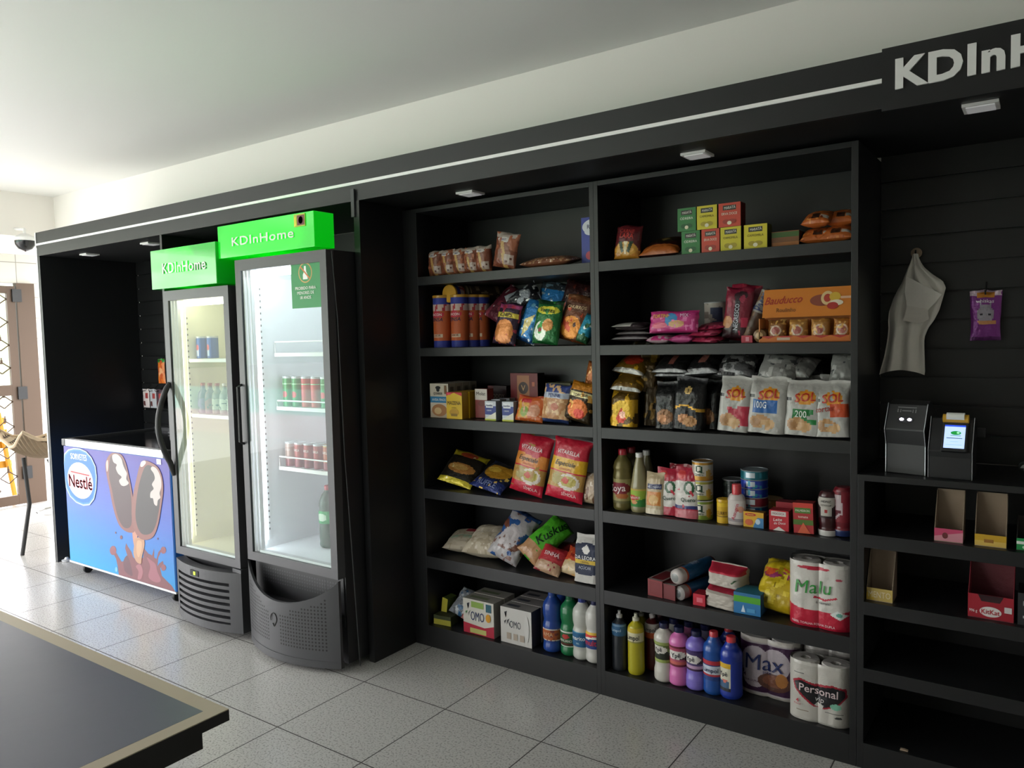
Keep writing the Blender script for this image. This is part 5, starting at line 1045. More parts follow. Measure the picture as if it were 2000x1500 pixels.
{'w':0.15,'h':0.2,'d':0.055,'base':'#6b3a1e','ops':[('b',0.9,1,'#8a5a3a'),('b',0.62,0.84,'#5a3420'),('t','CHURROS',0.5,0.72,0.07,'#e0c49a',0.1,0.7,0.1),('e',0.45,0.28,0.36,0.24,'#d98a34'),('e',0.32,0.34,0.05,0.05,'#3a1a10'),('e',0.58,0.34,0.05,0.05,'#3a1a10'),('n','#c04a2a',9,0.15)],'m':'foil','rot':(-12,14,0),'group':'chips piled on the second left shelf','kind_':'bag','name':'chips_bag','cat':'chips','label':'brown and orange chips bag at the front right of the pile','geo':(3.975,4.118,0.475,1.46,0.136),'off':(0.001,0.032,0.0)},
{'w':0.17,'h':0.225,'d':0.055,'base':'#33191a','ops':[('e',0.4,0.3,0.36,0.25,'#a8503a'),('t','MILHO MIX',0.5,0.68,0.07,'#d9c8b4',0.15,0.72,0.1),('n','#6b3024',8,0.24),('e',0.35,0.34,0.2,0.13,'#c07a4a')],'m':'foil','rot':(-12,14,0),'group':'chips piled on the second left shelf','kind_':'bag','name':'chips_bag','cat':'chips','label':'dark brown chips bag with fried snacks standing at the upper right of the pile','geo':(3.923,4.092,0.56,1.57,0.175),'off':(0.0,0.012,0.0)},
{'w':0.17,'h':0.23,'d':0.055,'base':'#2a1418','ops':[('n','#5a2a30',7,0.35),('t','Mista',0.5,0.6,0.1,'#a89888',0.1,0.6)],'m':'foil','rot':(-8,5,0),'group':'chips piled on the second left shelf','kind_':'bag','name':'chips_bag','cat':'chips','label':'black and maroon bag tucked at the back above the brown bag','geo':(3.905,4.049,0.66,1.56,0.203)},
{'w':0.062,'h':0.125,'d':0.055,'base':'#1f8aa8','ops':[('n','#e6f0f2',8,0.28),('n','#1f5a3a',7,0.3),('b',0,0.25,'#2a5a3a')],'m':'foil','rot':(-12,22,0),'group':'chips piled on the second left shelf','kind_':'bag','name':'chips_bag','cat':'chips','label':'blue and green chips bag cut by the post at the right of the pile','geo':(4.088,4.166,0.475,1.46,0.133),'off':(0.001,0.0,0.0)},
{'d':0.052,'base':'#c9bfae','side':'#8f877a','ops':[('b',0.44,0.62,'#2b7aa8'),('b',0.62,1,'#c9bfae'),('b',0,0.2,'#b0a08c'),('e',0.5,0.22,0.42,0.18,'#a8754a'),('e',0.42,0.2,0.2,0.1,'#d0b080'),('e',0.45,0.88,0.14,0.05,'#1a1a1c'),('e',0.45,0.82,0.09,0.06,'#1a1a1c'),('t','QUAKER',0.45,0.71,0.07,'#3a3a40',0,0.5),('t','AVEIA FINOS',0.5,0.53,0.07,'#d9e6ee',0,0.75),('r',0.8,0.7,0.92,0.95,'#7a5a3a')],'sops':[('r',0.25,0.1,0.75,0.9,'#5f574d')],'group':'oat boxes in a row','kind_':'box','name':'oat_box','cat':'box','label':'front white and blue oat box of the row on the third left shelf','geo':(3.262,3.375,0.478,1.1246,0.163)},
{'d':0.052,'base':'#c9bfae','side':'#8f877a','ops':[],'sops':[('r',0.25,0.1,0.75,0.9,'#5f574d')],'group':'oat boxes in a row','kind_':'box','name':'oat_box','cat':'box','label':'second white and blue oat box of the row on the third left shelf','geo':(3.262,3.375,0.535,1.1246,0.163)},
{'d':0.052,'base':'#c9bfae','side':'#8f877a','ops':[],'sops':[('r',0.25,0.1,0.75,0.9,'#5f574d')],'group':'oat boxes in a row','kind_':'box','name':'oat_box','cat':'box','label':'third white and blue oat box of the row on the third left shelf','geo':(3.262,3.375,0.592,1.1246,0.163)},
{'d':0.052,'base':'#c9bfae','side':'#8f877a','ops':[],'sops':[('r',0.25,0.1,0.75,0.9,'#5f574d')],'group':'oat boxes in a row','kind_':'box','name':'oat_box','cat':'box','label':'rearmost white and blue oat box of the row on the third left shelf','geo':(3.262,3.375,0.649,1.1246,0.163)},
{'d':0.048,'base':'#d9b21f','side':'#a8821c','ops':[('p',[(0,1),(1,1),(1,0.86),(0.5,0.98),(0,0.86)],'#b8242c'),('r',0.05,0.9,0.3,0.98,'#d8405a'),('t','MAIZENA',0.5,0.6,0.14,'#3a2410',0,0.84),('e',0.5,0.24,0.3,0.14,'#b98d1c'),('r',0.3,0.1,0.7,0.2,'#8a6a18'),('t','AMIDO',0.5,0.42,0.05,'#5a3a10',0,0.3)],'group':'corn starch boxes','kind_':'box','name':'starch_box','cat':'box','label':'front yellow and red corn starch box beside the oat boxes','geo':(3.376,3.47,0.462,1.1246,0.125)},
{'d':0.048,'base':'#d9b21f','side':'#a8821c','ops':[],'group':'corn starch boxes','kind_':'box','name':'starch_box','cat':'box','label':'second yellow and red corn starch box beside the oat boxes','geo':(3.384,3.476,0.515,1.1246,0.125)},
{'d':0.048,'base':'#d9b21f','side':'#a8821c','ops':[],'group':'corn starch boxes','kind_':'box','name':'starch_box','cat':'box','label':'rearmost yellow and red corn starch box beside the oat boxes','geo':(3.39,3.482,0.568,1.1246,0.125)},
{'d':0.05,'h':0.135,'w':0.07,'base':'#7e2c2c','ops':[('b',0.62,1,'#cfc6be'),('t','Molat',0.5,0.84,0.12,'#2a1a1a',0,0.8),('e',0.55,0.5,0.3,0.1,'#6b2018')],'kind_':'box','name':'cocoa_box','cat':'box','label':'narrow white and maroon drink mix carton left of the milk cream cartons','geo':(3.503,3.566,0.53,1.1246,0.115),'off':(-0.003,0.0,0.003)},
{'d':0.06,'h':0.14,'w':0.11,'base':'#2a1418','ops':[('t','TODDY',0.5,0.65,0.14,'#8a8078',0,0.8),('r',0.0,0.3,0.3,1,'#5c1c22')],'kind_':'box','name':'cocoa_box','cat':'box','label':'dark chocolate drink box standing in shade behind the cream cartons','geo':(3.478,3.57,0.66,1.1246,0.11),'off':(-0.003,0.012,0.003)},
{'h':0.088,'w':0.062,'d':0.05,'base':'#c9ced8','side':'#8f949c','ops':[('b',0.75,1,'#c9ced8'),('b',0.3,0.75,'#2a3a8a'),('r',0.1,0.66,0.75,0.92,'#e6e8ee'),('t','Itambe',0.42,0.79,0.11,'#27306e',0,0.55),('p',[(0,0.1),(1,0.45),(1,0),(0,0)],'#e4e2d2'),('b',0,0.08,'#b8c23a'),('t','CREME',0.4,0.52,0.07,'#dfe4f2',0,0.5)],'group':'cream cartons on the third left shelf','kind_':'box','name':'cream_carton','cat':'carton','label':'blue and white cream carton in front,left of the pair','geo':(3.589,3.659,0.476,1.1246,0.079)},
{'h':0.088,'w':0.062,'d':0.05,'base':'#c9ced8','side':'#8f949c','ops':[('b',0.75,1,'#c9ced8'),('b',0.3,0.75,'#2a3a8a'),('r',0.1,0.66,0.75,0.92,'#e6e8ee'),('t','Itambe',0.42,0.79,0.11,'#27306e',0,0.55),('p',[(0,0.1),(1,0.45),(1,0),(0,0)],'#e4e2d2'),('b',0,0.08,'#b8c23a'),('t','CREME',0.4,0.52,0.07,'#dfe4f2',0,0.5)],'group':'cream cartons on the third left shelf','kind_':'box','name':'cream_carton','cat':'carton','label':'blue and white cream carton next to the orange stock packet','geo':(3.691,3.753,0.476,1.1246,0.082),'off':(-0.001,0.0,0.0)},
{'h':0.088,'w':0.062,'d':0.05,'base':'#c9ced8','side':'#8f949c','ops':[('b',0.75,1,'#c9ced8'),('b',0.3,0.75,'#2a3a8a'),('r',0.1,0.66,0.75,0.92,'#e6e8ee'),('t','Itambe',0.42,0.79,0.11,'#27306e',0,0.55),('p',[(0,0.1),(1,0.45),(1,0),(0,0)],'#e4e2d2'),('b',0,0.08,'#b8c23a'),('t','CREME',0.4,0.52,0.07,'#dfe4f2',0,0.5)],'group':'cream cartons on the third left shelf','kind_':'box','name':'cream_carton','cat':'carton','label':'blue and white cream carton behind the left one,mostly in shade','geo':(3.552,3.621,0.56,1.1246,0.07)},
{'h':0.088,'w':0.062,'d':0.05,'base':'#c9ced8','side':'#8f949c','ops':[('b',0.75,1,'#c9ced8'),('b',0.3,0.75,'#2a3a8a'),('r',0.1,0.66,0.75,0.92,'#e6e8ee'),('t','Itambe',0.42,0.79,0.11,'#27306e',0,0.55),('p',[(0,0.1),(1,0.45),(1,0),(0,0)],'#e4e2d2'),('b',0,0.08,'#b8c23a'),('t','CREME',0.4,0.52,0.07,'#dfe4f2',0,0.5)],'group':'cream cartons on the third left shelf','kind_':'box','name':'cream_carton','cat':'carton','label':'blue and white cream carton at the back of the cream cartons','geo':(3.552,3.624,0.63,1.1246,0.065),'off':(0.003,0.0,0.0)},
{'h':0.205,'w':0.155,'d':0.06,'base':'#7a1c22','side':'#26100f','ops':[('r',0.25,0.05,0.7,0.95,'#b0714a'),('e',0.48,0.66,0.18,0.14,'#3a1a14'),('t','V',0.48,0.66,0.13,'#d0a070'),('r',0.8,0.7,0.9,0.8,'#c86a4a')],'kind_':'box','name':'filter_box','cat':'box','label':'tall maroon box with gold panel and round emblem,back of the third left shelf','geo':(3.608,3.737,0.68,1.1246,0.174)},
{'w':0.15,'h':0.115,'d':0.04,'base':'#c9622a','ops':[('b',0.9,1,'#b8482a'),('r',0.12,0.1,0.5,0.75,'#d9a03a'),('e',0.35,0.35,0.16,0.2,'#8aa03a'),('e',0.72,0.4,0.2,0.24,'#c98a6a'),('r',0.2,0.68,0.55,0.85,'#c02a34'),('n','#dba080',9,0.2)],'rot':(-18,3,0),'kind_':'bag','name':'stock_packet','cat':'packet','label':'orange ramen packet lying tilted in front of the maroon box','geo':(3.747,3.902,0.476,1.1246,0.092),'off':(0.004,0.0,0.0)},
{'w':0.14,'h':0.165,'d':0.06,'base':'#c08a5c','ops':[('b',0.78,1,'#3a4a8a'),('n','#e0b88a',14,0.4),('b',0.62,0.78,'#b8c0d0'),('t','PENNE',0.5,0.7,0.09,'#2a3a7a',0,0.7),('e',0.55,0.4,0.14,0.1,'#c06a4a'),('b',0,0.08,'#2a3a6a')],'rot':(-10,3,0),'kind_':'bag','name':'pasta_bag','cat':'pasta','label':'clear pasta bag with blue and white label,right of the orange packet','geo':(3.892,4.027,0.474,1.1246,0.133)},
{'h':0.17,'w':0.12,'d':0.12,'base':'#1e222a','top':'#5a5a2a','side':'#14161a','ops':[('b',0.85,1,'#4a4a24'),('n','#2a3a5a',9,0.3)],'grid':10,'kind_':'box','name':'dark_box','cat':'box','label':'dark box with olive top standing behind the pasta bag','geo':(3.885,3.996,0.56,1.1246,0.126)},
{'w':0.135,'h':0.17,'d':0.055,'base':'#3a2c18','ops':[('b',0.78,1,'#c07a1e'),('b',0.6,0.72,'#d8cf9a'),('t','TORCIDA',0.5,0.66,0.07,'#2a1a10',0.1,0.76,0.1),('e',0.5,0.3,0.38,0.24,'#c96a2a'),('n','#d8a04a',9,0.2),('e',0.6,0.2,0.2,0.12,'#c03a28')],'rot':(-12,12,0),'m':'foil','kind_':'bag','name':'snack_bag','cat':'snack','label':'orange and black snack bag by the post at the end of the third left shelf','geo':(4.045,4.175,0.474,1.1246,0.143),'off':(0.001,0.0,0.0)},
{'w':0.08,'h':0.11,'d':0.04,'base':'#b0622a','ops':[('n','#e0b070',9,0.3)],'rot':(-6,8,0),'m':'foil','kind_':'bag','name':'snack_bag','cat':'snack','label':'small orange packet tucked above and behind the orange and black snack bag','geo':(4.063,4.108,0.6,1.27,0.048)},
{'w':0.2,'h':0.2,'d':0.05,'base':'#26221c','ops':[('b',0.8,1,'#b8a828'),('e',0.5,0.86,0.26,0.09,'#a8442a'),('b',0,0.12,'#c4b42c'),('e',0.5,0.42,0.4,0.15,'#b07a3c'),('e',0.42,0.44,0.28,0.08,'#caa05a'),('n','#d8d0a0',12,0.1)],'rot':(-50,12,8),'m':'foil','kind_':'bag','name':'chips_bag','cat':'chips','label':'yellow and black bag of crisps lying back at the left of the fourth left shelf','geo':(3.249,3.488,0.5,0.7817,0.142)},
{'w':0.21,'h':0.19,'d':0.05,'base':'#20263f','ops':[('e',0.5,0.6,0.42,0.28,'#c08c2c'),('e',0.35,0.62,0.2,0.1,'#e0b84a'),('b',0,0.28,'#22316e'),('t','RUFFLE',0.5,0.14,0.14,'#8a96c2',0,0.8),('n','#e6c25a',9,0.18),('r',0.15,0.8,0.7,0.92,'#2a2a2a')],'rot':(-62,8,-8),'m':'foil','kind_':'bag','name':'chips_bag','cat':'chips','label':'yellow and navy crisps bag lying right of the black one,fourth left shelf','geo':(3.443,3.702,0.49,0.7817,0.091)},
{'w':0.2,'h':0.3,'d':0.07,'base':'#c01f38','ops':[('b',0.74,0.97,'#c01f38'),('b',0.97,1,'#8a8486'),('b',0.45,0.66,'#d98a3c'),('p',[(0.05,0.7),(0.3,0.66),(0.7,0.62),(0.95,0.7),(0.95,0.8),(0.05,0.8)],'#c01f38'),('t','VITARELLA',0.5,0.76,0.062,'#f0dede',0,0.75,0.12),('t','Especiale',0.48,0.58,0.075,'#2f2a1a',0,0.66,0.3),('t','ESPAGUETE',0.5,0.49,0.03,'#c0482a',0,0.5),('b',0.18,0.44,'#b8904a'),('e',0.62,0.3,0.3,0.13,'#d8cfc4'),('e',0.62,0.31,0.22,0.09,'#b0a24a'),('e',0.55,0.32,0.1,0.05,'#c0402a'),('e',0.3,0.33,0.14,0.1,'#a89a5a'),('b',0,0.17,'#c01f38'),('t','SÊMOLA',0.68,0.1,0.05,'#eacaca',0,0.4),('n','#ad8440',11,0.1)],'rot':(-10,10,0),'kind_':'bag','name':'pasta_bag','cat':'pasta','label':'large red and orange pasta bag leaning,left of the two large pasta bags','geo':(3.723,3.883,0.5,0.7817,0.247)},
{'w':0.215,'h':0.31,'d':0.07,'base':'#c01f38','ops':[('b',0.74,0.97,'#c01f38'),('b',0.97,1,'#8a8486'),('p',[(0.05,0.7),(0.3,0.66),(0.7,0.62),(0.95,0.7),(0.95,0.8),(0.05,0.8)],'#c01f38'),('b',0.45,0.66,'#d9a81e'),('t','VITARELLA',0.5,0.76,0.062,'#f0dede',0,0.75,0.12),('t','Especiale',0.48,0.58,0.075,'#2f2a1a',0,0.66,0.3),('t','ESPAGUETE',0.5,0.49,0.03,'#c0482a',0,0.5),('b',0.18,0.44,'#b8904a'),('e',0.62,0.3,0.3,0.13,'#d8cfc4'),('e',0.62,0.31,0.22,0.09,'#b0a24a'),('e',0.55,0.32,0.1,0.05,'#c0402a'),('e',0.3,0.33,0.14,0.1,'#a89a5a'),('b',0,0.17,'#c01f38'),('t','SÊMOLA',0.68,0.1,0.05,'#eacaca',0,0.4),('n','#ad8440',11,0.1)],'rot':(-9,8,0),'kind_':'bag','name':'pasta_bag','cat':'pasta','label':'large red and yellow pasta bag in front,right of the two large pasta bags','geo':(3.894,4.13,0.474,0.7817,0.272)},
{'w':0.09,'h':0.13,'d':0.06,'base':'#b09a80','ops':[('n','#7a5a44',8,0.35),('n','#ddd0c0',12,0.2)],'rot':(-14,4,0),'kind_':'bag','name':'biscuit_bag','cat':'biscuits','label':'pale crumpled bag of biscuits at the right end of the fourth left shelf','geo':(4.085,4.164,0.5,0.7817,0.088),'off':(0.0,0.004,0.0)},
{'w':0.24,'h':0.18,'d':0.08,'base':'#b3a995','ops':[('r',0.35,0.6,0.8,0.85,'#9a2f38'),('r',0.1,0.3,0.6,0.42,'#8fa890'),('n','#a0967f',12,0.3)],'rot':(-76,0,14),'m':'matte','kind_':'bag','name':'flour_bag','cat':'flour','label':'flat pale grain bag with red band at the left of the fifth left shelf','geo':(3.252,3.439,0.52,0.449,0.064)},
{'w':0.22,'h':0.2,'d':0.11,'base':'#bdb39d','ops':[('n','#a89c84',9,0.35),('n','#d0c8b8',15,0.2)],'rot':(-66,0,8),'m':'matte','kind_':'bag','name':'flour_bag','cat':'flour','label':'puffy cream bag of flour next to the flat one,beside the blue sugar bag','geo':(3.406,3.599,0.51,0.449,0.108)},
{'w':0.16,'h':0.25,'d':0.09,'base':'#a9a6a8','ops':[('n','#26508a',7,0.3),('w',0.45,0.2,0.8,0.07,'#6b4030'),('e',0.45,0.4,0.3,0.22,'#b8b2b4'),('n','#7a5a50',16,0.18),('b',0.9,1,'#2c4a80')],'rot':(-34,22,8),'m':'plastic','kind_':'bag','name':'sugar_bag','cat':'sugar','label':'large white and blue bag with brown stripe leaning across the fifth left shelf','geo':(3.538,3.8,0.49,0.449,0.192),'off':(0.004,0.0,0.0)},
{'w':0.13,'h':0.24,'d':0.07,'base':'#4fae2a','ops':[('b',0,0.3,'#b0855c'),('t','Kuskus',0.5,0.66,0.17,'#12301a',1.35,1.2,0.2),('n','#3c8f22',9,0.2),('b',0.97,1,'#2d7a20')],'rot':(-42,38,0),'kind_':'bag','name':'couscous_bag','cat':'couscous','label':'bright green couscous packet lying slanted on the fifth left shelf','geo':(3.709,3.951,0.485,0.449,0.14),'off':(-0.004,0.032,0.012)},
{'w':0.13,'h':0.13,'d':0.06,'base':'#b03038','ops':[('b',0,0.35,'#b08f72'),('t','SINHÁ',0.5,0.62,0.14,'#ecd6d6',0,0.6),('n','#8c2430',9,0.2)],'rot':(-44,12,5),'kind_':'bag','name':'bean_bag','cat':'beans','label':'red and beige bag of popcorn kernels right of the green packet','geo':(3.85,3.957,0.475,0.449,0.092),'off':(0.004,0.0,0.0)},
{'w':0.15,'h':0.13,'d':0.07,'base':'#b8452a','ops':[('b',0,0.4,'#c2ad88'),('t','MAGIA',0.5,0.58,0.14,'#7a1d1a',0,0.6),('n','#d8b070',10,0.15)],'rot':(-46,8,0),'kind_':'bag','name':'bean_bag','cat':'beans','label':'orange red and cream bag between the red bag and the sugar sack','geo':(3.965,4.083,0.475,0.449,0.101),'off':(0.003,0.032,0.0)},
{'w':0.17,'h':0.14,'d':0.07,'base':'#9a7a64','ops':[('r',0.2,0.4,0.8,0.8,'#8a2f34')],'rot':(-60,0,0),'kind_':'bag','name':'bean_bag','cat':'beans','label':'beige bag lying behind the red bag on the fifth left shelf','geo':(3.816,3.961,0.6,0.449,0.077),'off':(-0.004,0.0,0.0)},
{'w':0.15,'h':0.14,'d':0.07,'base':'#8f6c5c','ops':[('r',0.2,0.3,0.8,0.8,'#7a3030')],'rot':(-56,0,0),'kind_':'bag','name':'bean_bag','cat':'beans','label':'beige and red bag lying behind the orange red bag','geo':(3.903,4.015,0.62,0.449,0.083),'off':(0.004,0.032,0.012)},
{'w':0.125,'h':0.2,'d':0.07,'bk':'block','base':'#bdbbb6','ops':[('b',0.26,0.76,'#1e2740'),('e',0.5,0.26,0.5,0.1,'#1e2740'),('e',0.5,0.76,0.5,0.07,'#1e2740'),('p',[(0.36,0.72),(0.5,0.8),(0.68,0.7),(0.6,0.62),(0.5,0.6),(0.42,0.62)],'#d8d6d2'),('t','DA LEORA',0.5,0.53,0.075,'#e8e8e8',0,0.85),('b',0.4,0.47,'#c9a93a'),('t','CRISTAL',0.5,0.435,0.04,'#3a3218',0,0.6),('t','AÇÚCAR',0.5,0.32,0.06,'#aab0c0',0,0.5)],'rot':(-4,0,0),'m':'matte','kind_':'bag','name':'sugar_bag','cat':'sugar','label':'white sugar sack with dark navy round label,right end of the fifth left shelf','geo':(4.066,4.178,0.472,0.449,0.169)},
{'w':0.035,'h':0.11,'d':0.07,'base':'#b8b03a','side':'#4a5a22','rot':(0,8,0),'m':'matte','kind_':'box','name':'sponge','cat':'sponge','label':'yellow and green sponge standing upright at the far left of the bottom left shelf','geo':(3.25,3.29,0.52,0.106,0.1),'off':(-0.003,0.012,0.003)},
{'w':0.1,'h':0.045,'d':0.07,'base':'#a8a234','ops':[('b',0.6,1,'#38401f')],'side':'#3c4420','top':'#2f3620','m':'matte','rot':(0,0,6),'kind_':'box','name':'sponge','cat':'sponge','label':'yellow and green sponge lying flat at the far left of the bottom left shelf','geo':(3.203,3.326,0.475,0.106,0.015),'off':(0.003,0.0,0.0)},
{'w':0.13,'h':0.14,'d':0.07,'base':'#8a9098','ops':[('n','#c6ccd2',9,0.3),('n','#3a6a94',7,0.22),('n','#5a5e66',14,0.2)],'rot':(-40,20,10),'kind_':'bag','name':'sponge_pack','cat':'packet','label':'clear crumpled pack of steel wool next to the sponges','geo':(3.292,3.434,0.5,0.106,0.087),'off':(0.003,0.032,0.012)},
{'w':0.1,'h':0.13,'d':0.04,'base':'#b8605a','ops':[('n','#8a3a38',8,0.3),('e',0.6,0.6,0.3,0.1,'#5a2a2a')],'rot':(-40,30,20),'kind_':'bag','name':'cloth_pack','cat':'packet','label':'pink and red packet of cleaning cloths leaning on the first soap powder box','geo':(3.391,3.491,0.478,0.106,0.077),'off':(-0.004,0.032,0.0)},
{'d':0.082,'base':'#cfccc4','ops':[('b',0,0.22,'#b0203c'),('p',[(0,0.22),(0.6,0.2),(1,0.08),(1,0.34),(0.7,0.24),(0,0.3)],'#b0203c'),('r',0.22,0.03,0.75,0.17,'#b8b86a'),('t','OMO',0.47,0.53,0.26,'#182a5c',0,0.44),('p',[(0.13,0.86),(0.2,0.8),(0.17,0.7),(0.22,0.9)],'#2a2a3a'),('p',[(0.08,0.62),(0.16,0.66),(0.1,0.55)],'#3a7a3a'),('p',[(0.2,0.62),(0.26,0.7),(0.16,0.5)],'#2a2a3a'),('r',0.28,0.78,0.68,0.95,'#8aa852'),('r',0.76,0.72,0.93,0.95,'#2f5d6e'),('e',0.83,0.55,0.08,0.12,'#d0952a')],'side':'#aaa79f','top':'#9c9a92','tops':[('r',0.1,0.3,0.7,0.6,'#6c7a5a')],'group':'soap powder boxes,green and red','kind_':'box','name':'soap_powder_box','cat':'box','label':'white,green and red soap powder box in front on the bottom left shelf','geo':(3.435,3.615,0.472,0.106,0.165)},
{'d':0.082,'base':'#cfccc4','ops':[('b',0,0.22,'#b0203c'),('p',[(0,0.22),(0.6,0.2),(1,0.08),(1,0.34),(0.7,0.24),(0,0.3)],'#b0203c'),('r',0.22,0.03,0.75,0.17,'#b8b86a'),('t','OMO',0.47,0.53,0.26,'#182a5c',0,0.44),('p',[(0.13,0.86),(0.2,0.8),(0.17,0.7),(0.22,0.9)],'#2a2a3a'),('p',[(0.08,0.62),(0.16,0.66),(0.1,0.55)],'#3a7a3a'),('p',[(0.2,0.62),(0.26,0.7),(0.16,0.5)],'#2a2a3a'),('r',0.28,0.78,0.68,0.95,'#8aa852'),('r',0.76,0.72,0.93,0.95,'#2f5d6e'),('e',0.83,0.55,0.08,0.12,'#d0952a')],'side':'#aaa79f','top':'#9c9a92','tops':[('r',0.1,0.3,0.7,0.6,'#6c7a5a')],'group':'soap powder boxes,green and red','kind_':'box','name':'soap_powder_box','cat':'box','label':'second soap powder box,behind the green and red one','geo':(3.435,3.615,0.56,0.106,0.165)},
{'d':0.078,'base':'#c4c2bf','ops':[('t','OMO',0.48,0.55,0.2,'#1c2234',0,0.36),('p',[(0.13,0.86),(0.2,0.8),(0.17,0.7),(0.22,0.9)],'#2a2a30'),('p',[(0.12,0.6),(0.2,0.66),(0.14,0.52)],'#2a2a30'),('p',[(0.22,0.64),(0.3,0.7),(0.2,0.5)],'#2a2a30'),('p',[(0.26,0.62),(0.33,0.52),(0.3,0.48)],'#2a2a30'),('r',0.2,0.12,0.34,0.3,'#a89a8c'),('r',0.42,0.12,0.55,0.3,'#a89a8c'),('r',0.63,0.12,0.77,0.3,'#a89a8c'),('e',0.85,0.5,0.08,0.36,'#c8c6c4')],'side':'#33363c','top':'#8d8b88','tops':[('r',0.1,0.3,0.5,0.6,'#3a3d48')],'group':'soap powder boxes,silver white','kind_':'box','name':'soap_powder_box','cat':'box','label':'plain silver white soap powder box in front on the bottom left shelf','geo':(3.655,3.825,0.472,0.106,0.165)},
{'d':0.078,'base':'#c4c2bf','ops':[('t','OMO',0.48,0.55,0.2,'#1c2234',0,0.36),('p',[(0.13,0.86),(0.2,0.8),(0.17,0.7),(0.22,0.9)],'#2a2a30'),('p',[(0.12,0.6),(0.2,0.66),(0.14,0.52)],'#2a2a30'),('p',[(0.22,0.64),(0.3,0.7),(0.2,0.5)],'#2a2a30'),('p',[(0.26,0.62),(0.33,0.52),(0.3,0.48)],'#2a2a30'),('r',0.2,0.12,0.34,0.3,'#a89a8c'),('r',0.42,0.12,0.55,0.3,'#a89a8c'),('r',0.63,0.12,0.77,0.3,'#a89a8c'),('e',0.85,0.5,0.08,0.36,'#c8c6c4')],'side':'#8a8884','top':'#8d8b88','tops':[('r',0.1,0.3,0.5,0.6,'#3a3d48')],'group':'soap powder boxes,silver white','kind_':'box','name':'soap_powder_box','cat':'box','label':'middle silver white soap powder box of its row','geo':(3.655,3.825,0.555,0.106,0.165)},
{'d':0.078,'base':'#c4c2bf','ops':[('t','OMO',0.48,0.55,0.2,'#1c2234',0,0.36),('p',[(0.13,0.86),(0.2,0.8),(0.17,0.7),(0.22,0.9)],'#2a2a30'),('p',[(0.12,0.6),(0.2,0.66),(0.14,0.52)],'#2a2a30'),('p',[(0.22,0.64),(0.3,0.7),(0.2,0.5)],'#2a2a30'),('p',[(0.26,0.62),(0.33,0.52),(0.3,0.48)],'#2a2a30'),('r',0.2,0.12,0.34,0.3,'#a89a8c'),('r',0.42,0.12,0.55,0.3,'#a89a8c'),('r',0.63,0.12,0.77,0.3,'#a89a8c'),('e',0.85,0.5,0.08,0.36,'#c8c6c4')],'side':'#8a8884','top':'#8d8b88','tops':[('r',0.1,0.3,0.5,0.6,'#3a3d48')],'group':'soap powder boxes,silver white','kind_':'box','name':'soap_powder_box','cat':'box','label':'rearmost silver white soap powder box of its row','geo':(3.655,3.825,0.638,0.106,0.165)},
{'body':'#22438e','prof':'bleach','w':0.088,'lab':(0.2,0.4),'base':'#a8582c','ops':[('b',0.9,1,'#c9c2b8'),('b',0,0.1,'#c9c2b8'),('t','AMA',0.5,0.55,0.3,'#d8b08a',0,0.4),('n','#7a3a3a',5,0.3)],'cap':'#22438e','kind_':'bottle','name':'cleaning_bottle','cat':'bottle','label':'blue softener bottle with orange label,leftmost front bottle of the bottom left shelf','geo':(3.868,3.949,0.475,0.106,0.268)},
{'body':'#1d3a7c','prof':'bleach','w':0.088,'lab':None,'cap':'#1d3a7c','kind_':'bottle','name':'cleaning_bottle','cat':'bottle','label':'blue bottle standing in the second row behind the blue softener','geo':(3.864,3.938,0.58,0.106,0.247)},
{'body':'#176a3e','prof':'bleach','w':0.088,'lab':(0.16,0.42),'base':'#14552f','ops':[('b',0.92,1,'#c9d0c4'),('b',0,0.07,'#c9d0c4'),('e',0.5,0.66,0.12,0.16,'#b0302e'),('t','MINUANO',0.5,0.4,0.16,'#e0dcd4',0,0.42),('b',0.12,0.25,'#5a2a20')],'cap':'#145c36','kind_':'bottle','name':'cleaning_bottle','cat':'bottle','label':'green bottle with red emblem label in the front row of the bottom left shelf','geo':(3.951,4.032,0.475,0.106,0.264),'off':(0.003,0.008,0.0)},
{'body':'#b9bab4','prof':'bleach','w':0.088,'lab':(0.22,0.46),'base':'#1f5a86','ops':[('b',0.93,1,'#3a8ab0'),('t','marito',0.5,0.6,0.26,'#e6ecee',0,0.46),('t','GEL',0.5,0.25,0.1,'#bcd6e2',0,0.2)],'cap':'#20317e','kind_':'bottle','name':'cleaning_bottle','cat':'bottle','label':'white bleach bottle with dark blue cap and blue label,next to the green bottle','geo':(4.021,4.103,0.475,0.106,0.268)},
{'body':'#c0bfba','prof':'bleach','w':0.085,'lab':(0.24,0.5),'base':'#1d3f80','ops':[('b',0.62,1,'#cf3a34'),('b',0.85,1,'#d9b23a'),('p',[(0.1,0.5),(0.9,0.66),(0.9,0.8),(0.1,0.62)],'#e6e2da'),('t','multi',0.5,0.38,0.34,'#c8303a',0,0.46)],'cap':'#1b1f4a','kind_':'bottle','name':'cleaning_bottle','cat':'bottle','label':'white bleach bottle with red and yellow label beside the middle post','geo':(4.097,4.169,0.475,0.106,0.268),'off':(0.001,0.0,0.0)},
{'body':'#8f908c','prof':'bleach','w':0.085,'lab':None,'cap':'#1a2252','kind_':'bottle','name':'cleaning_bottle','cat':'bottle','label':'white bottle in the back row between the two bleach bottles','geo':(4.003,4.055,0.6,0.106,0.241)},
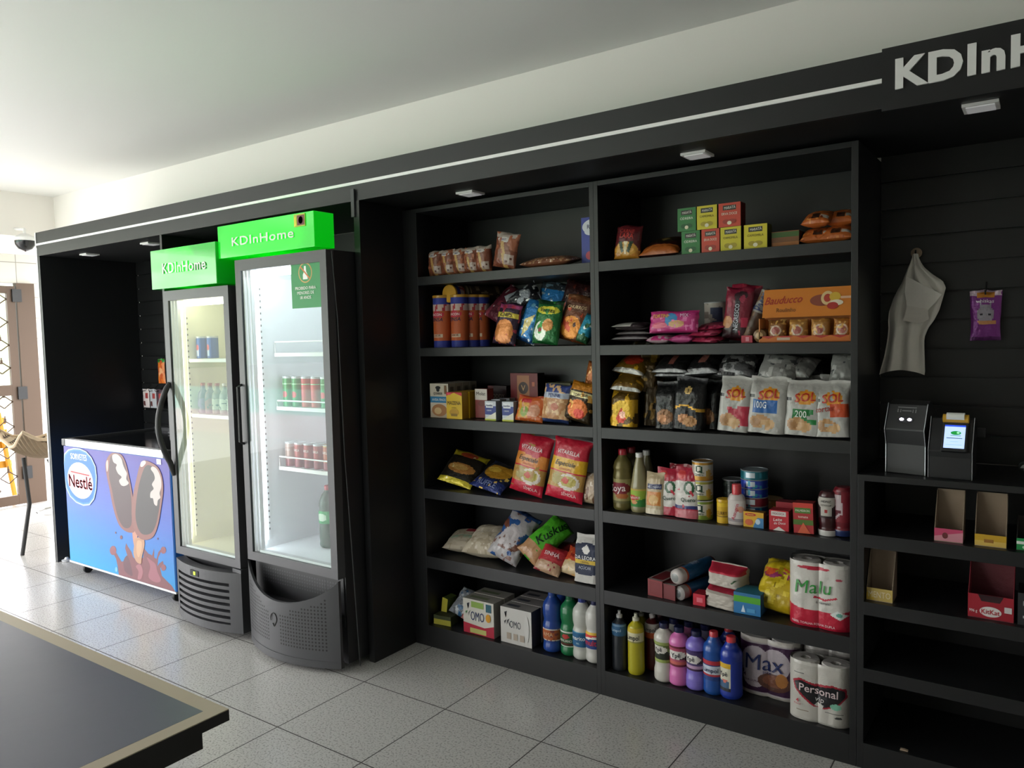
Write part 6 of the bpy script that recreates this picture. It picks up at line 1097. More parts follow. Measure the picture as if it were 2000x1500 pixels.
{'w':0.118,'h':0.135,'d':0.05,'base':'#5e1c22','ops':[('b',0,0.22,'#c0802a'),('e',0.5,0.28,0.44,0.2,'#c8943a'),('p',[(0.2,0.5),(0.35,0.5),(0.45,0.2),(0.35,0.16)],'#1e3a1e'),('p',[(0.8,0.5),(0.65,0.5),(0.55,0.2),(0.65,0.16)],'#1e3a1e'),('p',[(0.42,0.5),(0.58,0.5),(0.52,0.12),(0.48,0.12)],'#e0d2a8'),('t','CARNE',0.5,0.8,0.11,'#b03a34',-0.1,0.7),('t','LARA',0.52,0.66,0.14,'#c23a30',-0.1,0.66)],'rot':(-8,4,0),'kind_':'bag','name':'chips_bag','cat':'chips','label':'red and yellow crisps bag standing at the left end of the top right shelf','geo':(4.251,4.377,0.478,1.797,0.137)},
{'w':0.17,'h':0.16,'d':0.06,'base':'#3f1a1a','ops':[('b',0,0.24,'#b0602a'),('e',0.5,0.55,0.34,0.2,'#2a2418'),('p',[(0.35,0.65),(0.5,0.7),(0.62,0.6),(0.5,0.45)],'#a08a4a')],'rot':(-66,0,0),'kind_':'bag','name':'chips_bag','cat':'chips','label':'dark red and orange crisps bag lying flat beside the standing one','geo':(4.363,4.532,0.49,1.797,0.081)},
{'d':0.055,'h':0.0865,'base':'#2f7a3c','side':'#4a4a1c','ops':[('r',0.04,0.04,0.96,0.96,'#2f7a3c'),('r',0.2,0.7,0.8,0.9,'#2a2a22'),('t','MARATÁ',0.52,0.8,0.11,'#e8e4da',0.05,0.5),('t','CIDREIRA',0.5,0.55,0.1,'#e0ecd8',0,0.7),('n','#1d5a2c',11,0.14),('e',0.35,0.22,0.16,0.1,'#1d5a2c'),('e',0.62,0.22,0.18,0.1,'#1d5a2c'),('e',0.5,0.16,0.1,0.08,'#e6e0c0')],'group':'herbal tea boxes','kind_':'box','name':'tea_box','cat':'box','label':'green herbal tea box at the bottom left of the stacked tea boxes','geo':(4.55,4.623,0.476,1.797,0.076)},
{'d':0.055,'h':0.0865,'base':'#c8452f','side':'#5c1f18','ops':[('r',0.04,0.04,0.96,0.96,'#c8452f'),('r',0.2,0.7,0.8,0.9,'#2a2a22'),('t','MARATÁ',0.52,0.8,0.11,'#e8e4da',0.05,0.5),('t','ERVA DOCE',0.5,0.55,0.1,'#f0dcc8',0,0.7),('n','#a03424',11,0.14),('e',0.35,0.22,0.16,0.1,'#a03424'),('e',0.62,0.22,0.18,0.1,'#a03424'),('e',0.5,0.16,0.1,0.08,'#e6e0c0')],'group':'herbal tea boxes','kind_':'box','name':'tea_box','cat':'box','label':'red herbal tea box in the bottom row of the stack,between green and yellow','geo':(4.629,4.698,0.476,1.797,0.076)},
{'d':0.055,'h':0.0865,'base':'#d2c42a','side':'#4a4a1c','ops':[('r',0.04,0.04,0.96,0.96,'#d2c42a'),('r',0.2,0.7,0.8,0.9,'#2a2a22'),('t','MARATÁ',0.52,0.8,0.11,'#e8e4da',0.05,0.5),('t','CAMOMILA',0.5,0.55,0.1,'#6a5a18',0,0.7),('n','#a89620',11,0.14),('e',0.35,0.22,0.16,0.1,'#a89620'),('e',0.62,0.22,0.18,0.1,'#a89620'),('e',0.5,0.16,0.1,0.08,'#e6e0c0')],'group':'herbal tea boxes','kind_':'box','name':'tea_box','cat':'box','label':'yellow herbal tea box in the bottom row at the right of the stack','geo':(4.702,4.778,0.476,1.797,0.08)},
{'d':0.055,'h':0.0865,'base':'#2f7a3c','side':'#4a4a1c','ops':[('r',0.04,0.04,0.96,0.96,'#2f7a3c'),('r',0.2,0.7,0.8,0.9,'#2a2a22'),('t','MARATÁ',0.52,0.8,0.11,'#e8e4da',0.05,0.5),('t','CIDREIRA',0.5,0.55,0.1,'#e0ecd8',0,0.7),('n','#1d5a2c',11,0.14),('e',0.35,0.22,0.16,0.1,'#1d5a2c'),('e',0.62,0.22,0.18,0.1,'#1d5a2c'),('e',0.5,0.16,0.1,0.08,'#e6e0c0')],'group':'herbal tea boxes','kind_':'box','name':'tea_box','cat':'box','label':'green herbal tea box on the upper row,left of the yellow one','geo':(4.535,4.608,0.476,1.8845,0.073)},
{'d':0.055,'h':0.0865,'base':'#d2c42a','side':'#4a4a1c','ops':[('r',0.04,0.04,0.96,0.96,'#d2c42a'),('r',0.2,0.7,0.8,0.9,'#2a2a22'),('t','MARATÁ',0.52,0.8,0.11,'#e8e4da',0.05,0.5),('t','CAMOMILA',0.5,0.55,0.1,'#6a5a18',0,0.7),('n','#a89620',11,0.14),('e',0.35,0.22,0.16,0.1,'#a89620'),('e',0.62,0.22,0.18,0.1,'#a89620'),('e',0.5,0.16,0.1,0.08,'#e6e0c0')],'group':'herbal tea boxes','kind_':'box','name':'tea_box','cat':'box','label':'yellow herbal tea box on the upper row,in the middle','geo':(4.612,4.689,0.476,1.8845,0.075)},
{'d':0.055,'h':0.0865,'base':'#c8452f','side':'#5c1f18','ops':[('r',0.04,0.04,0.96,0.96,'#c8452f'),('r',0.2,0.7,0.8,0.9,'#2a2a22'),('t','MARATÁ',0.52,0.8,0.11,'#e8e4da',0.05,0.5),('t','ERVA DOCE',0.5,0.55,0.1,'#f0dcc8',0,0.7),('n','#a03424',11,0.14),('e',0.35,0.22,0.16,0.1,'#a03424'),('e',0.62,0.22,0.18,0.1,'#a03424'),('e',0.5,0.16,0.1,0.08,'#e6e0c0')],'group':'herbal tea boxes','kind_':'box','name':'tea_box','cat':'box','label':'red herbal tea box on the upper row,tallest at the right','geo':(4.695,4.777,0.476,1.8845,0.077)},
{'d':0.055,'h':0.0865,'base':'#d2c42a','side':'#4a4a1c','ops':[('r',0.04,0.04,0.96,0.96,'#d2c42a'),('r',0.2,0.7,0.8,0.9,'#2a2a22'),('t','MARATÁ',0.52,0.8,0.11,'#e8e4da',0.05,0.5),('t','CAMOMILA',0.5,0.55,0.1,'#6a5a18',0,0.7),('n','#a89620',11,0.14),('e',0.35,0.22,0.16,0.1,'#a89620'),('e',0.62,0.22,0.18,0.1,'#a89620'),('e',0.5,0.16,0.1,0.08,'#e6e0c0')],'group':'herbal tea boxes','kind_':'box','name':'tea_box','cat':'box','label':'yellow herbal tea box standing alone right of the stack','geo':(4.789,4.872,0.476,1.797,0.082)},
{'h':0.055,'w':0.095,'d':0.09,'base':'#7a4a20','ops':[('b',0.62,0.95,'#3a5a1c'),('b',0,0.3,'#a8662c')],'side':'#3a2412','top':'#4a2e16','kind_':'box','name':'snack_box','cat':'box','label':'low brown and green box right of the tea boxes on the top right shelf','geo':(4.888,4.968,0.5,1.797,0.065)},
{'w':0.115,'h':0.1,'d':0.048,'base':'#b9612a','ops':[('n','#d98a4a',9,0.25),('r',0.35,0.1,0.65,0.4,'#3a241c'),('r',0.68,0.12,0.95,0.3,'#c9c2bc'),('n','#8a4020',7,0.15)],'rot':(-68,0,4),'group':'orange cake packets','kind_':'bag','name':'cake_packet','cat':'cake','label':'orange cake packet lying on the top right shelf,nearest the brown and green box','geo':(4.989,5.083,0.485,1.797,0.058)},
{'w':0.1,'h':0.1,'d':0.048,'base':'#b9612a','ops':[('n','#d98a4a',9,0.25),('r',0.35,0.1,0.65,0.4,'#3a241c'),('r',0.68,0.12,0.95,0.3,'#c9c2bc'),('n','#8a4020',7,0.15)],'rot':(-68,0,-4),'group':'orange cake packets','kind_':'bag','name':'cake_packet','cat':'cake','label':'orange cake packet stacked on top of the left cake packet','geo':(4.999,5.08,0.485,1.842,0.036),'off':(-0.004,0.0,0.012)},
{'w':0.115,'h':0.1,'d':0.048,'base':'#b9612a','ops':[('n','#d98a4a',9,0.25),('r',0.35,0.1,0.65,0.4,'#3a241c'),('r',0.68,0.12,0.95,0.3,'#c9c2bc'),('n','#8a4020',7,0.15)],'rot':(-68,0,0),'group':'orange cake packets','kind_':'bag','name':'cake_packet','cat':'cake','label':'orange cake packet at the right end of the top right shelf','geo':(5.08,5.155,0.485,1.797,0.055),'off':(0.001,0.0,0.0)},
{'w':0.1,'h':0.1,'d':0.048,'base':'#b9612a','ops':[('n','#d98a4a',9,0.25),('r',0.35,0.1,0.65,0.4,'#3a241c'),('r',0.68,0.12,0.95,0.3,'#c9c2bc'),('n','#8a4020',7,0.15)],'rot':(-68,0,3),'group':'orange cake packets','kind_':'bag','name':'cake_packet','cat':'cake','label':'orange cake packet on top of the right end packet','geo':(5.093,5.155,0.485,1.842,0.03),'off':(0.001,0.032,0.012)},
{'w':0.165,'h':0.12,'d':0.024,'base':'#3a3034','ops':[('n','#8a8084',10,0.25),('n','#1a1416',6,0.3),('b',0,0.1,'#8f8a8c')],'rot':(-86,0,0),'group':'dark chocolate packs','kind_':'bag','name':'chocolate_pack','cat':'chocolate','label':'lowest dark chocolate bar pack of the stack at the left of the second right shelf','geo':(4.235,4.4,0.482,1.46,0.02),'off':(0.004,0.0,0.012)},
{'w':0.16,'h':0.12,'d':0.024,'base':'#3a3034','ops':[('n','#8a8084',10,0.25),('n','#1a1416',6,0.3),('b',0,0.1,'#8f8a8c')],'rot':(-86,0,2),'group':'dark chocolate packs','kind_':'bag','name':'chocolate_pack','cat':'chocolate','label':'second dark chocolate bar pack from the bottom of the stack','geo':(4.235,4.3950000000000005,0.482,1.4809999999999999,0.02),'off':(0.004,0.032,0.012)},
{'w':0.155,'h':0.12,'d':0.024,'base':'#3a3034','ops':[('n','#8a8084',10,0.25),('n','#1a1416',6,0.3),('r',0,0,0.6,0.5,'#bdbab6')],'rot':(-86,0,-2),'group':'dark chocolate packs','kind_':'bag','name':'chocolate_pack','cat':'chocolate','label':'third pack with a white end in the dark chocolate stack','geo':(4.235,4.390000000000001,0.482,1.502,0.02),'off':(0.004,0.032,0.012)},
{'w':0.15,'h':0.12,'d':0.024,'base':'#3a3034','ops':[('n','#8a8084',10,0.25),('n','#1a1416',6,0.3),('r',0,0,0.6,0.5,'#bdbab6')],'rot':(-86,0,1),'group':'dark chocolate packs','kind_':'bag','name':'chocolate_pack','cat':'chocolate','label':'topmost pack of the dark chocolate stack,pale on one side','geo':(4.235,4.385000000000001,0.482,1.523,0.02)},
{'w':0.21,'h':0.088,'d':0.05,'base':'#b82e74','ops':[('r',0.05,0.1,0.95,0.9,'#c23a80'),('t','TORTINI',0.25,0.72,0.16,'#e6c23a',0,0.34),('t','MIX',0.75,0.72,0.16,'#e0d4e6',0,0.3),('e',0.48,0.55,0.13,0.3,'#3a8ac0'),('e',0.6,0.35,0.16,0.16,'#d0a070'),('n','#e07ab0',8,0.2),('e',0.25,0.3,0.16,0.14,'#d85a78'),('b',0,0.05,'#8a2a5a')],'rot':(-14,0,0),'kind_':'bag','name':'cookie_pack','cat':'biscuits','label':'bright pink filled biscuit pack on top of the pink stack','geo':(4.408,4.601,0.478,1.497,0.066),'off':(0.0,0.0,0.0045)},
{'w':0.1,'h':0.1,'d':0.034,'base':'#c9a8b4','ops':[('n','#b82e74',7,0.4)],'rot':(-86,0,0),'group':'pink biscuit packs at the bottom of the stack','kind_':'bag','name':'cookie_pack','cat':'biscuits','label':'pink biscuit pack with white stripe at the bottom left of the pink stack','geo':(4.395,4.49,0.476,1.46,0.04),'off':(0.004,0.0,0.0)},
{'w':0.1,'h':0.1,'d':0.034,'base':'#c65a92','ops':[('n','#b82e74',7,0.4)],'rot':(-86,0,0),'group':'pink biscuit packs at the bottom of the stack','kind_':'bag','name':'cookie_pack','cat':'biscuits','label':'pink biscuit pack at the bottom right of the pink stack','geo':(4.489999999999999,4.585,0.476,1.46,0.04),'off':(0.003,0.0,0.0)},
{'h':0.155,'w':0.095,'base':'#b0a8a0','ops':[('r',0.45,0.1,0.75,0.85,'#26304e'),('n','#8a827a',9,0.25),('r',0.05,0.6,0.4,0.75,'#7a7068')],'m':'matte','kind_':'can','name':'powder_can','cat':'can','label':'white and navy tin of powder standing behind the pink sticks','geo':(4.579,4.657,0.6,1.46,0.152),'off':(0.0,0.012,0.003)},
{'w':0.115,'h':0.11,'d':0.022,'base':'#a82c50','ops':[('n','#d05a7c',9,0.3),('n','#5a1428',7,0.2)],'rot':(-80,4,-4),'group':'raspberry wafer packs','kind_':'bag','name':'wafer_pack','cat':'biscuits','label':'lowest raspberry pink wafer pack of the pile right of the pink stack','geo':(4.575,4.685,0.48,1.46,0.02),'off':(0.004,0.0,0.0)},
{'w':0.115,'h':0.11,'d':0.022,'base':'#a82c50','ops':[('n','#d05a7c',9,0.3),('n','#5a1428',7,0.2)],'rot':(-80,0,1),'group':'raspberry wafer packs','kind_':'bag','name':'wafer_pack','cat':'biscuits','label':'middle raspberry pink wafer pack of the pile right of the pink stack','geo':(4.575,4.685,0.484,1.478,0.02),'off':(-0.004,0.0,0.0075)},
{'w':0.115,'h':0.11,'d':0.022,'base':'#a82c50','ops':[('n','#d05a7c',9,0.3),('n','#5a1428',7,0.2)],'rot':(-80,-4,6),'group':'raspberry wafer packs','kind_':'bag','name':'wafer_pack','cat':'biscuits','label':'topmost raspberry pink wafer pack of the pile right of the pink stack','geo':(4.575,4.685,0.488,1.496,0.02),'off':(0.003,0.032,0.012)},
{'w':0.11,'h':0.195,'d':0.045,'base':'#7e1e34','ops':[('b',0,0.3,'#3a1a22'),('r',0.42,0.1,0.62,0.75,'#1c1620'),('t','NEGRESCO',0.52,0.4,0.09,'#c9ccd8',1.57,0.9),('e',0.6,0.82,0.24,0.09,'#3a2428'),('e',0.2,0.3,0.18,0.12,'#c98a5a'),('n','#a0304a',8,0.2),('r',0.7,0.2,0.92,0.4,'#b83050')],'rot':(-8,4,0),'kind_':'bag','name':'biscuit_pack','cat':'biscuits','label':'tall maroon biscuit pack standing in front on the second right shelf','geo':(4.691,4.778,0.5,1.46,0.18),'off':(0.003,0.032,0.012)},
{'w':0.125,'h':0.215,'d':0.04,'base':'#94203a','ops':[('n','#c03a50',8,0.25),('r',0.7,0.3,0.95,0.6,'#d0556a')],'rot':(-6,6,0),'kind_':'bag','name':'biscuit_pack','cat':'biscuits','label':'tall red biscuit pack leaning just behind the maroon one','geo':(4.695,4.785,0.56,1.46,0.199),'off':(0.0,0.032,0.0)},
{'w':0.05,'h':0.205,'base':'#4a3428','ops':[('b',0.55,1,'#8a8680'),('t','Passa',0.5,0.75,0.26,'#26305c',1.57,0.9),('n','#6a4c34',8,0.3)],'rot':(-6,22,0),'kind_':'stick','name':'biscuit_roll','cat':'biscuits','label':'brown cylindrical biscuit roll leaning to the right on the second right shelf','geo':(4.771,4.847,0.52,1.46,0.171),'off':(0.003,0.012,0.0)},
{'w':0.048,'h':0.14,'base':'#7a5a3a','endc':'#b8976a','rot':(-90,0,0),'kind_':'stick','name':'biscuit_roll','cat':'biscuits','label':'biscuit roll lying on its side with its round pale end facing out','geo':(4.817,4.865,0.476,1.46,0.04),'off':(0.002,0.0,0.0)},
{'h':0.026,'w':0.04,'d':0.05,'base':'#b0243c','ops':[('r',0.4,0.2,0.7,0.8,'#d88a98')],'top':'#7a1c2c','kind_':'box','name':'candy_box','cat':'box','label':'small crimson pack at the foot of the leaning biscuit roll','geo':(4.781,4.816,0.474,1.46,0.028)},
{'h':0.155,'w':0.12,'d':0.05,'base':'#1c2550','ops':[('t','Especial',0.5,0.45,0.12,'#b4bcd8',-0.1,0.8),('t','SABOR',0.4,0.7,0.08,'#5a6ab0',0,0.4)],'side':'#10152e','kind_':'box','name':'biscuit_box','cat':'box','label':'navy blue box with white script behind the orange display box','geo':(4.807,4.869,0.62,1.46,0.112),'off':(0.003,0.012,0.0)},
{'w':0.066,'h':0.076,'d':0.048,'base':'#8a5a2c','ops':[('e',0.5,0.45,0.3,0.26,'#c9b09a'),('e',0.5,0.45,0.22,0.18,'#a0544a'),('n','#d8a860',9,0.25)],'rot':(-6,0,0),'group':'gold biscuit packets in the display box','kind_':'bag','name':'biscuit_packet','cat':'biscuits','label':'leftmost small gold biscuit packet inside the orange display box','geo':(4.868,4.93,0.481,1.4645,0.07)},
{'w':0.066,'h':0.076,'d':0.048,'base':'#b07a3c','ops':[('e',0.5,0.45,0.3,0.26,'#c9b09a'),('e',0.5,0.45,0.22,0.18,'#a0544a'),('n','#d8a860',9,0.25)],'rot':(-6,0,0),'group':'gold biscuit packets in the display box','kind_':'bag','name':'biscuit_packet','cat':'biscuits','label':'second small gold biscuit packet inside the orange display box','geo':(4.942,5.004,0.481,1.4645,0.07)},
{'w':0.066,'h':0.076,'d':0.048,'base':'#b07a3c','ops':[('e',0.5,0.45,0.3,0.26,'#c9b09a'),('e',0.5,0.45,0.22,0.18,'#a0544a'),('n','#d8a860',9,0.25)],'rot':(-6,0,0),'group':'gold biscuit packets in the display box','kind_':'bag','name':'biscuit_packet','cat':'biscuits','label':'third small gold biscuit packet inside the orange display box','geo':(5.016,5.077999999999999,0.481,1.4645,0.07)},
{'w':0.066,'h':0.076,'d':0.048,'base':'#a06428','ops':[('e',0.5,0.45,0.3,0.26,'#c9b09a'),('e',0.5,0.45,0.22,0.18,'#a0544a'),('n','#d8a860',9,0.25)],'rot':(-6,0,0),'group':'gold biscuit packets in the display box','kind_':'bag','name':'biscuit_packet','cat':'biscuits','label':'rightmost small gold biscuit packet inside the orange display box','geo':(5.09,5.151999999999999,0.481,1.4645,0.07)},
{'w':0.115,'h':0.155,'d':0.07,'base':'#5a4212','ops':[('b',0.9,1,'#3a2c14'),('n','#d8a826',6,0.35),('e',0.5,0.42,0.36,0.26,'#c9a01e'),('p',[(0.3,0.2),(0.5,0.5),(0.7,0.2),(0.6,0.1),(0.4,0.1)],'#c03a24'),('e',0.55,0.3,0.12,0.1,'#e6b09a')],'m':'foil','bk':'block','rot':(-3,2,0),'group':'coffee packs on the third right shelf','n':(26,34),'kind_':'bag','name':'coffee_pack','cat':'coffee','label':'gold and red coffee pack standing at the left front of the third right shelf','geo':(4.226,4.352,0.472,1.1246,0.099),'off':(-0.003,0.0,0.0)},
{'w':0.132,'h':0.13,'d':0.06,'base':'#6a4e16','ops':[('n','#d0a030',6,0.35),('b',0,0.045,'#a8a8a4'),('n','#2a2010',8,0.2)],'m':'foil','bk':'pillow','rot':(-62,6,6),'group':'coffee packs on the third right shelf','n':(26,34),'kind_':'bag','name':'coffee_pack','cat':'coffee','label':'gold coffee pack lying on top of the front gold pack,silver seam showing','geo':(4.226,4.37,0.475,1.2596,0.018)},
{'w':0.14300000000000002,'h':0.13,'d':0.06,'base':'#7a5a1a','ops':[('n','#d8a826',6,0.3),('b',0,0.08,'#a8a6a0'),('e',0.5,0.5,0.3,0.3,'#c8402a')],'m':'foil','bk':'pillow','rot':(-62,8,-4),'group':'coffee packs on the third right shelf','n':(26,34),'kind_':'bag','name':'coffee_pack','cat':'coffee','label':'gold and red coffee pack third up in the left stack','geo':(4.224,4.382,0.48,1.3196,0.014),'off':(-0.004,0.032,0.009)},
{'w':0.132,'h':0.13,'d':0.05,'base':'#4a3814','ops':[('n','#a8842a',7,0.3)],'m':'foil','bk':'pillow','rot':(-62,4,8),'group':'coffee packs on the third right shelf','n':(26,34),'kind_':'bag','name':'coffee_pack','cat':'coffee','label':'dark gold coffee pack fourth up in the left stack','geo':(4.268,4.386,0.5,1.3746,-0.001),'off':(0.003,0.032,0.0015)},
{'w':0.132,'h':0.12,'d':0.04,'base':'#2e2818','ops':[('n','#9a9890',8,0.2),('n','#6a5424',6,0.25)],'m':'foil','bk':'pillow','rot':(-62,0,-8),'group':'coffee packs on the third right shelf','n':(26,34),'kind_':'bag','name':'coffee_pack','cat':'coffee','label':'dark coffee pack at the very top of the left stack,under the shelf above','geo':(4.282,4.402,0.53,1.4246,-0.017)},
{'w':0.08,'h':0.21,'d':0.09,'base':'#3c2c12','ops':[('n','#7a5c20',6,0.35),('n','#1c160c',8,0.25)],'m':'foil','bk':'block','rot':(-2,4,20),'group':'coffee packs on the third right shelf','n':(26,34),'kind_':'bag','name':'coffee_pack','cat':'coffee','label':'brown gold coffee pack standing behind the front gold pack','geo':(4.33,4.415,0.5,1.1246,0.157),'off':(0.004,0.032,0.0)},
{'w':0.075,'h':0.15,'d':0.08,'base':'#4a3818','ops':[('n','#8a6a28',6,0.3)],'m':'foil','bk':'block','rot':(-2,2,15),'group':'coffee packs on the third right shelf','n':(26,34),'kind_':'bag','name':'coffee_pack','cat':'coffee','label':'brown gold pack standing in the second row on top,behind the left stack','geo':(4.326,4.398,0.54,1.3246,0.054)},
{'w':0.1,'h':0.185,'d':0.08,'base':'#151517','ops':[('n','#3a3836',7,0.25),('e',0.5,0.25,0.36,0.16,'#7a5230'),('e',0.4,0.22,0.18,0.09,'#a8724a'),('b',0.9,1,'#2a2a2c')],'m':'foil','bk':'block','rot':(-2,0,0),'group':'coffee packs on the third right shelf','n':(26,34),'kind_':'bag','name':'coffee_pack','cat':'coffee','label':'black coffee pack standing left of the emblem pack','geo':(4.421,4.51,0.49,1.1246,0.149),'off':(0.001,0.0,0.0)},
{'w':0.125,'h':0.2,'d':0.08,'base':'#1a1a1c','ops':[('e',0.5,0.74,0.12,0.075,'#c0a060'),('t','3',0.5,0.74,0.07,'#2a2010'),('e',0.5,0.52,0.36,0.14,'#1c1a18'),('w',0.42,0.04,1,0.02,'#c9962c'),('e',0.42,0.2,0.2,0.1,'#a8724a'),('e',0.62,0.16,0.22,0.1,'#8f6234'),('b',0.92,1,'#26262a')],'m':'foil','bk':'block','rot':(-3,3,0),'group':'coffee packs on the third right shelf','n':(26,34),'kind_':'bag','name':'coffee_pack','cat':'coffee','label':'black coffee pack with round gold emblem and gold swirl on the third right shelf','geo':(4.505,4.621,0.472,1.1246,0.159),'off':(0.004,0.0,0.0)},
{'w':0.085,'h':0.19,'d':0.08,'base':'#161618','ops':[('n','#3a3836',7,0.25),('e',0.5,0.25,0.36,0.16,'#7a5230'),('e',0.4,0.22,0.18,0.09,'#a8724a'),('b',0.9,1,'#2a2a2c')],'m':'foil','bk':'block','rot':(-3,0,-8),'group':'coffee packs on the third right shelf','n':(26,34),'kind_':'bag','name':'coffee_pack','cat':'coffee','label':'black coffee pack standing right of the emblem pack','geo':(4.598,4.659,0.5,1.1246,0.142),'off':(0.0,0.032,0.0)},
{'w':0.14850000000000002,'h':0.13,'d':0.055,'base':'#1b1b1d','ops':[('r',0.42,0.3,0.58,0.8,'#b8702a'),('n','#33312f',7,0.25),('b',0,0.035,'#77777a')],'m':'foil','bk':'pillow','rot':(-62,0,4),'group':'coffee packs on the third right shelf','n':(26,34),'kind_':'bag','name':'coffee_pack','cat':'coffee','label':'black coffee pack with orange seal lying above the left black pack','geo':(4.419,4.545,0.495,1.3096,0.015),'off':(0.003,0.024,0.012)},
{'w':0.15400000000000003,'h':0.13,'d':0.05,'base':'#1e1d1e','ops':[('r',0.42,0.2,0.58,0.7,'#9a5a50'),('b',0,0.045,'#8a8a8c')],'m':'foil','bk':'pillow','rot':(-62,0,-3),'group':'coffee packs on the third right shelf','n':(26,34),'kind_':'bag','name':'coffee_pack','cat':'coffee','label':'black coffee pack with pink seal,second layer above the left black pack','geo':(4.415,4.552,0.505,1.3596,0.0)},
{'w':0.15400000000000003,'h':0.12,'d':0.05,'base':'#1a191a','ops':[('n','#4a3a30',7,0.3),('r',0.45,0.1,0.58,0.5,'#8a4a3a')],'m':'foil','bk':'pillow','rot':(-62,0,5),'group':'coffee packs on the third right shelf','n':(26,34),'kind_':'bag','name':'coffee_pack','cat':'coffee','label':'black coffee pack at the top of the left black stack','geo':(4.424,4.553,0.53,1.4096,-0.007),'off':(-0.004,0.032,0.0015)},
{'w':0.14300000000000002,'h':0.13,'d':0.06,'base':'#201f21','ops':[('r',0.4,0.3,0.62,0.75,'#a86a60'),('b',0,0.08,'#7a7a7c')],'m':'foil','bk':'pillow','rot':(-62,-4,-6),'group':'coffee packs on the third right shelf','n':(26,34),'kind_':'bag','name':'coffee_pack','cat':'coffee','label':'black coffee pack with pink seal lying above the emblem pack','geo':(4.549,4.66,0.5,1.3196,0.016),'off':(0.004,0.0,0.0105)},
{'w':0.14300000000000002,'h':0.13,'d':0.06,'base':'#2a2a2c','ops':[('p',[(0.1,0.1),(0.5,0.9),(0.95,0.15)],'#8f8f92'),('n','#c9c9cc',9,0.15)],'m':'foil','bk':'pillow','rot':(-50,6,8),'group':'coffee packs on the third right shelf','n':(26,34),'kind_':'bag','name':'coffee_pack','cat':'coffee','label':'silver and black pack with crumpled point on top of the middle stack','geo':(4.546,4.653,0.52,1.3746,0.024),'off':(0.002,0.032,0.0015)},
{'w':0.14300000000000002,'h':0.12,'d':0.045,'base':'#1c1c1e','ops':[('b',0,0.12,'#a59ea0')],'m':'foil','bk':'pillow','rot':(-62,0,2),'group':'coffee packs on the third right shelf','n':(26,34),'kind_':'bag','name':'coffee_pack','cat':'coffee','label':'black pack with white end lying beside the silver pointed pack','geo':(4.542,4.652,0.51,1.3596,0.0),'off':(-0.004,0.032,0.0015)},
{'w':0.15400000000000003,'h':0.14,'d':0.07,'base':'#77777a','ops':[('n','#b9b9bc',7,0.4),('n','#3a3a3c',8,0.25)],'m':'foil','bk':'pillow','rot':(-62,4,6),'group':'coffee packs on the third right shelf','n':(26,34),'kind_':'bag','name':'coffee_pack','cat':'coffee','label':'silver foil pack lying above the first white snack bag','geo':(4.656,4.773,0.5,1.3096,0.013),'off':(0.003,0.024,0.0105)},
{'w':0.15400000000000003,'h':0.13,'d':0.055,'base':'#5c5c5f','ops':[('n','#e0e0e2',9,0.25),('n','#222',7,0.3)],'m':'foil','bk':'pillow','rot':(-62,0,-4),'group':'coffee packs on the third right shelf','n':(26,34),'kind_':'bag','name':'coffee_pack','cat':'coffee','label':'crumpled silver and black pack second up above the first white snack bag','geo':(4.648,4.774,0.51,1.3646,-0.004),'off':(0.003,0.032,0.0015)},
{'w':0.165,'h':0.13,'d':0.05,'base':'#1f1e20','ops':[('r',0.42,0.1,0.58,0.6,'#c07a20'),('b',0,0.04,'#88888a')],'m':'foil','bk':'pillow','rot':(-62,0,3),'group':'coffee packs on the third right shelf','n':(26,34),'kind_':'bag','name':'coffee_pack','cat':'coffee','label':'black pack with orange seal at the top right of the coffee stacks','geo':(4.645,4.77,0.54,1.4096,-0.004),'off':(0.002,0.032,0.0015)},
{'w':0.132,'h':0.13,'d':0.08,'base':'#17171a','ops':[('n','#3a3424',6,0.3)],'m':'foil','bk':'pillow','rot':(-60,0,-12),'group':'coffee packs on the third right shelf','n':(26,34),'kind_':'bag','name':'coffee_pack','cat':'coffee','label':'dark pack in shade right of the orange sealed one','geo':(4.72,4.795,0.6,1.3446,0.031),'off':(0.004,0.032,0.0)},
{'w':0.1,'h':0.195,'d':0.07,'base':'#6f6f70','ops':[('n','#9a9a9c',7,0.3),('r',0.3,0.55,0.7,0.65,'#222'),('r',0.5,0.3,0.8,0.45,'#8a4a30')],'m':'foil','bk':'block','rot':(-3,2,0),'group':'coffee packs on the third right shelf','n':(26,34),'kind_':'bag','name':'coffee_pack','cat':'coffee','label':'silver pack with small black square standing left of the first white snack bag','geo':(4.639,4.68,0.53,1.1246,0.137),'off':(0.004,0.032,0.0)},
{'w':0.128,'h':0.205,'d':0.075,'base':'#b4b2ae','ops':[('r',0.02,0.62,0.2,0.68,'#1c1c1e'),('e',0.55,0.68,0.26,0.13,'#d9922a'),('t','SOL',0.55,0.69,0.15,'#b8281e',0.12,0.6,0.15),('p',[(0.3,0.45),(0.95,0.48),(0.95,0.12),(0.45,0.08)],'#b83048'),('e',0.36,0.2,0.26,0.12,'#b98a5a'),('e',0.55,0.16,0.2,0.09,'#caa070'),('e',0.25,0.18,0.12,0.08,'#a5774a'),('n','#a9a7a4',9,0.12)],'m':'plastic','bk':'block','rot':(-4,4,0),'group':'white snack bags on the third right shelf','n':(26,34),'kind_':'bag','name':'snack_bag','cat':'snack','label':'white snack bag with red panel,leftmost of the four in front','geo':(4.691,4.804,0.472,1.1246,0.151)},
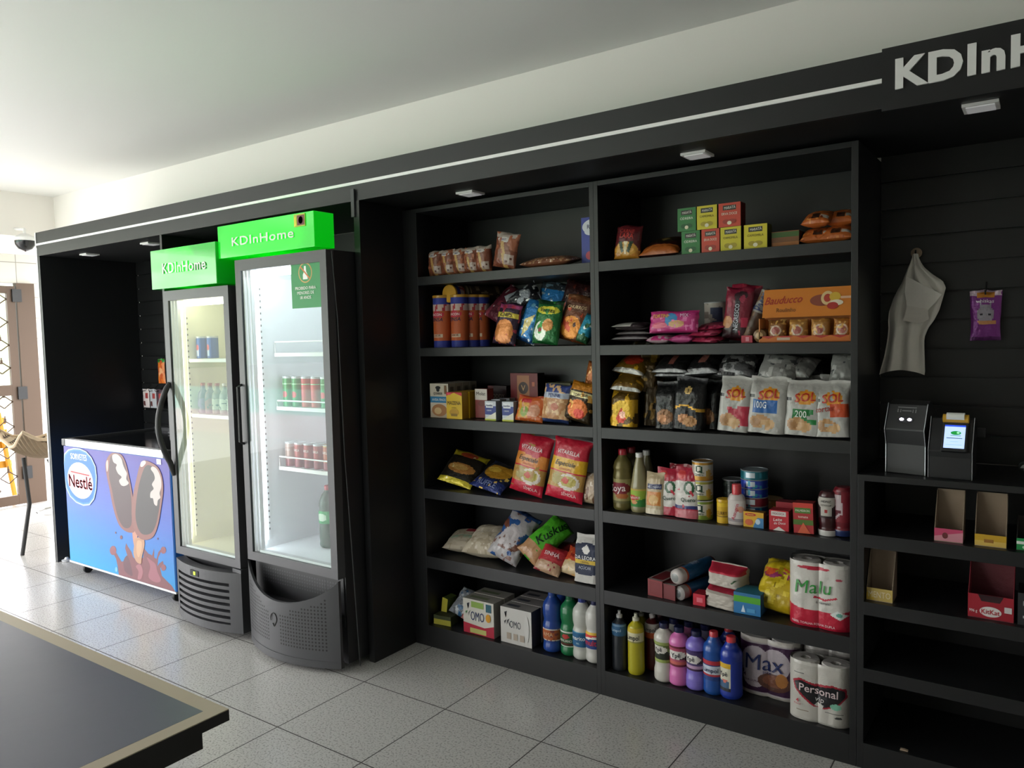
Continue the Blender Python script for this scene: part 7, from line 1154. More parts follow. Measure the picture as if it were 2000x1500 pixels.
{'w':0.145,'h':0.205,'d':0.075,'base':'#b4b2ae','ops':[('r',0.02,0.62,0.2,0.68,'#1c1c1e'),('e',0.55,0.68,0.26,0.13,'#d9922a'),('t','SOL',0.55,0.69,0.15,'#b8281e',0.12,0.6,0.15),('r',0.15,0.34,0.75,0.6,'#2260a8'),('e',0.36,0.2,0.26,0.12,'#b98a5a'),('e',0.55,0.16,0.2,0.09,'#caa070'),('e',0.25,0.18,0.12,0.08,'#a5774a'),('n','#a9a7a4',9,0.12),('t','100G',0.35,0.5,0.12,'#e2e8f0',0,0.3)],'m':'plastic','bk':'block','rot':(-4,3,0),'group':'white snack bags on the third right shelf','n':(26,34),'kind_':'bag','name':'snack_bag','cat':'snack','label':'white snack bag with blue panel,second of the four in front','geo':(4.802,4.932,0.472,1.1246,0.15)},
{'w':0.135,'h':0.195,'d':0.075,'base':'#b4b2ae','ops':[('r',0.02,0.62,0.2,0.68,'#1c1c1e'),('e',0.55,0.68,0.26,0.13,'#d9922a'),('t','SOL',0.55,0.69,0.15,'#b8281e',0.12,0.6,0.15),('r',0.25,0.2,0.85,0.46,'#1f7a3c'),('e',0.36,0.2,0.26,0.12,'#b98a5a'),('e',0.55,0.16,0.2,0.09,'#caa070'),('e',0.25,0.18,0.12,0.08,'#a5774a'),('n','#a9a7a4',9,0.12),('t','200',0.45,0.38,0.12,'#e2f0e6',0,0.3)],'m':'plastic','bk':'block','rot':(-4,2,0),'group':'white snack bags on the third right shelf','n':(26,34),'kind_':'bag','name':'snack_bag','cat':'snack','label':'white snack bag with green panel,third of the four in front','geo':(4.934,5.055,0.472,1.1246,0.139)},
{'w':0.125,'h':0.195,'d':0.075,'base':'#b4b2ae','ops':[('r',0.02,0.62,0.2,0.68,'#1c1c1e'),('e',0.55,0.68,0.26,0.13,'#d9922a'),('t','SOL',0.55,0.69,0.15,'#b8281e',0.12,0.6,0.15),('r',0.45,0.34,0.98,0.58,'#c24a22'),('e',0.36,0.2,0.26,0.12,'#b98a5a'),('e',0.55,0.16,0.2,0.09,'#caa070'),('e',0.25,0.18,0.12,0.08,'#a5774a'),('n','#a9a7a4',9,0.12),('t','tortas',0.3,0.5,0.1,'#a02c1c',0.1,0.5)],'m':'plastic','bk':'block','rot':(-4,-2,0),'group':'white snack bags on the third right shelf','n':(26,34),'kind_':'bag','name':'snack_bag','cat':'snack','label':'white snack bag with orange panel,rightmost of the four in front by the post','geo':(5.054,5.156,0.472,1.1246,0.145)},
{'w':0.14300000000000002,'h':0.13,'d':0.07,'base':'#8f8e8c','ops':[('n','#b9b8b6',7,0.4),('n','#55565a',9,0.18)],'m':'plastic','bk':'pillow','rot':(-40,8,0),'group':'white snack bags on the third right shelf','n':(26,34),'kind_':'bag','name':'snack_bag','cat':'snack','label':'crumpled white and silver bag piled above the blue panel bag','geo':(4.83,4.932,0.5,1.3246,0.028),'off':(0.003,0.032,0.0015)},
{'w':0.15400000000000003,'h':0.13,'d':0.07,'base':'#8f8e8c','ops':[('n','#b9b8b6',7,0.4),('n','#55565a',9,0.18)],'m':'plastic','bk':'pillow','rot':(-62,0,-10),'group':'white snack bags on the third right shelf','n':(26,34),'kind_':'bag','name':'snack_bag','cat':'snack','label':'folded silver bag lying behind,above the green panel bag','geo':(4.882,4.977,0.56,1.3146,0.02)},
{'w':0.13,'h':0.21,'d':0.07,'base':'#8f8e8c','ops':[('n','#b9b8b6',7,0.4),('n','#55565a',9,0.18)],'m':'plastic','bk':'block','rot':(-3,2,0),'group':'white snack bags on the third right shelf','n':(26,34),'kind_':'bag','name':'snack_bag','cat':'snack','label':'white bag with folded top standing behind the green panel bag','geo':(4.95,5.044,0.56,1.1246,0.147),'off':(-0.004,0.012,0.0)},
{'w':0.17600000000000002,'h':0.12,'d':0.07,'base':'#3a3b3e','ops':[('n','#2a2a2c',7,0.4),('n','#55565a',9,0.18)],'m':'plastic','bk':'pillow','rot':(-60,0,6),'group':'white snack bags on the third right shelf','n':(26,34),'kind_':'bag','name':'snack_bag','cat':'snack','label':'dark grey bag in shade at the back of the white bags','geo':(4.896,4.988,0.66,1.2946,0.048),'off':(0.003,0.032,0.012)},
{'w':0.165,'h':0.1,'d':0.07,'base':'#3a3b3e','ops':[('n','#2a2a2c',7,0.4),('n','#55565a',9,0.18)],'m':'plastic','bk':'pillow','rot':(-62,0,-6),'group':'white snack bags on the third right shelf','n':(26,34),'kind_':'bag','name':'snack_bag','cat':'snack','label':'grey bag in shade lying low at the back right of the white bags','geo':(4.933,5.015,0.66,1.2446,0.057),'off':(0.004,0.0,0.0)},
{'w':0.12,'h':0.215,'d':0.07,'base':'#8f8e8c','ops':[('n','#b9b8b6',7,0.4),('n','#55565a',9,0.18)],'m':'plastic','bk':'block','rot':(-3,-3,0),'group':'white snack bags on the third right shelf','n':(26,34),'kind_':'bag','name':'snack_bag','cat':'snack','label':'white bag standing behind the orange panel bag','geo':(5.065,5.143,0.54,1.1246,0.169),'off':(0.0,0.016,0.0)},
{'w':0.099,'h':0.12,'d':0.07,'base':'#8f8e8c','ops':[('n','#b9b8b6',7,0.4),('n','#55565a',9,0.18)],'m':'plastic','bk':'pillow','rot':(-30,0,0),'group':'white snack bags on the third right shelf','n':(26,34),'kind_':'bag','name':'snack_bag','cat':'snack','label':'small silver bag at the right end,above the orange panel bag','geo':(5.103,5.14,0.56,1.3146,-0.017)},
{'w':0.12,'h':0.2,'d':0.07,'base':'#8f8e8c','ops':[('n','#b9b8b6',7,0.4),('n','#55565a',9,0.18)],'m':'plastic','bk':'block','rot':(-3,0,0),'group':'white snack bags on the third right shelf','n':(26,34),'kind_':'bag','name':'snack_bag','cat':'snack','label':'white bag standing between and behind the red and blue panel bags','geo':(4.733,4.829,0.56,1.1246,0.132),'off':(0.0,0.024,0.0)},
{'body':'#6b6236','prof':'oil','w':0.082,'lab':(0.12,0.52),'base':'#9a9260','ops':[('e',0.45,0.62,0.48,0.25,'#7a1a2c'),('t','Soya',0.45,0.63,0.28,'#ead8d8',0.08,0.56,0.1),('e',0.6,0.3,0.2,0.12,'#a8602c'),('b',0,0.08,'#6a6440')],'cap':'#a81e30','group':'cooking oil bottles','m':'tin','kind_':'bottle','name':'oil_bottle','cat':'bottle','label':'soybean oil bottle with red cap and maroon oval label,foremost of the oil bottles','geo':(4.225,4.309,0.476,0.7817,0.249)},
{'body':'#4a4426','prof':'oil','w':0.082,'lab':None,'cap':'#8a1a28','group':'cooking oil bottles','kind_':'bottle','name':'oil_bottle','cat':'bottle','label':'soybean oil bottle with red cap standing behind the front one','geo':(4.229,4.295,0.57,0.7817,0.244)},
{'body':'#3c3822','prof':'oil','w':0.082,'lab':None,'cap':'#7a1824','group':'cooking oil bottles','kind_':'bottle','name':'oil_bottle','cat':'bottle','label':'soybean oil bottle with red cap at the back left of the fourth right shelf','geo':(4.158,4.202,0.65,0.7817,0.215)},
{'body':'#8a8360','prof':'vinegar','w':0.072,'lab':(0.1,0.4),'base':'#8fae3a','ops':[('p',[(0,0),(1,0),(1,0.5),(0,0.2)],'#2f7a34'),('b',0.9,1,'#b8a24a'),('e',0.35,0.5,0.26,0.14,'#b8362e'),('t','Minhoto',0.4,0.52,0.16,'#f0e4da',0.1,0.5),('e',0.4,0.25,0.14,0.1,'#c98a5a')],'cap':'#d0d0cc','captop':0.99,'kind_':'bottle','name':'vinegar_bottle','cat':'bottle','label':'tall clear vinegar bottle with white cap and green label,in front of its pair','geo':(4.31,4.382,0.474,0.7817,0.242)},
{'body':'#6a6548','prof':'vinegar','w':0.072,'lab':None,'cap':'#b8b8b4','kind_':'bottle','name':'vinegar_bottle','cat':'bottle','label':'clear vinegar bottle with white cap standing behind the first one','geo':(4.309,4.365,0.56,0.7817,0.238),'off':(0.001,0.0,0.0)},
{'w':0.085,'h':0.165,'d':0.05,'bk':'pouch','base':'#b9a888','ops':[('r',0.15,0.6,0.9,0.72,'#27305a'),('t','HELLMANNS',0.52,0.66,0.05,'#c8cede',0,0.7),('r',0.15,0.2,0.85,0.55,'#c9803a'),('e',0.5,0.35,0.25,0.12,'#d8b070'),('b',0,0.12,'#cfc4ac')],'rot':(-3,0,0),'kind_':'bag','name':'mayonnaise_pouch','cat':'pouch','label':'cream mayonnaise pouch with navy label and orange photo beside the vinegar','geo':(4.379,4.456,0.476,0.7817,0.167),'off':(0.002,0.0,0.0)},
{'w':0.105,'h':0.185,'d':0.05,'bk':'pouch','base':'#a81e38','ops':[('n','#b0283a',6,0.3),('b',0.26,0.72,'#c9c6c0'),('e',0.55,0.26,0.6,0.07,'#c9c6c0'),('e',0.62,0.6,0.22,0.13,'#14502c'),('e',0.62,0.6,0.12,0.085,'#c9c6c0'),('p',[(0.62,0.52),(0.7,0.56),(0.84,0.45),(0.78,0.44)],'#b8283a'),('t','Quero',0.6,0.37,0.075,'#14402a',0,0.66),('e',0.3,0.85,0.18,0.09,'#c83a3a'),('e',0.75,0.86,0.2,0.08,'#a01e34')],'rot':(-3,0,0),'n':(34,44),'kind_':'bag','name':'tomato_sauce_pouch','cat':'pouch','label':'red and white tomato sauce pouch,left one in front of its neighbour','geo':(4.426,4.515,0.49,0.7817,0.179)},
{'w':0.104,'h':0.195,'d':0.05,'bk':'pouch','base':'#a81e38','ops':[('n','#b0283a',6,0.3),('b',0.26,0.72,'#c9c6c0'),('e',0.55,0.26,0.6,0.07,'#c9c6c0'),('e',0.62,0.6,0.22,0.13,'#14502c'),('e',0.62,0.6,0.12,0.085,'#c9c6c0'),('p',[(0.62,0.52),(0.7,0.56),(0.84,0.45),(0.78,0.44)],'#b8283a'),('t','Quero',0.6,0.37,0.075,'#14402a',0,0.66),('e',0.3,0.85,0.18,0.09,'#c83a3a'),('e',0.75,0.86,0.2,0.08,'#a01e34'),('b',0.19,0.26,'#27306a'),('b',0,0.17,'#b8606a'),('n','#a81e38',9,0.1)],'rot':(-3,0,0),'n':(34,44),'kind_':'bag','name':'tomato_sauce_pouch','cat':'pouch','label':'red and white tomato sauce pouch with a navy band,right one beside the cans','geo':(4.511,4.599,0.474,0.7817,0.195)},
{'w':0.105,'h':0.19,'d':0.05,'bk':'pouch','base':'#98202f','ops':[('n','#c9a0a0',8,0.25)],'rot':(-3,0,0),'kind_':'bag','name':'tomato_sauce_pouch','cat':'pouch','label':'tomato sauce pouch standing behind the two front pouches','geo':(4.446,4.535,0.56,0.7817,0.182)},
{'w':0.08,'h':0.072,'base':'#c0bcb0','ops':[('b',0.85,1,'#7a8f3a'),('b',0,0.22,'#7a8f3a'),('e',0.5,0.62,0.13,0.2,'#1a3a28'),('e',0.5,0.62,0.075,0.13,'#c0bcb0'),('p',[(0.5,0.5),(0.56,0.55),(0.66,0.42),(0.6,0.4)],'#1a3a28'),('t','Quero',0.5,0.33,0.13,'#1a3a28',0,0.28),('e',0.82,0.35,0.1,0.25,'#b08f3a')],'group':'stack of vegetable cans','kind_':'can','name':'food_can','cat':'can','label':'lowest can of vegetables with green band in the stack of three','geo':(4.563,4.643,0.476,0.7817,0.072),'off':(0.003,0.012,0.0)},
{'w':0.08,'h':0.072,'base':'#c0bcb0','ops':[('b',0.85,1,'#93903a'),('b',0,0.22,'#93903a'),('e',0.5,0.62,0.13,0.2,'#1a3a28'),('e',0.5,0.62,0.075,0.13,'#c0bcb0'),('p',[(0.5,0.5),(0.56,0.55),(0.66,0.42),(0.6,0.4)],'#1a3a28'),('t','Quero',0.5,0.33,0.13,'#1a3a28',0,0.28),('e',0.82,0.35,0.1,0.25,'#b08f3a')],'group':'stack of vegetable cans','kind_':'can','name':'food_can','cat':'can','label':'middle can of vegetables in the stack of three','geo':(4.563,4.643,0.476,0.8562,0.072),'off':(0.003,0.012,0.003)},
{'w':0.08,'h':0.072,'base':'#c0bcb0','ops':[('b',0.85,1,'#b0802a'),('b',0,0.22,'#b0802a'),('e',0.5,0.62,0.13,0.2,'#1a3a28'),('e',0.5,0.62,0.075,0.13,'#c0bcb0'),('p',[(0.5,0.5),(0.56,0.55),(0.66,0.42),(0.6,0.4)],'#1a3a28'),('t','Quero',0.5,0.33,0.13,'#1a3a28',0,0.28),('e',0.82,0.35,0.1,0.25,'#b08f3a')],'group':'stack of vegetable cans','kind_':'can','name':'food_can','cat':'can','label':'top can of vegetables with amber band in the stack of three','geo':(4.563,4.643,0.476,0.9307,0.072),'off':(0.003,0.012,0.003)},
{'w':0.08,'h':0.072,'base':'#2c3430','ops':[('n','#5a6660',7,0.3)],'group':'dark cans behind the vegetable cans','kind_':'can','name':'food_can','cat':'can','label':'lower dark grey can of the pair behind the vegetable cans','geo':(4.655,4.735,0.575,0.7817,0.072)},
{'w':0.08,'h':0.072,'base':'#2c3430','ops':[('n','#5a6660',7,0.3)],'group':'dark cans behind the vegetable cans','kind_':'can','name':'food_can','cat':'can','label':'upper dark grey can of the pair behind the vegetable cans','geo':(4.655,4.735,0.575,0.8562,0.072)},
{'w':0.052,'h':0.078,'base':'#c8a01a','ops':[('b',0.8,1,'#d8b420'),('t','CURRY',0.5,0.5,0.16,'#6a4a10',0,0.5),('b',0.3,0.36,'#8a6a14')],'lid':'#c8a01a','m':'matte','kind_':'can','name':'spice_jar','cat':'jar','label':'small yellow plastic jar in front,between the can stack and the sweetener','geo':(4.674,4.725,0.474,0.7817,0.074)},
{'body':'#b0a8a4','prof':'asu','w':0.068,'h':0.152,'lab':(0.08,0.6),'base':'#c2bcb8','ops':[('t','Assugrin',0.5,0.48,0.16,'#b02c44',1.3,1.0),('e',0.7,0.6,0.16,0.14,'#c9907a'),('b',0,0.14,'#8a8486')],'cap':'#c8434a','capr':0.5,'captop':1.0,'sq':0.6,'kind_':'bottle','name':'sweetener_bottle','cat':'bottle','label':'sweetener bottle with coral red cap and white label','geo':(4.723,4.775,0.474,0.7817,0.151),'off':(0.002,0.0,0.0)},
{'w':0.1,'h':0.0325,'base':'#1f5a86','ops':[('b',0.9,1,'#9aa8b0'),('r',0.4,0.2,0.6,0.8,'#c9d4dc'),('n','#2a8aa0',3,0.2)],'rim':'#8a9296','group':'stack of fish tins','kind_':'can','name':'fish_tin','cat':'can','label':'lowest fish tin,blue,in the tall stack of tins','geo':(4.745,4.845,0.515,0.7817,0.0325)},
{'w':0.1,'h':0.0325,'base':'#1a4a7a','ops':[('b',0.9,1,'#9aa8b0'),('r',0.4,0.2,0.6,0.8,'#c9d4dc'),('n','#2a8aa0',3,0.2)],'rim':'#8a9296','group':'stack of fish tins','kind_':'can','name':'fish_tin','cat':'can','label':'second fish tin from the bottom,teal edged,in the tall stack','geo':(4.745,4.845,0.515,0.8151999999999999,0.0325)},
{'w':0.1,'h':0.0325,'base':'#7a2430','ops':[('b',0.9,1,'#9aa8b0'),('r',0.4,0.2,0.6,0.8,'#c9d4dc'),('n','#2a8aa0',3,0.2)],'rim':'#8a9296','group':'stack of fish tins','kind_':'can','name':'fish_tin','cat':'can','label':'third fish tin from the bottom,red,in the tall stack','geo':(4.745,4.845,0.515,0.8487,0.0325)},
{'w':0.1,'h':0.0325,'base':'#1e3aa0','ops':[('b',0.9,1,'#9aa8b0'),('r',0.4,0.2,0.6,0.8,'#c9d4dc'),('n','#2a8aa0',3,0.2)],'rim':'#8a9296','group':'stack of fish tins','kind_':'can','name':'fish_tin','cat':'can','label':'fourth fish tin,bright blue,in the tall stack','geo':(4.745,4.845,0.515,0.8822,0.0325)},
{'w':0.1,'h':0.0325,'base':'#233ea6','ops':[('b',0.9,1,'#9aa8b0'),('r',0.4,0.2,0.6,0.8,'#c9d4dc'),('n','#2a8aa0',3,0.2)],'rim':'#8a9296','group':'stack of fish tins','kind_':'can','name':'fish_tin','cat':'can','label':'fifth fish tin,blue,near the top of the stack','geo':(4.745,4.845,0.515,0.9157,0.0325)},
{'w':0.1,'h':0.0325,'base':'#1f6a78','ops':[('b',0.9,1,'#9aa8b0'),('r',0.4,0.2,0.6,0.8,'#c9d4dc'),('n','#2a8aa0',3,0.2)],'rim':'#8a9296','group':'stack of fish tins','kind_':'can','name':'fish_tin','cat':'can','label':'topmost fish tin,teal,in the tall stack','geo':(4.745,4.845,0.515,0.9491999999999999,0.0325)},
{'d':0.035,'base':'#d0a024','ops':[('e',0.35,0.82,0.28,0.1,'#b8302a'),('t','MAGGI',0.35,0.82,0.09,'#e8d23a',0,0.4),('p',[(0.5,0.1),(0.7,0.65),(1,0.65),(1,0),(0.5,0)],'#3a78a8'),('e',0.28,0.32,0.2,0.2,'#c8623a'),('e',0.72,0.4,0.12,0.18,'#b8d0e0')],'side':'#6a4a1a','kind_':'box','name':'bouillon_box','cat':'box','label':'yellow and red stock cube box with a blue pan,in front of the fish tins','geo':(4.783,4.857,0.473,0.7817,0.057)},
{'w':0.1,'h':0.045,'base':'#7a5a24','ops':[('n','#3a2a14',4,0.3)],'rim':'#4a3c24','kind_':'can','name':'fish_tin','cat':'can','label':'low round gold and dark tin behind the yellow stock cube box','geo':(4.794,4.874,0.56,0.7817,0.072),'off':(0.003,0.012,0.003)},
{'w':0.098,'h':0.032,'base':'#6a4c20','ops':[('n','#a88a3a',4,0.3)],'rim':'#5a4a2a','kind_':'can','name':'fish_tin','cat':'can','label':'second low gold tin stacked on the round gold and dark tin','geo':(4.792,4.872,0.565,0.8297,0.032),'off':(0.003,0.012,0.003)},
{'d':0.05,'base':'#b8202e','ops':[('r',0.1,0.72,0.86,0.95,'#d6d0cc'),('t','MOCOCA',0.48,0.84,0.11,'#8a1c26',0,0.6),('t','Leite',0.45,0.55,0.15,'#eadada',0.08,0.5,0.2),('t','do Doce',0.55,0.38,0.12,'#eadada',0.08,0.6,0.2),('p',[(0.2,0),(0.5,0.2),(0.85,0)],'#d9d4ce')],'side':'#7a1822','top':'#8a1a24','kind_':'box','name':'cream_carton','cat':'carton','label':'red and white sweet cream carton right of the stock cube box','geo':(4.877,4.946,0.473,0.7817,0.073)},
{'d':0.05,'h':0.09,'w':0.08,'base':'#96202c','side':'#5c1620','top':'#7a1c28','kind_':'box','name':'cream_carton','cat':'carton','label':'red carton standing behind the sweet cream carton','geo':(4.885,4.955,0.545,0.7817,0.075),'off':(0.001,0.0,0.0)},
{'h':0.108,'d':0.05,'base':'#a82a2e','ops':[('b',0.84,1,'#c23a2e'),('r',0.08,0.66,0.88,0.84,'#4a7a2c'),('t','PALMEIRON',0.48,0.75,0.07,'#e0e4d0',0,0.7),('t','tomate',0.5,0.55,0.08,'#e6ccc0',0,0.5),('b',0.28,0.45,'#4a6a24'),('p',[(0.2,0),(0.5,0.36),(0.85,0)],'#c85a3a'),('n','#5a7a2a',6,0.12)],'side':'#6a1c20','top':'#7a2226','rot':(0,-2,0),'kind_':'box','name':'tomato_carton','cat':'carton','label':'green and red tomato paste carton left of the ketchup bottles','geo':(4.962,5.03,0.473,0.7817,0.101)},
{'body':'#3a1216','prof':'sauce','w':0.066,'h':0.158,'lab':(0.4,0.88),'base':'#2a1014','ops':[('p',[(0.2,0.95),(0.8,0.95),(0.88,0.75),(0.68,0.45),(0.7,0.1),(0.3,0.1),(0.32,0.45),(0.12,0.75)],'#b0aca4'),('t','HEINZ',0.5,0.78,0.1,'#22221f',0,0.4),('t','KETCHUP',0.5,0.6,0.07,'#22221f',0,0.34),('e',0.5,0.32,0.06,0.06,'#a02a2a')],'captop':0,'stripes':((0,0.13,'#c4c2be'),(0.13,0.98,'#3a1216')),'kind_':'bottle','name':'ketchup_bottle','cat':'bottle','label':'dark ketchup bottle upside down on its white cap with a pale shield label','geo':(5.049,5.101,0.473,0.7817,0.149),'off':(-0.003,0.0,0.0)},
{'body':'#6a1622','prof':'sauce','w':0.072,'h':0.172,'lab':(0.28,0.9),'base':'#7a1826','ops':[('p',[(0.1,0.92),(0.5,0.9),(0.55,0.3),(0.35,0.1),(0.1,0.15)],'#b8a8ac'),('t','MOLHO',0.3,0.5,0.1,'#8a1c2a',1.57,0.6),('n','#5a1020',6,0.2)],'captop':0,'stripes':((0,0.13,'#1c2c5c'),(0.13,0.98,'#6a1622')),'kind_':'bottle','name':'ketchup_bottle','cat':'bottle','label':'red ketchup bottle with white side label next to the bay post','geo':(5.101,5.154,0.473,0.7817,0.161),'off':(0.002,0.012,0.003)},
{'w':0.068,'h':0.068,'d':0.28,'base':'#74262a','ops':[('r',0.06,0.06,0.94,0.94,'#8a3236'),('r',0.1,0.1,0.9,0.9,'#74262a')],'side':'#5a1f22','top':'#8a8480','tops':[('r',0.1,0.05,0.9,0.45,'#6a2226'),('r',0.2,0.5,0.6,0.9,'#2a2a2c')],'rot':(0,0,-8),'kind_':'box','name':'foil_box','cat':'box','label':'long dark red foil roll box,end facing out,leftmost on the fifth right shelf','geo':(4.413,4.469,0.478,0.449,0.052)},
{'w':0.066,'h':0.06,'d':0.28,'base':'#6a2226','side':'#4f1b1e','top':'#7a7470','tops':[('r',0.1,0.05,0.9,0.6,'#55191c')],'rot':(0,0,-8),'kind_':'box','name':'foil_box','cat':'box','label':'second dark red foil roll box right of the first,mostly under the blue rolls','geo':(4.47,4.524,0.475,0.449,0.052)},
{'w':0.062,'h':0.25,'base':'#2a5c86','ops':[('b',0,0.16,'#c2bcb8'),('b',0.16,0.22,'#b8502c'),('t','WRAP',0.5,0.5,0.1,'#c0ccd6',1.57,0.5),('b',0.92,1,'#5a2a20')],'endc':'#8e9290','rot':(-88,0,-14),'kind_':'stick','name':'film_roll','cat':'roll','label':'blue and white wrapped film roll lying on top,round black and white end facing out','geo':(4.505,4.56,0.49,0.505,0.035)},
{'w':0.056,'h':0.25,'base':'#26527a','ops':[('b',0,0.16,'#9a9694'),('b',0.16,0.22,'#a8482c')],'endc':'#5a5c5e','rot':(-90,0,-16),'kind_':'stick','name':'film_roll','cat':'roll','label':'lower blue wrapped film roll with a black and white end beside the small red pack','geo':(4.524,4.575,0.478,0.449,0.046),'off':(0.003,0.0,0.0)},
{'h':0.045,'w':0.048,'d':0.06,'base':'#b81e34','ops':[('r',0.3,0.3,0.8,0.7,'#d86a78')],'top':'#8a1a28','kind_':'box','name':'match_box','cat':'box','label':'small bright red pack in front between the film rolls and the napkins','geo':(4.589,4.628,0.474,0.449,0.036)},
{'w':0.145,'h':0.075,'d':0.13,'bk':'block','base':'#b9b2a8','ops':[('b',0,0.62,'#b9b2a8'),('b',0.62,0.96,'#b02038'),('p',[(0.78,0.2),(0.9,0.42),(0.84,0.44),(0.74,0.24)],'#3a5a3a'),('b',0,0.04,'#a8a29a')],'m':'matte','rot':(0,2,-4),'group':'napkin packs','kind_':'bag','name':'napkin_pack','cat':'napkins','label':'upper white and red napkin pack of the pair on the fifth right shelf','geo':(4.633,4.757,0.478,0.511,0.067),'off':(-0.004,0.032,0.012)},
{'w':0.14,'h':0.07,'d':0.13,'bk':'block','base':'#b5aea4','ops':[('b',0.8,1,'#a02038'),('p',[(0.05,0.45),(0.2,0.6),(0.16,0.35)],'#3a2a2a')],'m':'matte','rot':(0,3,-4),'group':'napkin packs','kind_':'bag','name':'napkin_pack','cat':'napkins','label':'lower white and red napkin pack under the other','geo':(4.63,4.746,0.474,0.449,0.062),'off':(0.003,0.0,0.0)},
{'h':0.08,'w':0.1,'d':0.1,'base':'#2a72a8','ops':[('b',0.55,0.85,'#4fa02a'),('b',0.85,1,'#2a6a98'),('p',[(0.28,0.1),(0.36,0.45),(0.44,0.1)],'#c9dce8'),('r',0.5,0.12,0.8,0.3,'#4a92c0')],'top':'#1f6a80','side':'#1c4c74','kind_':'box','name':'wipes_box','cat':'box','label':'blue and green box between the napkins and the yellow bag','geo':(4.748,4.834,0.475,0.449,0.06),'off':(0.003,0.0,0.0)},
{'w':0.2,'h':0.21,'d':0.12,'base':'#b8a01c','ops':[('w',0.55,0.03,3,0.05,'#8a2a5a'),('w',0.66,0.02,3,0.02,'#c05a2a'),('e',0.18,0.6,0.1,0.07,'#c0502a'),('n','#d8c23a',9,0.3),('n','#8f7a14',12,0.18)],'rot':(-46,6,0),'kind_':'bag','name':'steel_wool_bag','cat':'packet','label':'plump yellow bag with red zigzag print beside the toilet paper on the fifth right shelf','geo':(4.826,4.98,0.478,0.449,0.137),'off':(0.003,0.032,0.0)},
{'w':0.212,'h':0.232,'d':0.115,'base':'#c6c3bc','ops':[('b',0,0.34,'#b81e38'),('e',0.5,0.4,0.6,0.13,'#c6c3bc'),('e',0.42,0.925,0.26,0.028,'#b0263c'),('t','Malu',0.42,0.64,0.2,'#2f8a3a',0.08,0.78,0.2),('p',[(0.42,0.47),(0.6,0.44),(0.8,0.5),(0.79,0.525),(0.6,0.47),(0.43,0.5)],'#b0263c'),('t','é demais!',0.58,0.415,0.04,'#3a3a3a',0.05,0.3),('p',[(0.68,0.25),(0.8,0.32),(0.96,0.26),(0.84,0.18)],'#d8e0dc'),('e',0.83,0.255,0.05,0.03,'#6aa89a'),('t','PAPEL TOALHA FOLHA DUPLA',0.42,0.07,0.035,'#e0c2c6',0,0.7),('e',0.82,0.79,0.05,0.02,'#b04a58')],'kind_':'rolls','name':'kitchen_towel_pack','cat':'paper towels','label':'white paper towel twin pack with green name and red wave,on the fifth right shelf','geo':(4.978,5.15,0.463,0.449,0.226)},
{'body':'#22262c','prof':'dish','w':0.064,'lab':(0.6,0.8),'base':'#2a5a80','ops':[('b',0.8,0.95,'#6a8ca8'),('t','Limpol',0.5,0.5,0.22,'#b0c8dc',0,0.5)],'cap':'#c9c9c9','pump':1,'capr':0.4,'kind_':'bottle','name':'cleaning_bottle','cat':'bottle','label':'dark washing up bottle with blue label at the left of the bottom right shelf','geo':(4.215,4.282,0.47,0.106,0.247)},
{'body':'#a8a01e','prof':'dish','w':0.068,'lab':(0.54,0.78),'base':'#c8c2a0','ops':[('b',0.7,1,'#c0a828'),('t','Limpol',0.5,0.38,0.34,'#20202a',0,0.52),('b',0,0.1,'#8f8a4a')],'cap':'#c8c8b4','pump':1,'capr':0.42,'kind_':'bottle','name':'cleaning_bottle','cat':'bottle','label':'yellow washing up bottle with white name label,front of the bottom right shelf','geo':(4.289,4.358,0.47,0.106,0.249)},
{'body':'#7a761c','prof':'dish','w':0.066,'lab':None,'cap':'#a8a898','pump':1,'capr':0.4,'kind_':'bottle','name':'cleaning_bottle','cat':'bottle','label':'yellow washing up bottle standing behind the front yellow one','geo':(4.26,4.313,0.6,0.106,0.218)},
{'body':'#4f1c1c','prof':'dish','w':0.066,'lab':(0.56,0.8),'base':'#c0bab4','ops':[('b',0,0.38,'#c2582c'),('t','Limpol',0.5,0.62,0.3,'#22202a',0,0.5)],'cap':'#c2bebc','pump':1,'capr':0.4,'kind_':'bottle','name':'cleaning_bottle','cat':'bottle','label':'brown red washing up bottle with white and orange label','geo':(4.329,4.396,0.545,0.106,0.245)},
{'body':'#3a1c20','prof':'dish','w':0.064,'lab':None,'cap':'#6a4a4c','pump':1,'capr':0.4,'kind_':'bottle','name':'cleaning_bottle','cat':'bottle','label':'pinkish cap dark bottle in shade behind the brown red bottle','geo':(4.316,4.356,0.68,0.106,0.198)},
{'body':'#bfbcb4','prof':'softener','w':0.082,'base':'#5a6a34','ops':[('p',[(0,0.5),(0.5,0.7),(1,0.4),(1,0.15),(0,0.15)],'#1c2418'),('e',0.4,0.62,0.32,0.2,'#cfccc4'),('t','Ypê',0.4,0.62,0.2,'#1c1a28',0.08,0.4),('b',0,0.14,'#8fa052'),('b',0.85,1,'#93a05c')],'lab':(0.34,0.7),'cap':'#181c3e','capr':0.48,'kind_':'bottle','name':'cleaning_bottle','cat':'bottle','label':'white fabric softener bottle with green label and dark cap','geo':(4.413,4.483,0.47,0.106,0.235),'off':(-0.002,0.0,0.0)},
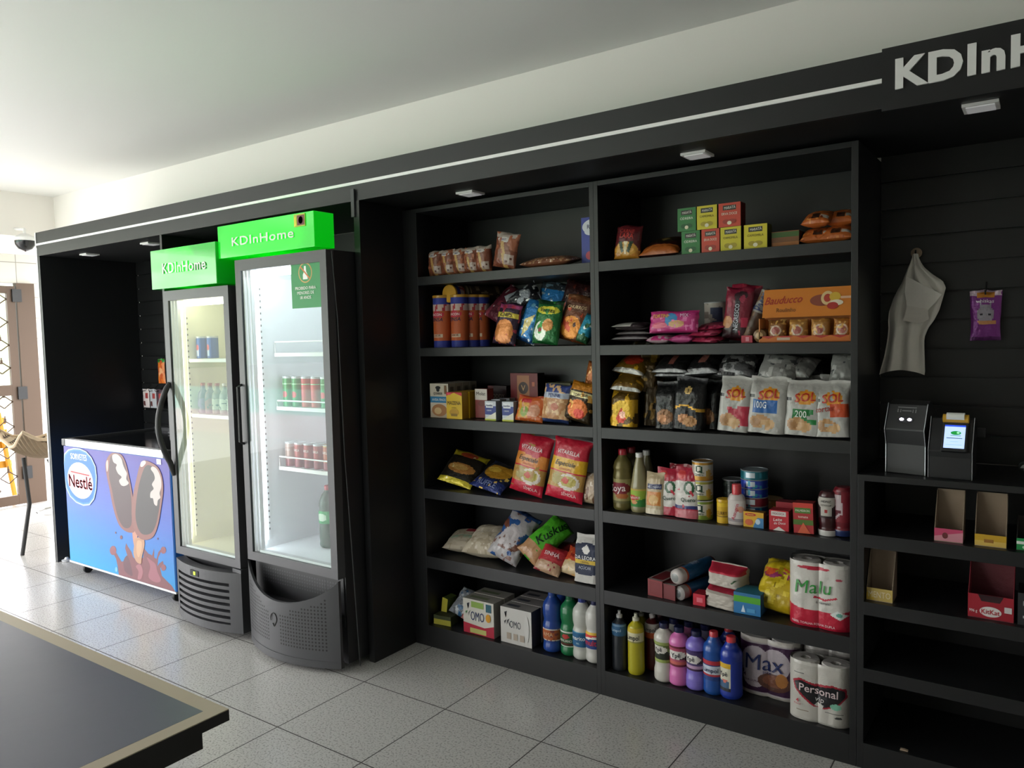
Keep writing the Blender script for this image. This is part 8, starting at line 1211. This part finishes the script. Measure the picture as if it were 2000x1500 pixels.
{'body':'#cf6fae','prof':'softener','w':0.082,'base':'#b0506a','ops':[('b',0,0.08,'#6a1c30'),('b',0.92,1,'#6a1c30'),('e',0.5,0.55,0.36,0.22,'#d8d4d0'),('t','Ypê',0.5,0.55,0.22,'#1c1a28',0.08,0.46),('p',[(0.6,0.35),(1,0.6),(1,0.3)],'#3a1c2a'),('b',0.08,0.24,'#c0605a')],'lab':(0.34,0.7),'cap':'#181c3e','capr':0.48,'kind_':'bottle','name':'cleaning_bottle','cat':'bottle','label':'pink fabric softener bottle with dark cap,right of the white one','geo':(4.476,4.543,0.47,0.106,0.231)},
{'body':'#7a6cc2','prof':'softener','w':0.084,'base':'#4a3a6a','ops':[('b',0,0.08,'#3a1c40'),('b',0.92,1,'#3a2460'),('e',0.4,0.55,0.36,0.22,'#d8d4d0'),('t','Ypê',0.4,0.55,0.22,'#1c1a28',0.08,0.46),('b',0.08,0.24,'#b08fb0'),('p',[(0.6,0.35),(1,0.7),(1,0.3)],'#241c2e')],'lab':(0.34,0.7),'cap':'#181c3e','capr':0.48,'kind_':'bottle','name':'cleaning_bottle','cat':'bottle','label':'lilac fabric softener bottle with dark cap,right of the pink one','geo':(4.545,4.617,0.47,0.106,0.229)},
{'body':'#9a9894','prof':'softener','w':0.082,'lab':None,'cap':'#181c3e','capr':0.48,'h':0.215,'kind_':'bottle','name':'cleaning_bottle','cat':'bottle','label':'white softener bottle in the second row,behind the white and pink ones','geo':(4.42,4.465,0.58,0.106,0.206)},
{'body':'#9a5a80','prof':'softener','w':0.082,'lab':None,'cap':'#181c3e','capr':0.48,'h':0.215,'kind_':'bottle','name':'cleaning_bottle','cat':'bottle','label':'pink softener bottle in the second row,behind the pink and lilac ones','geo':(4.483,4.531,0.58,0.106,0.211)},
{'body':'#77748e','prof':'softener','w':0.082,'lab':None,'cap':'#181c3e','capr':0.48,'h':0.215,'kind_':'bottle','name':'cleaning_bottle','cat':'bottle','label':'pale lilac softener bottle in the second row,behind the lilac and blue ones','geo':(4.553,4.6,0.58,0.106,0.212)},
{'body':'#1a4c98','prof':'cream','w':0.084,'lab':(0.24,0.58),'base':'#1c3c7c','ops':[('b',0.3,0.7,'#c0c8d8'),('t','Limpol',0.5,0.5,0.2,'#16204a',0,0.56),('b',0.74,0.95,'#b02c3c'),('b',0.18,0.28,'#a8303c')],'cap':'#c23a44','capr':0.4,'captop':1.0,'kind_':'bottle','name':'cleaning_bottle','cat':'bottle','label':'medium blue multi surface cleaner bottle with red cap and red and white label','geo':(4.617,4.682,0.47,0.106,0.24),'off':(0.002,0.0,0.0)},
{'body':'#1c3494','prof':'cream','w':0.086,'lab':(0.08,0.62),'base':'#1c3494','ops':[('r',0.12,0.1,0.6,0.96,'#c9c6b4'),('r',0.12,0.8,0.6,0.96,'#d0a82a'),('t','Ypê',0.36,0.62,0.13,'#1a1a2c',0.05,0.4),('r',0.16,0.2,0.55,0.42,'#3a5a7c'),('e',0.42,0.42,0.08,0.05,'#c06a5a'),('r',0.14,0.12,0.58,0.18,'#2a2a30')],'cap':'#cc4048','capr':0.42,'captop':1.0,'kind_':'bottle','name':'cleaning_bottle','cat':'bottle','label':'dark blue cleaner bottle with coral cap and yellow white label,rightmost of its row','geo':(4.686,4.753,0.47,0.106,0.234)},
{'body':'#18297a','prof':'cream','w':0.084,'lab':None,'cap':'#b0363e','capr':0.4,'captop':1.0,'h':0.225,'kind_':'bottle','name':'cleaning_bottle','cat':'bottle','label':'dark blue cleaner bottle with coral cap in the second row,behind the rightmost bottle','geo':(4.644,4.698,0.585,0.106,0.226)},
{'w':0.225,'h':0.225,'d':0.2,'base':'#b0a8ac','ops':[('b',0.07,0.9,'#3c1c3e'),('e',0.3,0.56,0.25,0.3,'#b8aeb6'),('e',0.64,0.6,0.24,0.26,'#b8aeb6'),('e',0.46,0.52,0.3,0.2,'#b8aeb6'),('e',0.28,0.3,0.2,0.16,'#b8aeb6'),('e',0.62,0.28,0.28,0.15,'#5c3a30'),('b',0.93,1,'#c9c4bc'),('b',0,0.05,'#c0bab4'),('t','Max',0.46,0.6,0.27,'#1c2a5e',0.05,0.8,0.1),('t','pure',0.5,0.44,0.05,'#3a3a6a',0,0.2),('t','FOLHA DUPLA',0.22,0.26,0.035,'#4a2a4a',0,0.3),('t','4',0.12,0.34,0.07,'#4a2a4a',0,0.1),('e',0.62,0.3,0.2,0.1,'#7a4c38'),('e',0.74,0.34,0.1,0.12,'#a8703c')],'kind_':'rolls','name':'toilet_paper_pack','cat':'toilet paper','label':'purple toilet paper pack of four with navy name,on the bottom right shelf','geo':(4.735,4.945,0.56,0.106,0.222)},
{'w':0.205,'h':0.215,'d':0.1,'base':'#bab7b0','ops':[('p',[(0.08,0.66),(0.2,0.72),(0.45,0.66),(0.75,0.7),(0.95,0.66),(0.97,0.52),(0.85,0.38),(0.62,0.27),(0.42,0.28),(0.25,0.4),(0.12,0.52)],'#9a1e30'),('p',[(0.11,0.64),(0.22,0.685),(0.46,0.62),(0.76,0.665),(0.93,0.63),(0.94,0.52),(0.84,0.4),(0.62,0.3),(0.45,0.3),(0.28,0.42),(0.15,0.53)],'#1c1c20'),('t','Personal',0.52,0.57,0.125,'#d8c4c6',-0.03,0.84),('t','vip',0.54,0.43,0.09,'#b8b4b4',0,0.2,0.15),('e',0.8,0.35,0.09,0.05,'#7ab8a0'),('p',[(0.44,0.3),(0.5,0.36),(0.6,0.33),(0.58,0.26)],'#c2bfba'),('t','4',0.17,0.34,0.07,'#b03040',0,0.1),('t','ROLOS',0.17,0.28,0.025,'#b03040',0,0.14),('r',0.62,0.225,0.92,0.235,'#6a6864'),('r',0.15,0.165,0.35,0.18,'#7a6a58'),('r',0.1,0.8,0.28,0.81,'#4a4a4c'),('e',0.84,0.17,0.06,0.02,'#3a3c3a')],'kind_':'rolls','name':'toilet_paper_pack','cat':'toilet paper','label':'white toilet paper pack with black and red heart banner,front of bottom right shelf','geo':(4.945,5.148,0.458,0.106,0.212)},
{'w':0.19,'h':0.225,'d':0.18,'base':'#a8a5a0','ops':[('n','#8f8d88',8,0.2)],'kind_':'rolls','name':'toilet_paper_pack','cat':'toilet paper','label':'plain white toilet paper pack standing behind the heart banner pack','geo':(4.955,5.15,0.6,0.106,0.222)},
{'w':0.062,'h':0.118,'base':'#1d4f9e','ops':[('r',0.4,0.1,0.6,0.6,'#a8b8d8'),('e',0.5,0.5,0.12,0.14,'#c04050'),('b',0.92,1,'#c9ccd0')],'group':'blue soda cans in the fridge','kind_':'can','name':'soda_can','cat':'can','label':'blue soda can,left of the pair on the top shelf of the narrower fridge','geo':(1.868,1.9300000000000002,0.13,1.4255,0.118)},
{'w':0.062,'h':0.118,'base':'#1d4f9e','ops':[('r',0.4,0.1,0.6,0.6,'#a8b8d8'),('e',0.5,0.5,0.12,0.14,'#c04050'),('b',0.92,1,'#c9ccd0')],'group':'blue soda cans in the fridge','kind_':'can','name':'soda_can','cat':'can','label':'blue soda can,right of the pair on the top shelf of the narrower fridge','geo':(1.935,1.997,0.15,1.4255,0.118)},
{'w':0.058,'h':0.165,'body':'#4a2c4c','prof':'beer','lab':(0.15,0.5),'base':'#6a4a7a','ops':[('n','#3a3430',5,0.3)],'cap':'#8a2a2a','capr':0.42,'kind_':'bottle','name':'small_bottle','cat':'bottle','label':'dark purple small bottle in the row on the middle shelf of the narrower fridge','geo':(1.868,1.9280000000000002,0.125,1.1255,0.165)},
{'w':0.058,'h':0.165,'body':'#5c2a2c','prof':'beer','lab':(0.15,0.5),'base':'#8a3a3a','ops':[('n','#3a3430',5,0.3)],'cap':'#8a2a2a','capr':0.42,'kind_':'bottle','name':'small_bottle','cat':'bottle','label':'dark red small bottle in the row on the middle shelf of the narrower fridge','geo':(1.9340000000000002,1.9940000000000002,0.125,1.1255,0.165)},
{'w':0.058,'h':0.165,'body':'#6a5a3a','prof':'beer','lab':(0.15,0.5),'base':'#b8ae9a','ops':[('n','#3a3430',5,0.3)],'cap':'#8a2a2a','capr':0.42,'kind_':'bottle','name':'small_bottle','cat':'bottle','label':'brown small bottle in the row on the middle shelf of the narrower fridge','geo':(2.0,2.06,0.125,1.1255,0.165)},
{'w':0.058,'h':0.165,'body':'#7a7260','prof':'beer','lab':(0.15,0.5),'base':'#c9c4b0','ops':[('n','#3a3430',5,0.3)],'cap':'#c9c9c4','capr':0.42,'kind_':'bottle','name':'small_bottle','cat':'bottle','label':'pale olive small bottle in the row on the middle shelf of the narrower fridge','geo':(2.0660000000000003,2.1260000000000003,0.125,1.1255,0.165)},
{'w':0.058,'h':0.165,'body':'#5a5c4c','prof':'beer','lab':(0.15,0.5),'base':'#b0b09a','ops':[('n','#3a3430',5,0.3)],'cap':'#c9c9c4','capr':0.42,'kind_':'bottle','name':'small_bottle','cat':'bottle','label':'grey green small bottle in the row on the middle shelf of the narrower fridge','geo':(2.132,2.192,0.125,1.1255,0.165)},
{'w':0.058,'h':0.165,'body':'#8a8068','prof':'beer','lab':(0.15,0.5),'base':'#c4bda0','ops':[('n','#3a3430',5,0.3)],'cap':'#c9c9c4','capr':0.42,'kind_':'bottle','name':'small_bottle','cat':'bottle','label':'cream topped small bottle in the row on the middle shelf of the narrower fridge','geo':(2.198,2.258,0.125,1.1255,0.165)},
{'w':0.058,'h':0.165,'body':'#4a4636','prof':'beer','lab':(0.15,0.5),'base':'#6a6450','ops':[('n','#3a3430',5,0.3)],'cap':'#c9c9c4','capr':0.42,'kind_':'bottle','name':'small_bottle','cat':'bottle','label':'dark olive small bottle in the row on the middle shelf of the narrower fridge','geo':(2.2640000000000002,2.3240000000000003,0.125,1.1255,0.165)},
{'w':0.066,'h':0.15,'base':'#1f7a3a','ops':[('b',0.93,1,'#c9ccd0'),('e',0.5,0.4,0.16,0.11,'#b8283a'),('r',0.1,0.72,0.9,0.76,'#9ac9a0')],'group':'cans on the second shelf of the wider fridge','kind_':'can','name':'beer_can','cat':'can','label':'leftmost green can of the front row on the second shelf of the wider fridge','geo':(2.515,2.581,0.185,1.1805,0.15)},
{'w':0.066,'h':0.15,'base':'#1f7a3a','ops':[('b',0.93,1,'#c9ccd0'),('e',0.5,0.4,0.16,0.11,'#b8283a'),('r',0.1,0.72,0.9,0.76,'#9ac9a0')],'group':'cans on the second shelf of the wider fridge','kind_':'can','name':'beer_can','cat':'can','label':'second green can of the front row on the second shelf of the wider fridge','geo':(2.5860000000000003,2.652,0.185,1.1805,0.15)},
{'w':0.066,'h':0.15,'base':'#b83a3a','ops':[('b',0.93,1,'#c9ccd0'),('e',0.5,0.4,0.16,0.11,'#b8283a'),('r',0.1,0.72,0.9,0.76,'#9ac9a0')],'group':'cans on the second shelf of the wider fridge','kind_':'can','name':'beer_can','cat':'can','label':'third red can of the front row on the second shelf of the wider fridge','geo':(2.657,2.723,0.185,1.1805,0.15)},
{'w':0.066,'h':0.15,'base':'#b83a3a','ops':[('b',0.93,1,'#c9ccd0'),('e',0.5,0.4,0.16,0.11,'#b8283a'),('r',0.1,0.72,0.9,0.76,'#9ac9a0')],'group':'cans on the second shelf of the wider fridge','kind_':'can','name':'beer_can','cat':'can','label':'fourth red can of the front row on the second shelf of the wider fridge','geo':(2.728,2.794,0.185,1.1805,0.15)},
{'w':0.066,'h':0.15,'base':'#1f7a3a','ops':[('b',0.93,1,'#c9ccd0'),('e',0.5,0.4,0.16,0.11,'#b8283a'),('r',0.1,0.72,0.9,0.76,'#9ac9a0')],'group':'cans on the second shelf of the wider fridge','kind_':'can','name':'beer_can','cat':'can','label':'fifth green can of the front row on the second shelf of the wider fridge','geo':(2.799,2.8649999999999998,0.185,1.1805,0.15)},
{'w':0.066,'h':0.15,'base':'#1f7a3a','ops':[('b',0.93,1,'#c9ccd0'),('e',0.5,0.4,0.16,0.11,'#b8283a'),('r',0.1,0.72,0.9,0.76,'#9ac9a0')],'group':'cans on the second shelf of the wider fridge','kind_':'can','name':'beer_can','cat':'can','label':'sixth green can of the front row on the second shelf of the wider fridge','geo':(2.87,2.936,0.185,1.1805,0.15)},
{'w':0.066,'h':0.15,'base':'#1f7a3a','ops':[('b',0.93,1,'#c9ccd0'),('e',0.5,0.4,0.16,0.11,'#b8283a'),('r',0.1,0.72,0.9,0.76,'#9ac9a0')],'group':'cans on the second shelf of the wider fridge','kind_':'can','name':'beer_can','cat':'can','label':'rightmost green can of the front row on the second shelf of the wider fridge','geo':(2.941,3.0069999999999997,0.185,1.1805,0.15)},
{'w':0.064,'h':0.122,'base':'#a88a80','ops':[('b',0.93,1,'#c9ccd0'),('t','GRAVIOLA',0.5,0.7,0.1,'#e0d0c8',0,0.4),('b',0,0.3,'#7a2a34')],'group':'cans on the third shelf of the wider fridge','kind_':'can','name':'beer_can','cat':'can','label':'leftmost pale can of the front row on the third shelf of the wider fridge','geo':(2.515,2.579,0.185,0.8755,0.122)},
{'w':0.064,'h':0.122,'base':'#9a3a34','ops':[('b',0.93,1,'#c9ccd0'),('t','GRAVIOLA',0.5,0.7,0.1,'#e0d0c8',0,0.4),('b',0,0.3,'#7a2a34')],'group':'cans on the third shelf of the wider fridge','kind_':'can','name':'beer_can','cat':'can','label':'second red can of the front row on the third shelf of the wider fridge','geo':(2.5860000000000003,2.6500000000000004,0.185,0.8755,0.122)},
{'w':0.064,'h':0.122,'base':'#9a3a34','ops':[('b',0.93,1,'#c9ccd0'),('t','GRAVIOLA',0.5,0.7,0.1,'#e0d0c8',0,0.4),('b',0,0.3,'#7a2a34')],'group':'cans on the third shelf of the wider fridge','kind_':'can','name':'beer_can','cat':'can','label':'third red can of the front row on the third shelf of the wider fridge','geo':(2.657,2.721,0.185,0.8755,0.122)},
{'w':0.064,'h':0.122,'base':'#96342e','ops':[('b',0.93,1,'#c9ccd0'),('t','GRAVIOLA',0.5,0.7,0.1,'#e0d0c8',0,0.4),('b',0,0.3,'#7a2a34')],'group':'cans on the third shelf of the wider fridge','kind_':'can','name':'beer_can','cat':'can','label':'fourth dark red can of the front row on the third shelf of the wider fridge','geo':(2.728,2.7920000000000003,0.185,0.8755,0.122)},
{'w':0.064,'h':0.122,'base':'#a0502e','ops':[('b',0.93,1,'#d0b070'),('t','GRAVIOLA',0.5,0.7,0.1,'#e0d0c8',0,0.4),('b',0,0.3,'#7a2a34')],'group':'cans on the third shelf of the wider fridge','kind_':'can','name':'beer_can','cat':'can','label':'fifth amber can of the front row on the third shelf of the wider fridge','geo':(2.799,2.863,0.185,0.8755,0.122)},
{'w':0.064,'h':0.122,'base':'#a05a2c','ops':[('b',0.93,1,'#d0b070'),('t','GRAVIOLA',0.5,0.7,0.1,'#e0d0c8',0,0.4),('b',0,0.3,'#7a2a34')],'group':'cans on the third shelf of the wider fridge','kind_':'can','name':'beer_can','cat':'can','label':'sixth amber can of the front row on the third shelf of the wider fridge','geo':(2.87,2.934,0.185,0.8755,0.122)},
{'w':0.064,'h':0.122,'base':'#a85a2c','ops':[('b',0.93,1,'#d0b070'),('t','GRAVIOLA',0.5,0.7,0.1,'#e0d0c8',0,0.4),('b',0,0.3,'#7a2a34')],'group':'cans on the third shelf of the wider fridge','kind_':'can','name':'beer_can','cat':'can','label':'rightmost amber can of the front row on the third shelf of the wider fridge','geo':(2.941,3.005,0.185,0.8755,0.122)},
{'w':0.062,'h':0.1,'base':'#a88a3a','ops':[('b',0.5,0.8,'#7a5a20')],'kind_':'can','name':'beer_can','cat':'can','label':'gold can standing on top of the third shelf cans in the wider fridge','geo':(2.775,2.839,0.24,0.998,0.12),'off':(0.0,0.0,0.0015)},
{'w':0.098,'h':0.31,'body':'#1c4a34','prof':'soda','lab':(0.4,0.6),'base':'#1f9a54','ops':[('e',0.5,0.5,0.2,0.3,'#c9e0c8')],'cap':'#b8303a','capr':0.36,'kind_':'bottle','name':'soda_bottle','cat':'bottle','label':'large green soda bottle with red cap at the bottom of the wider fridge,leftmost','geo':(2.7,2.8000000000000003,0.22,0.4725,0.31)},
{'w':0.098,'h':0.31,'body':'#1c4a34','prof':'soda','lab':(0.4,0.6),'base':'#1f9a54','ops':[('e',0.5,0.5,0.2,0.3,'#c9e0c8')],'cap':'#b8303a','capr':0.36,'kind_':'bottle','name':'soda_bottle','cat':'bottle','label':'large green soda bottle at the bottom of the wider fridge,middle','geo':(2.83,2.93,0.24,0.4725,0.31)},
{'w':0.098,'h':0.31,'body':'#1c4a34','prof':'soda','lab':(0.4,0.6),'base':'#1f9a54','ops':[('e',0.5,0.5,0.2,0.3,'#c9e0c8')],'cap':'#b8303a','capr':0.36,'kind_':'bottle','name':'soda_bottle','cat':'bottle','label':'large green soda bottle at the bottom of the wider fridge,right','geo':(2.95,3.0500000000000003,0.22,0.4725,0.31)}]
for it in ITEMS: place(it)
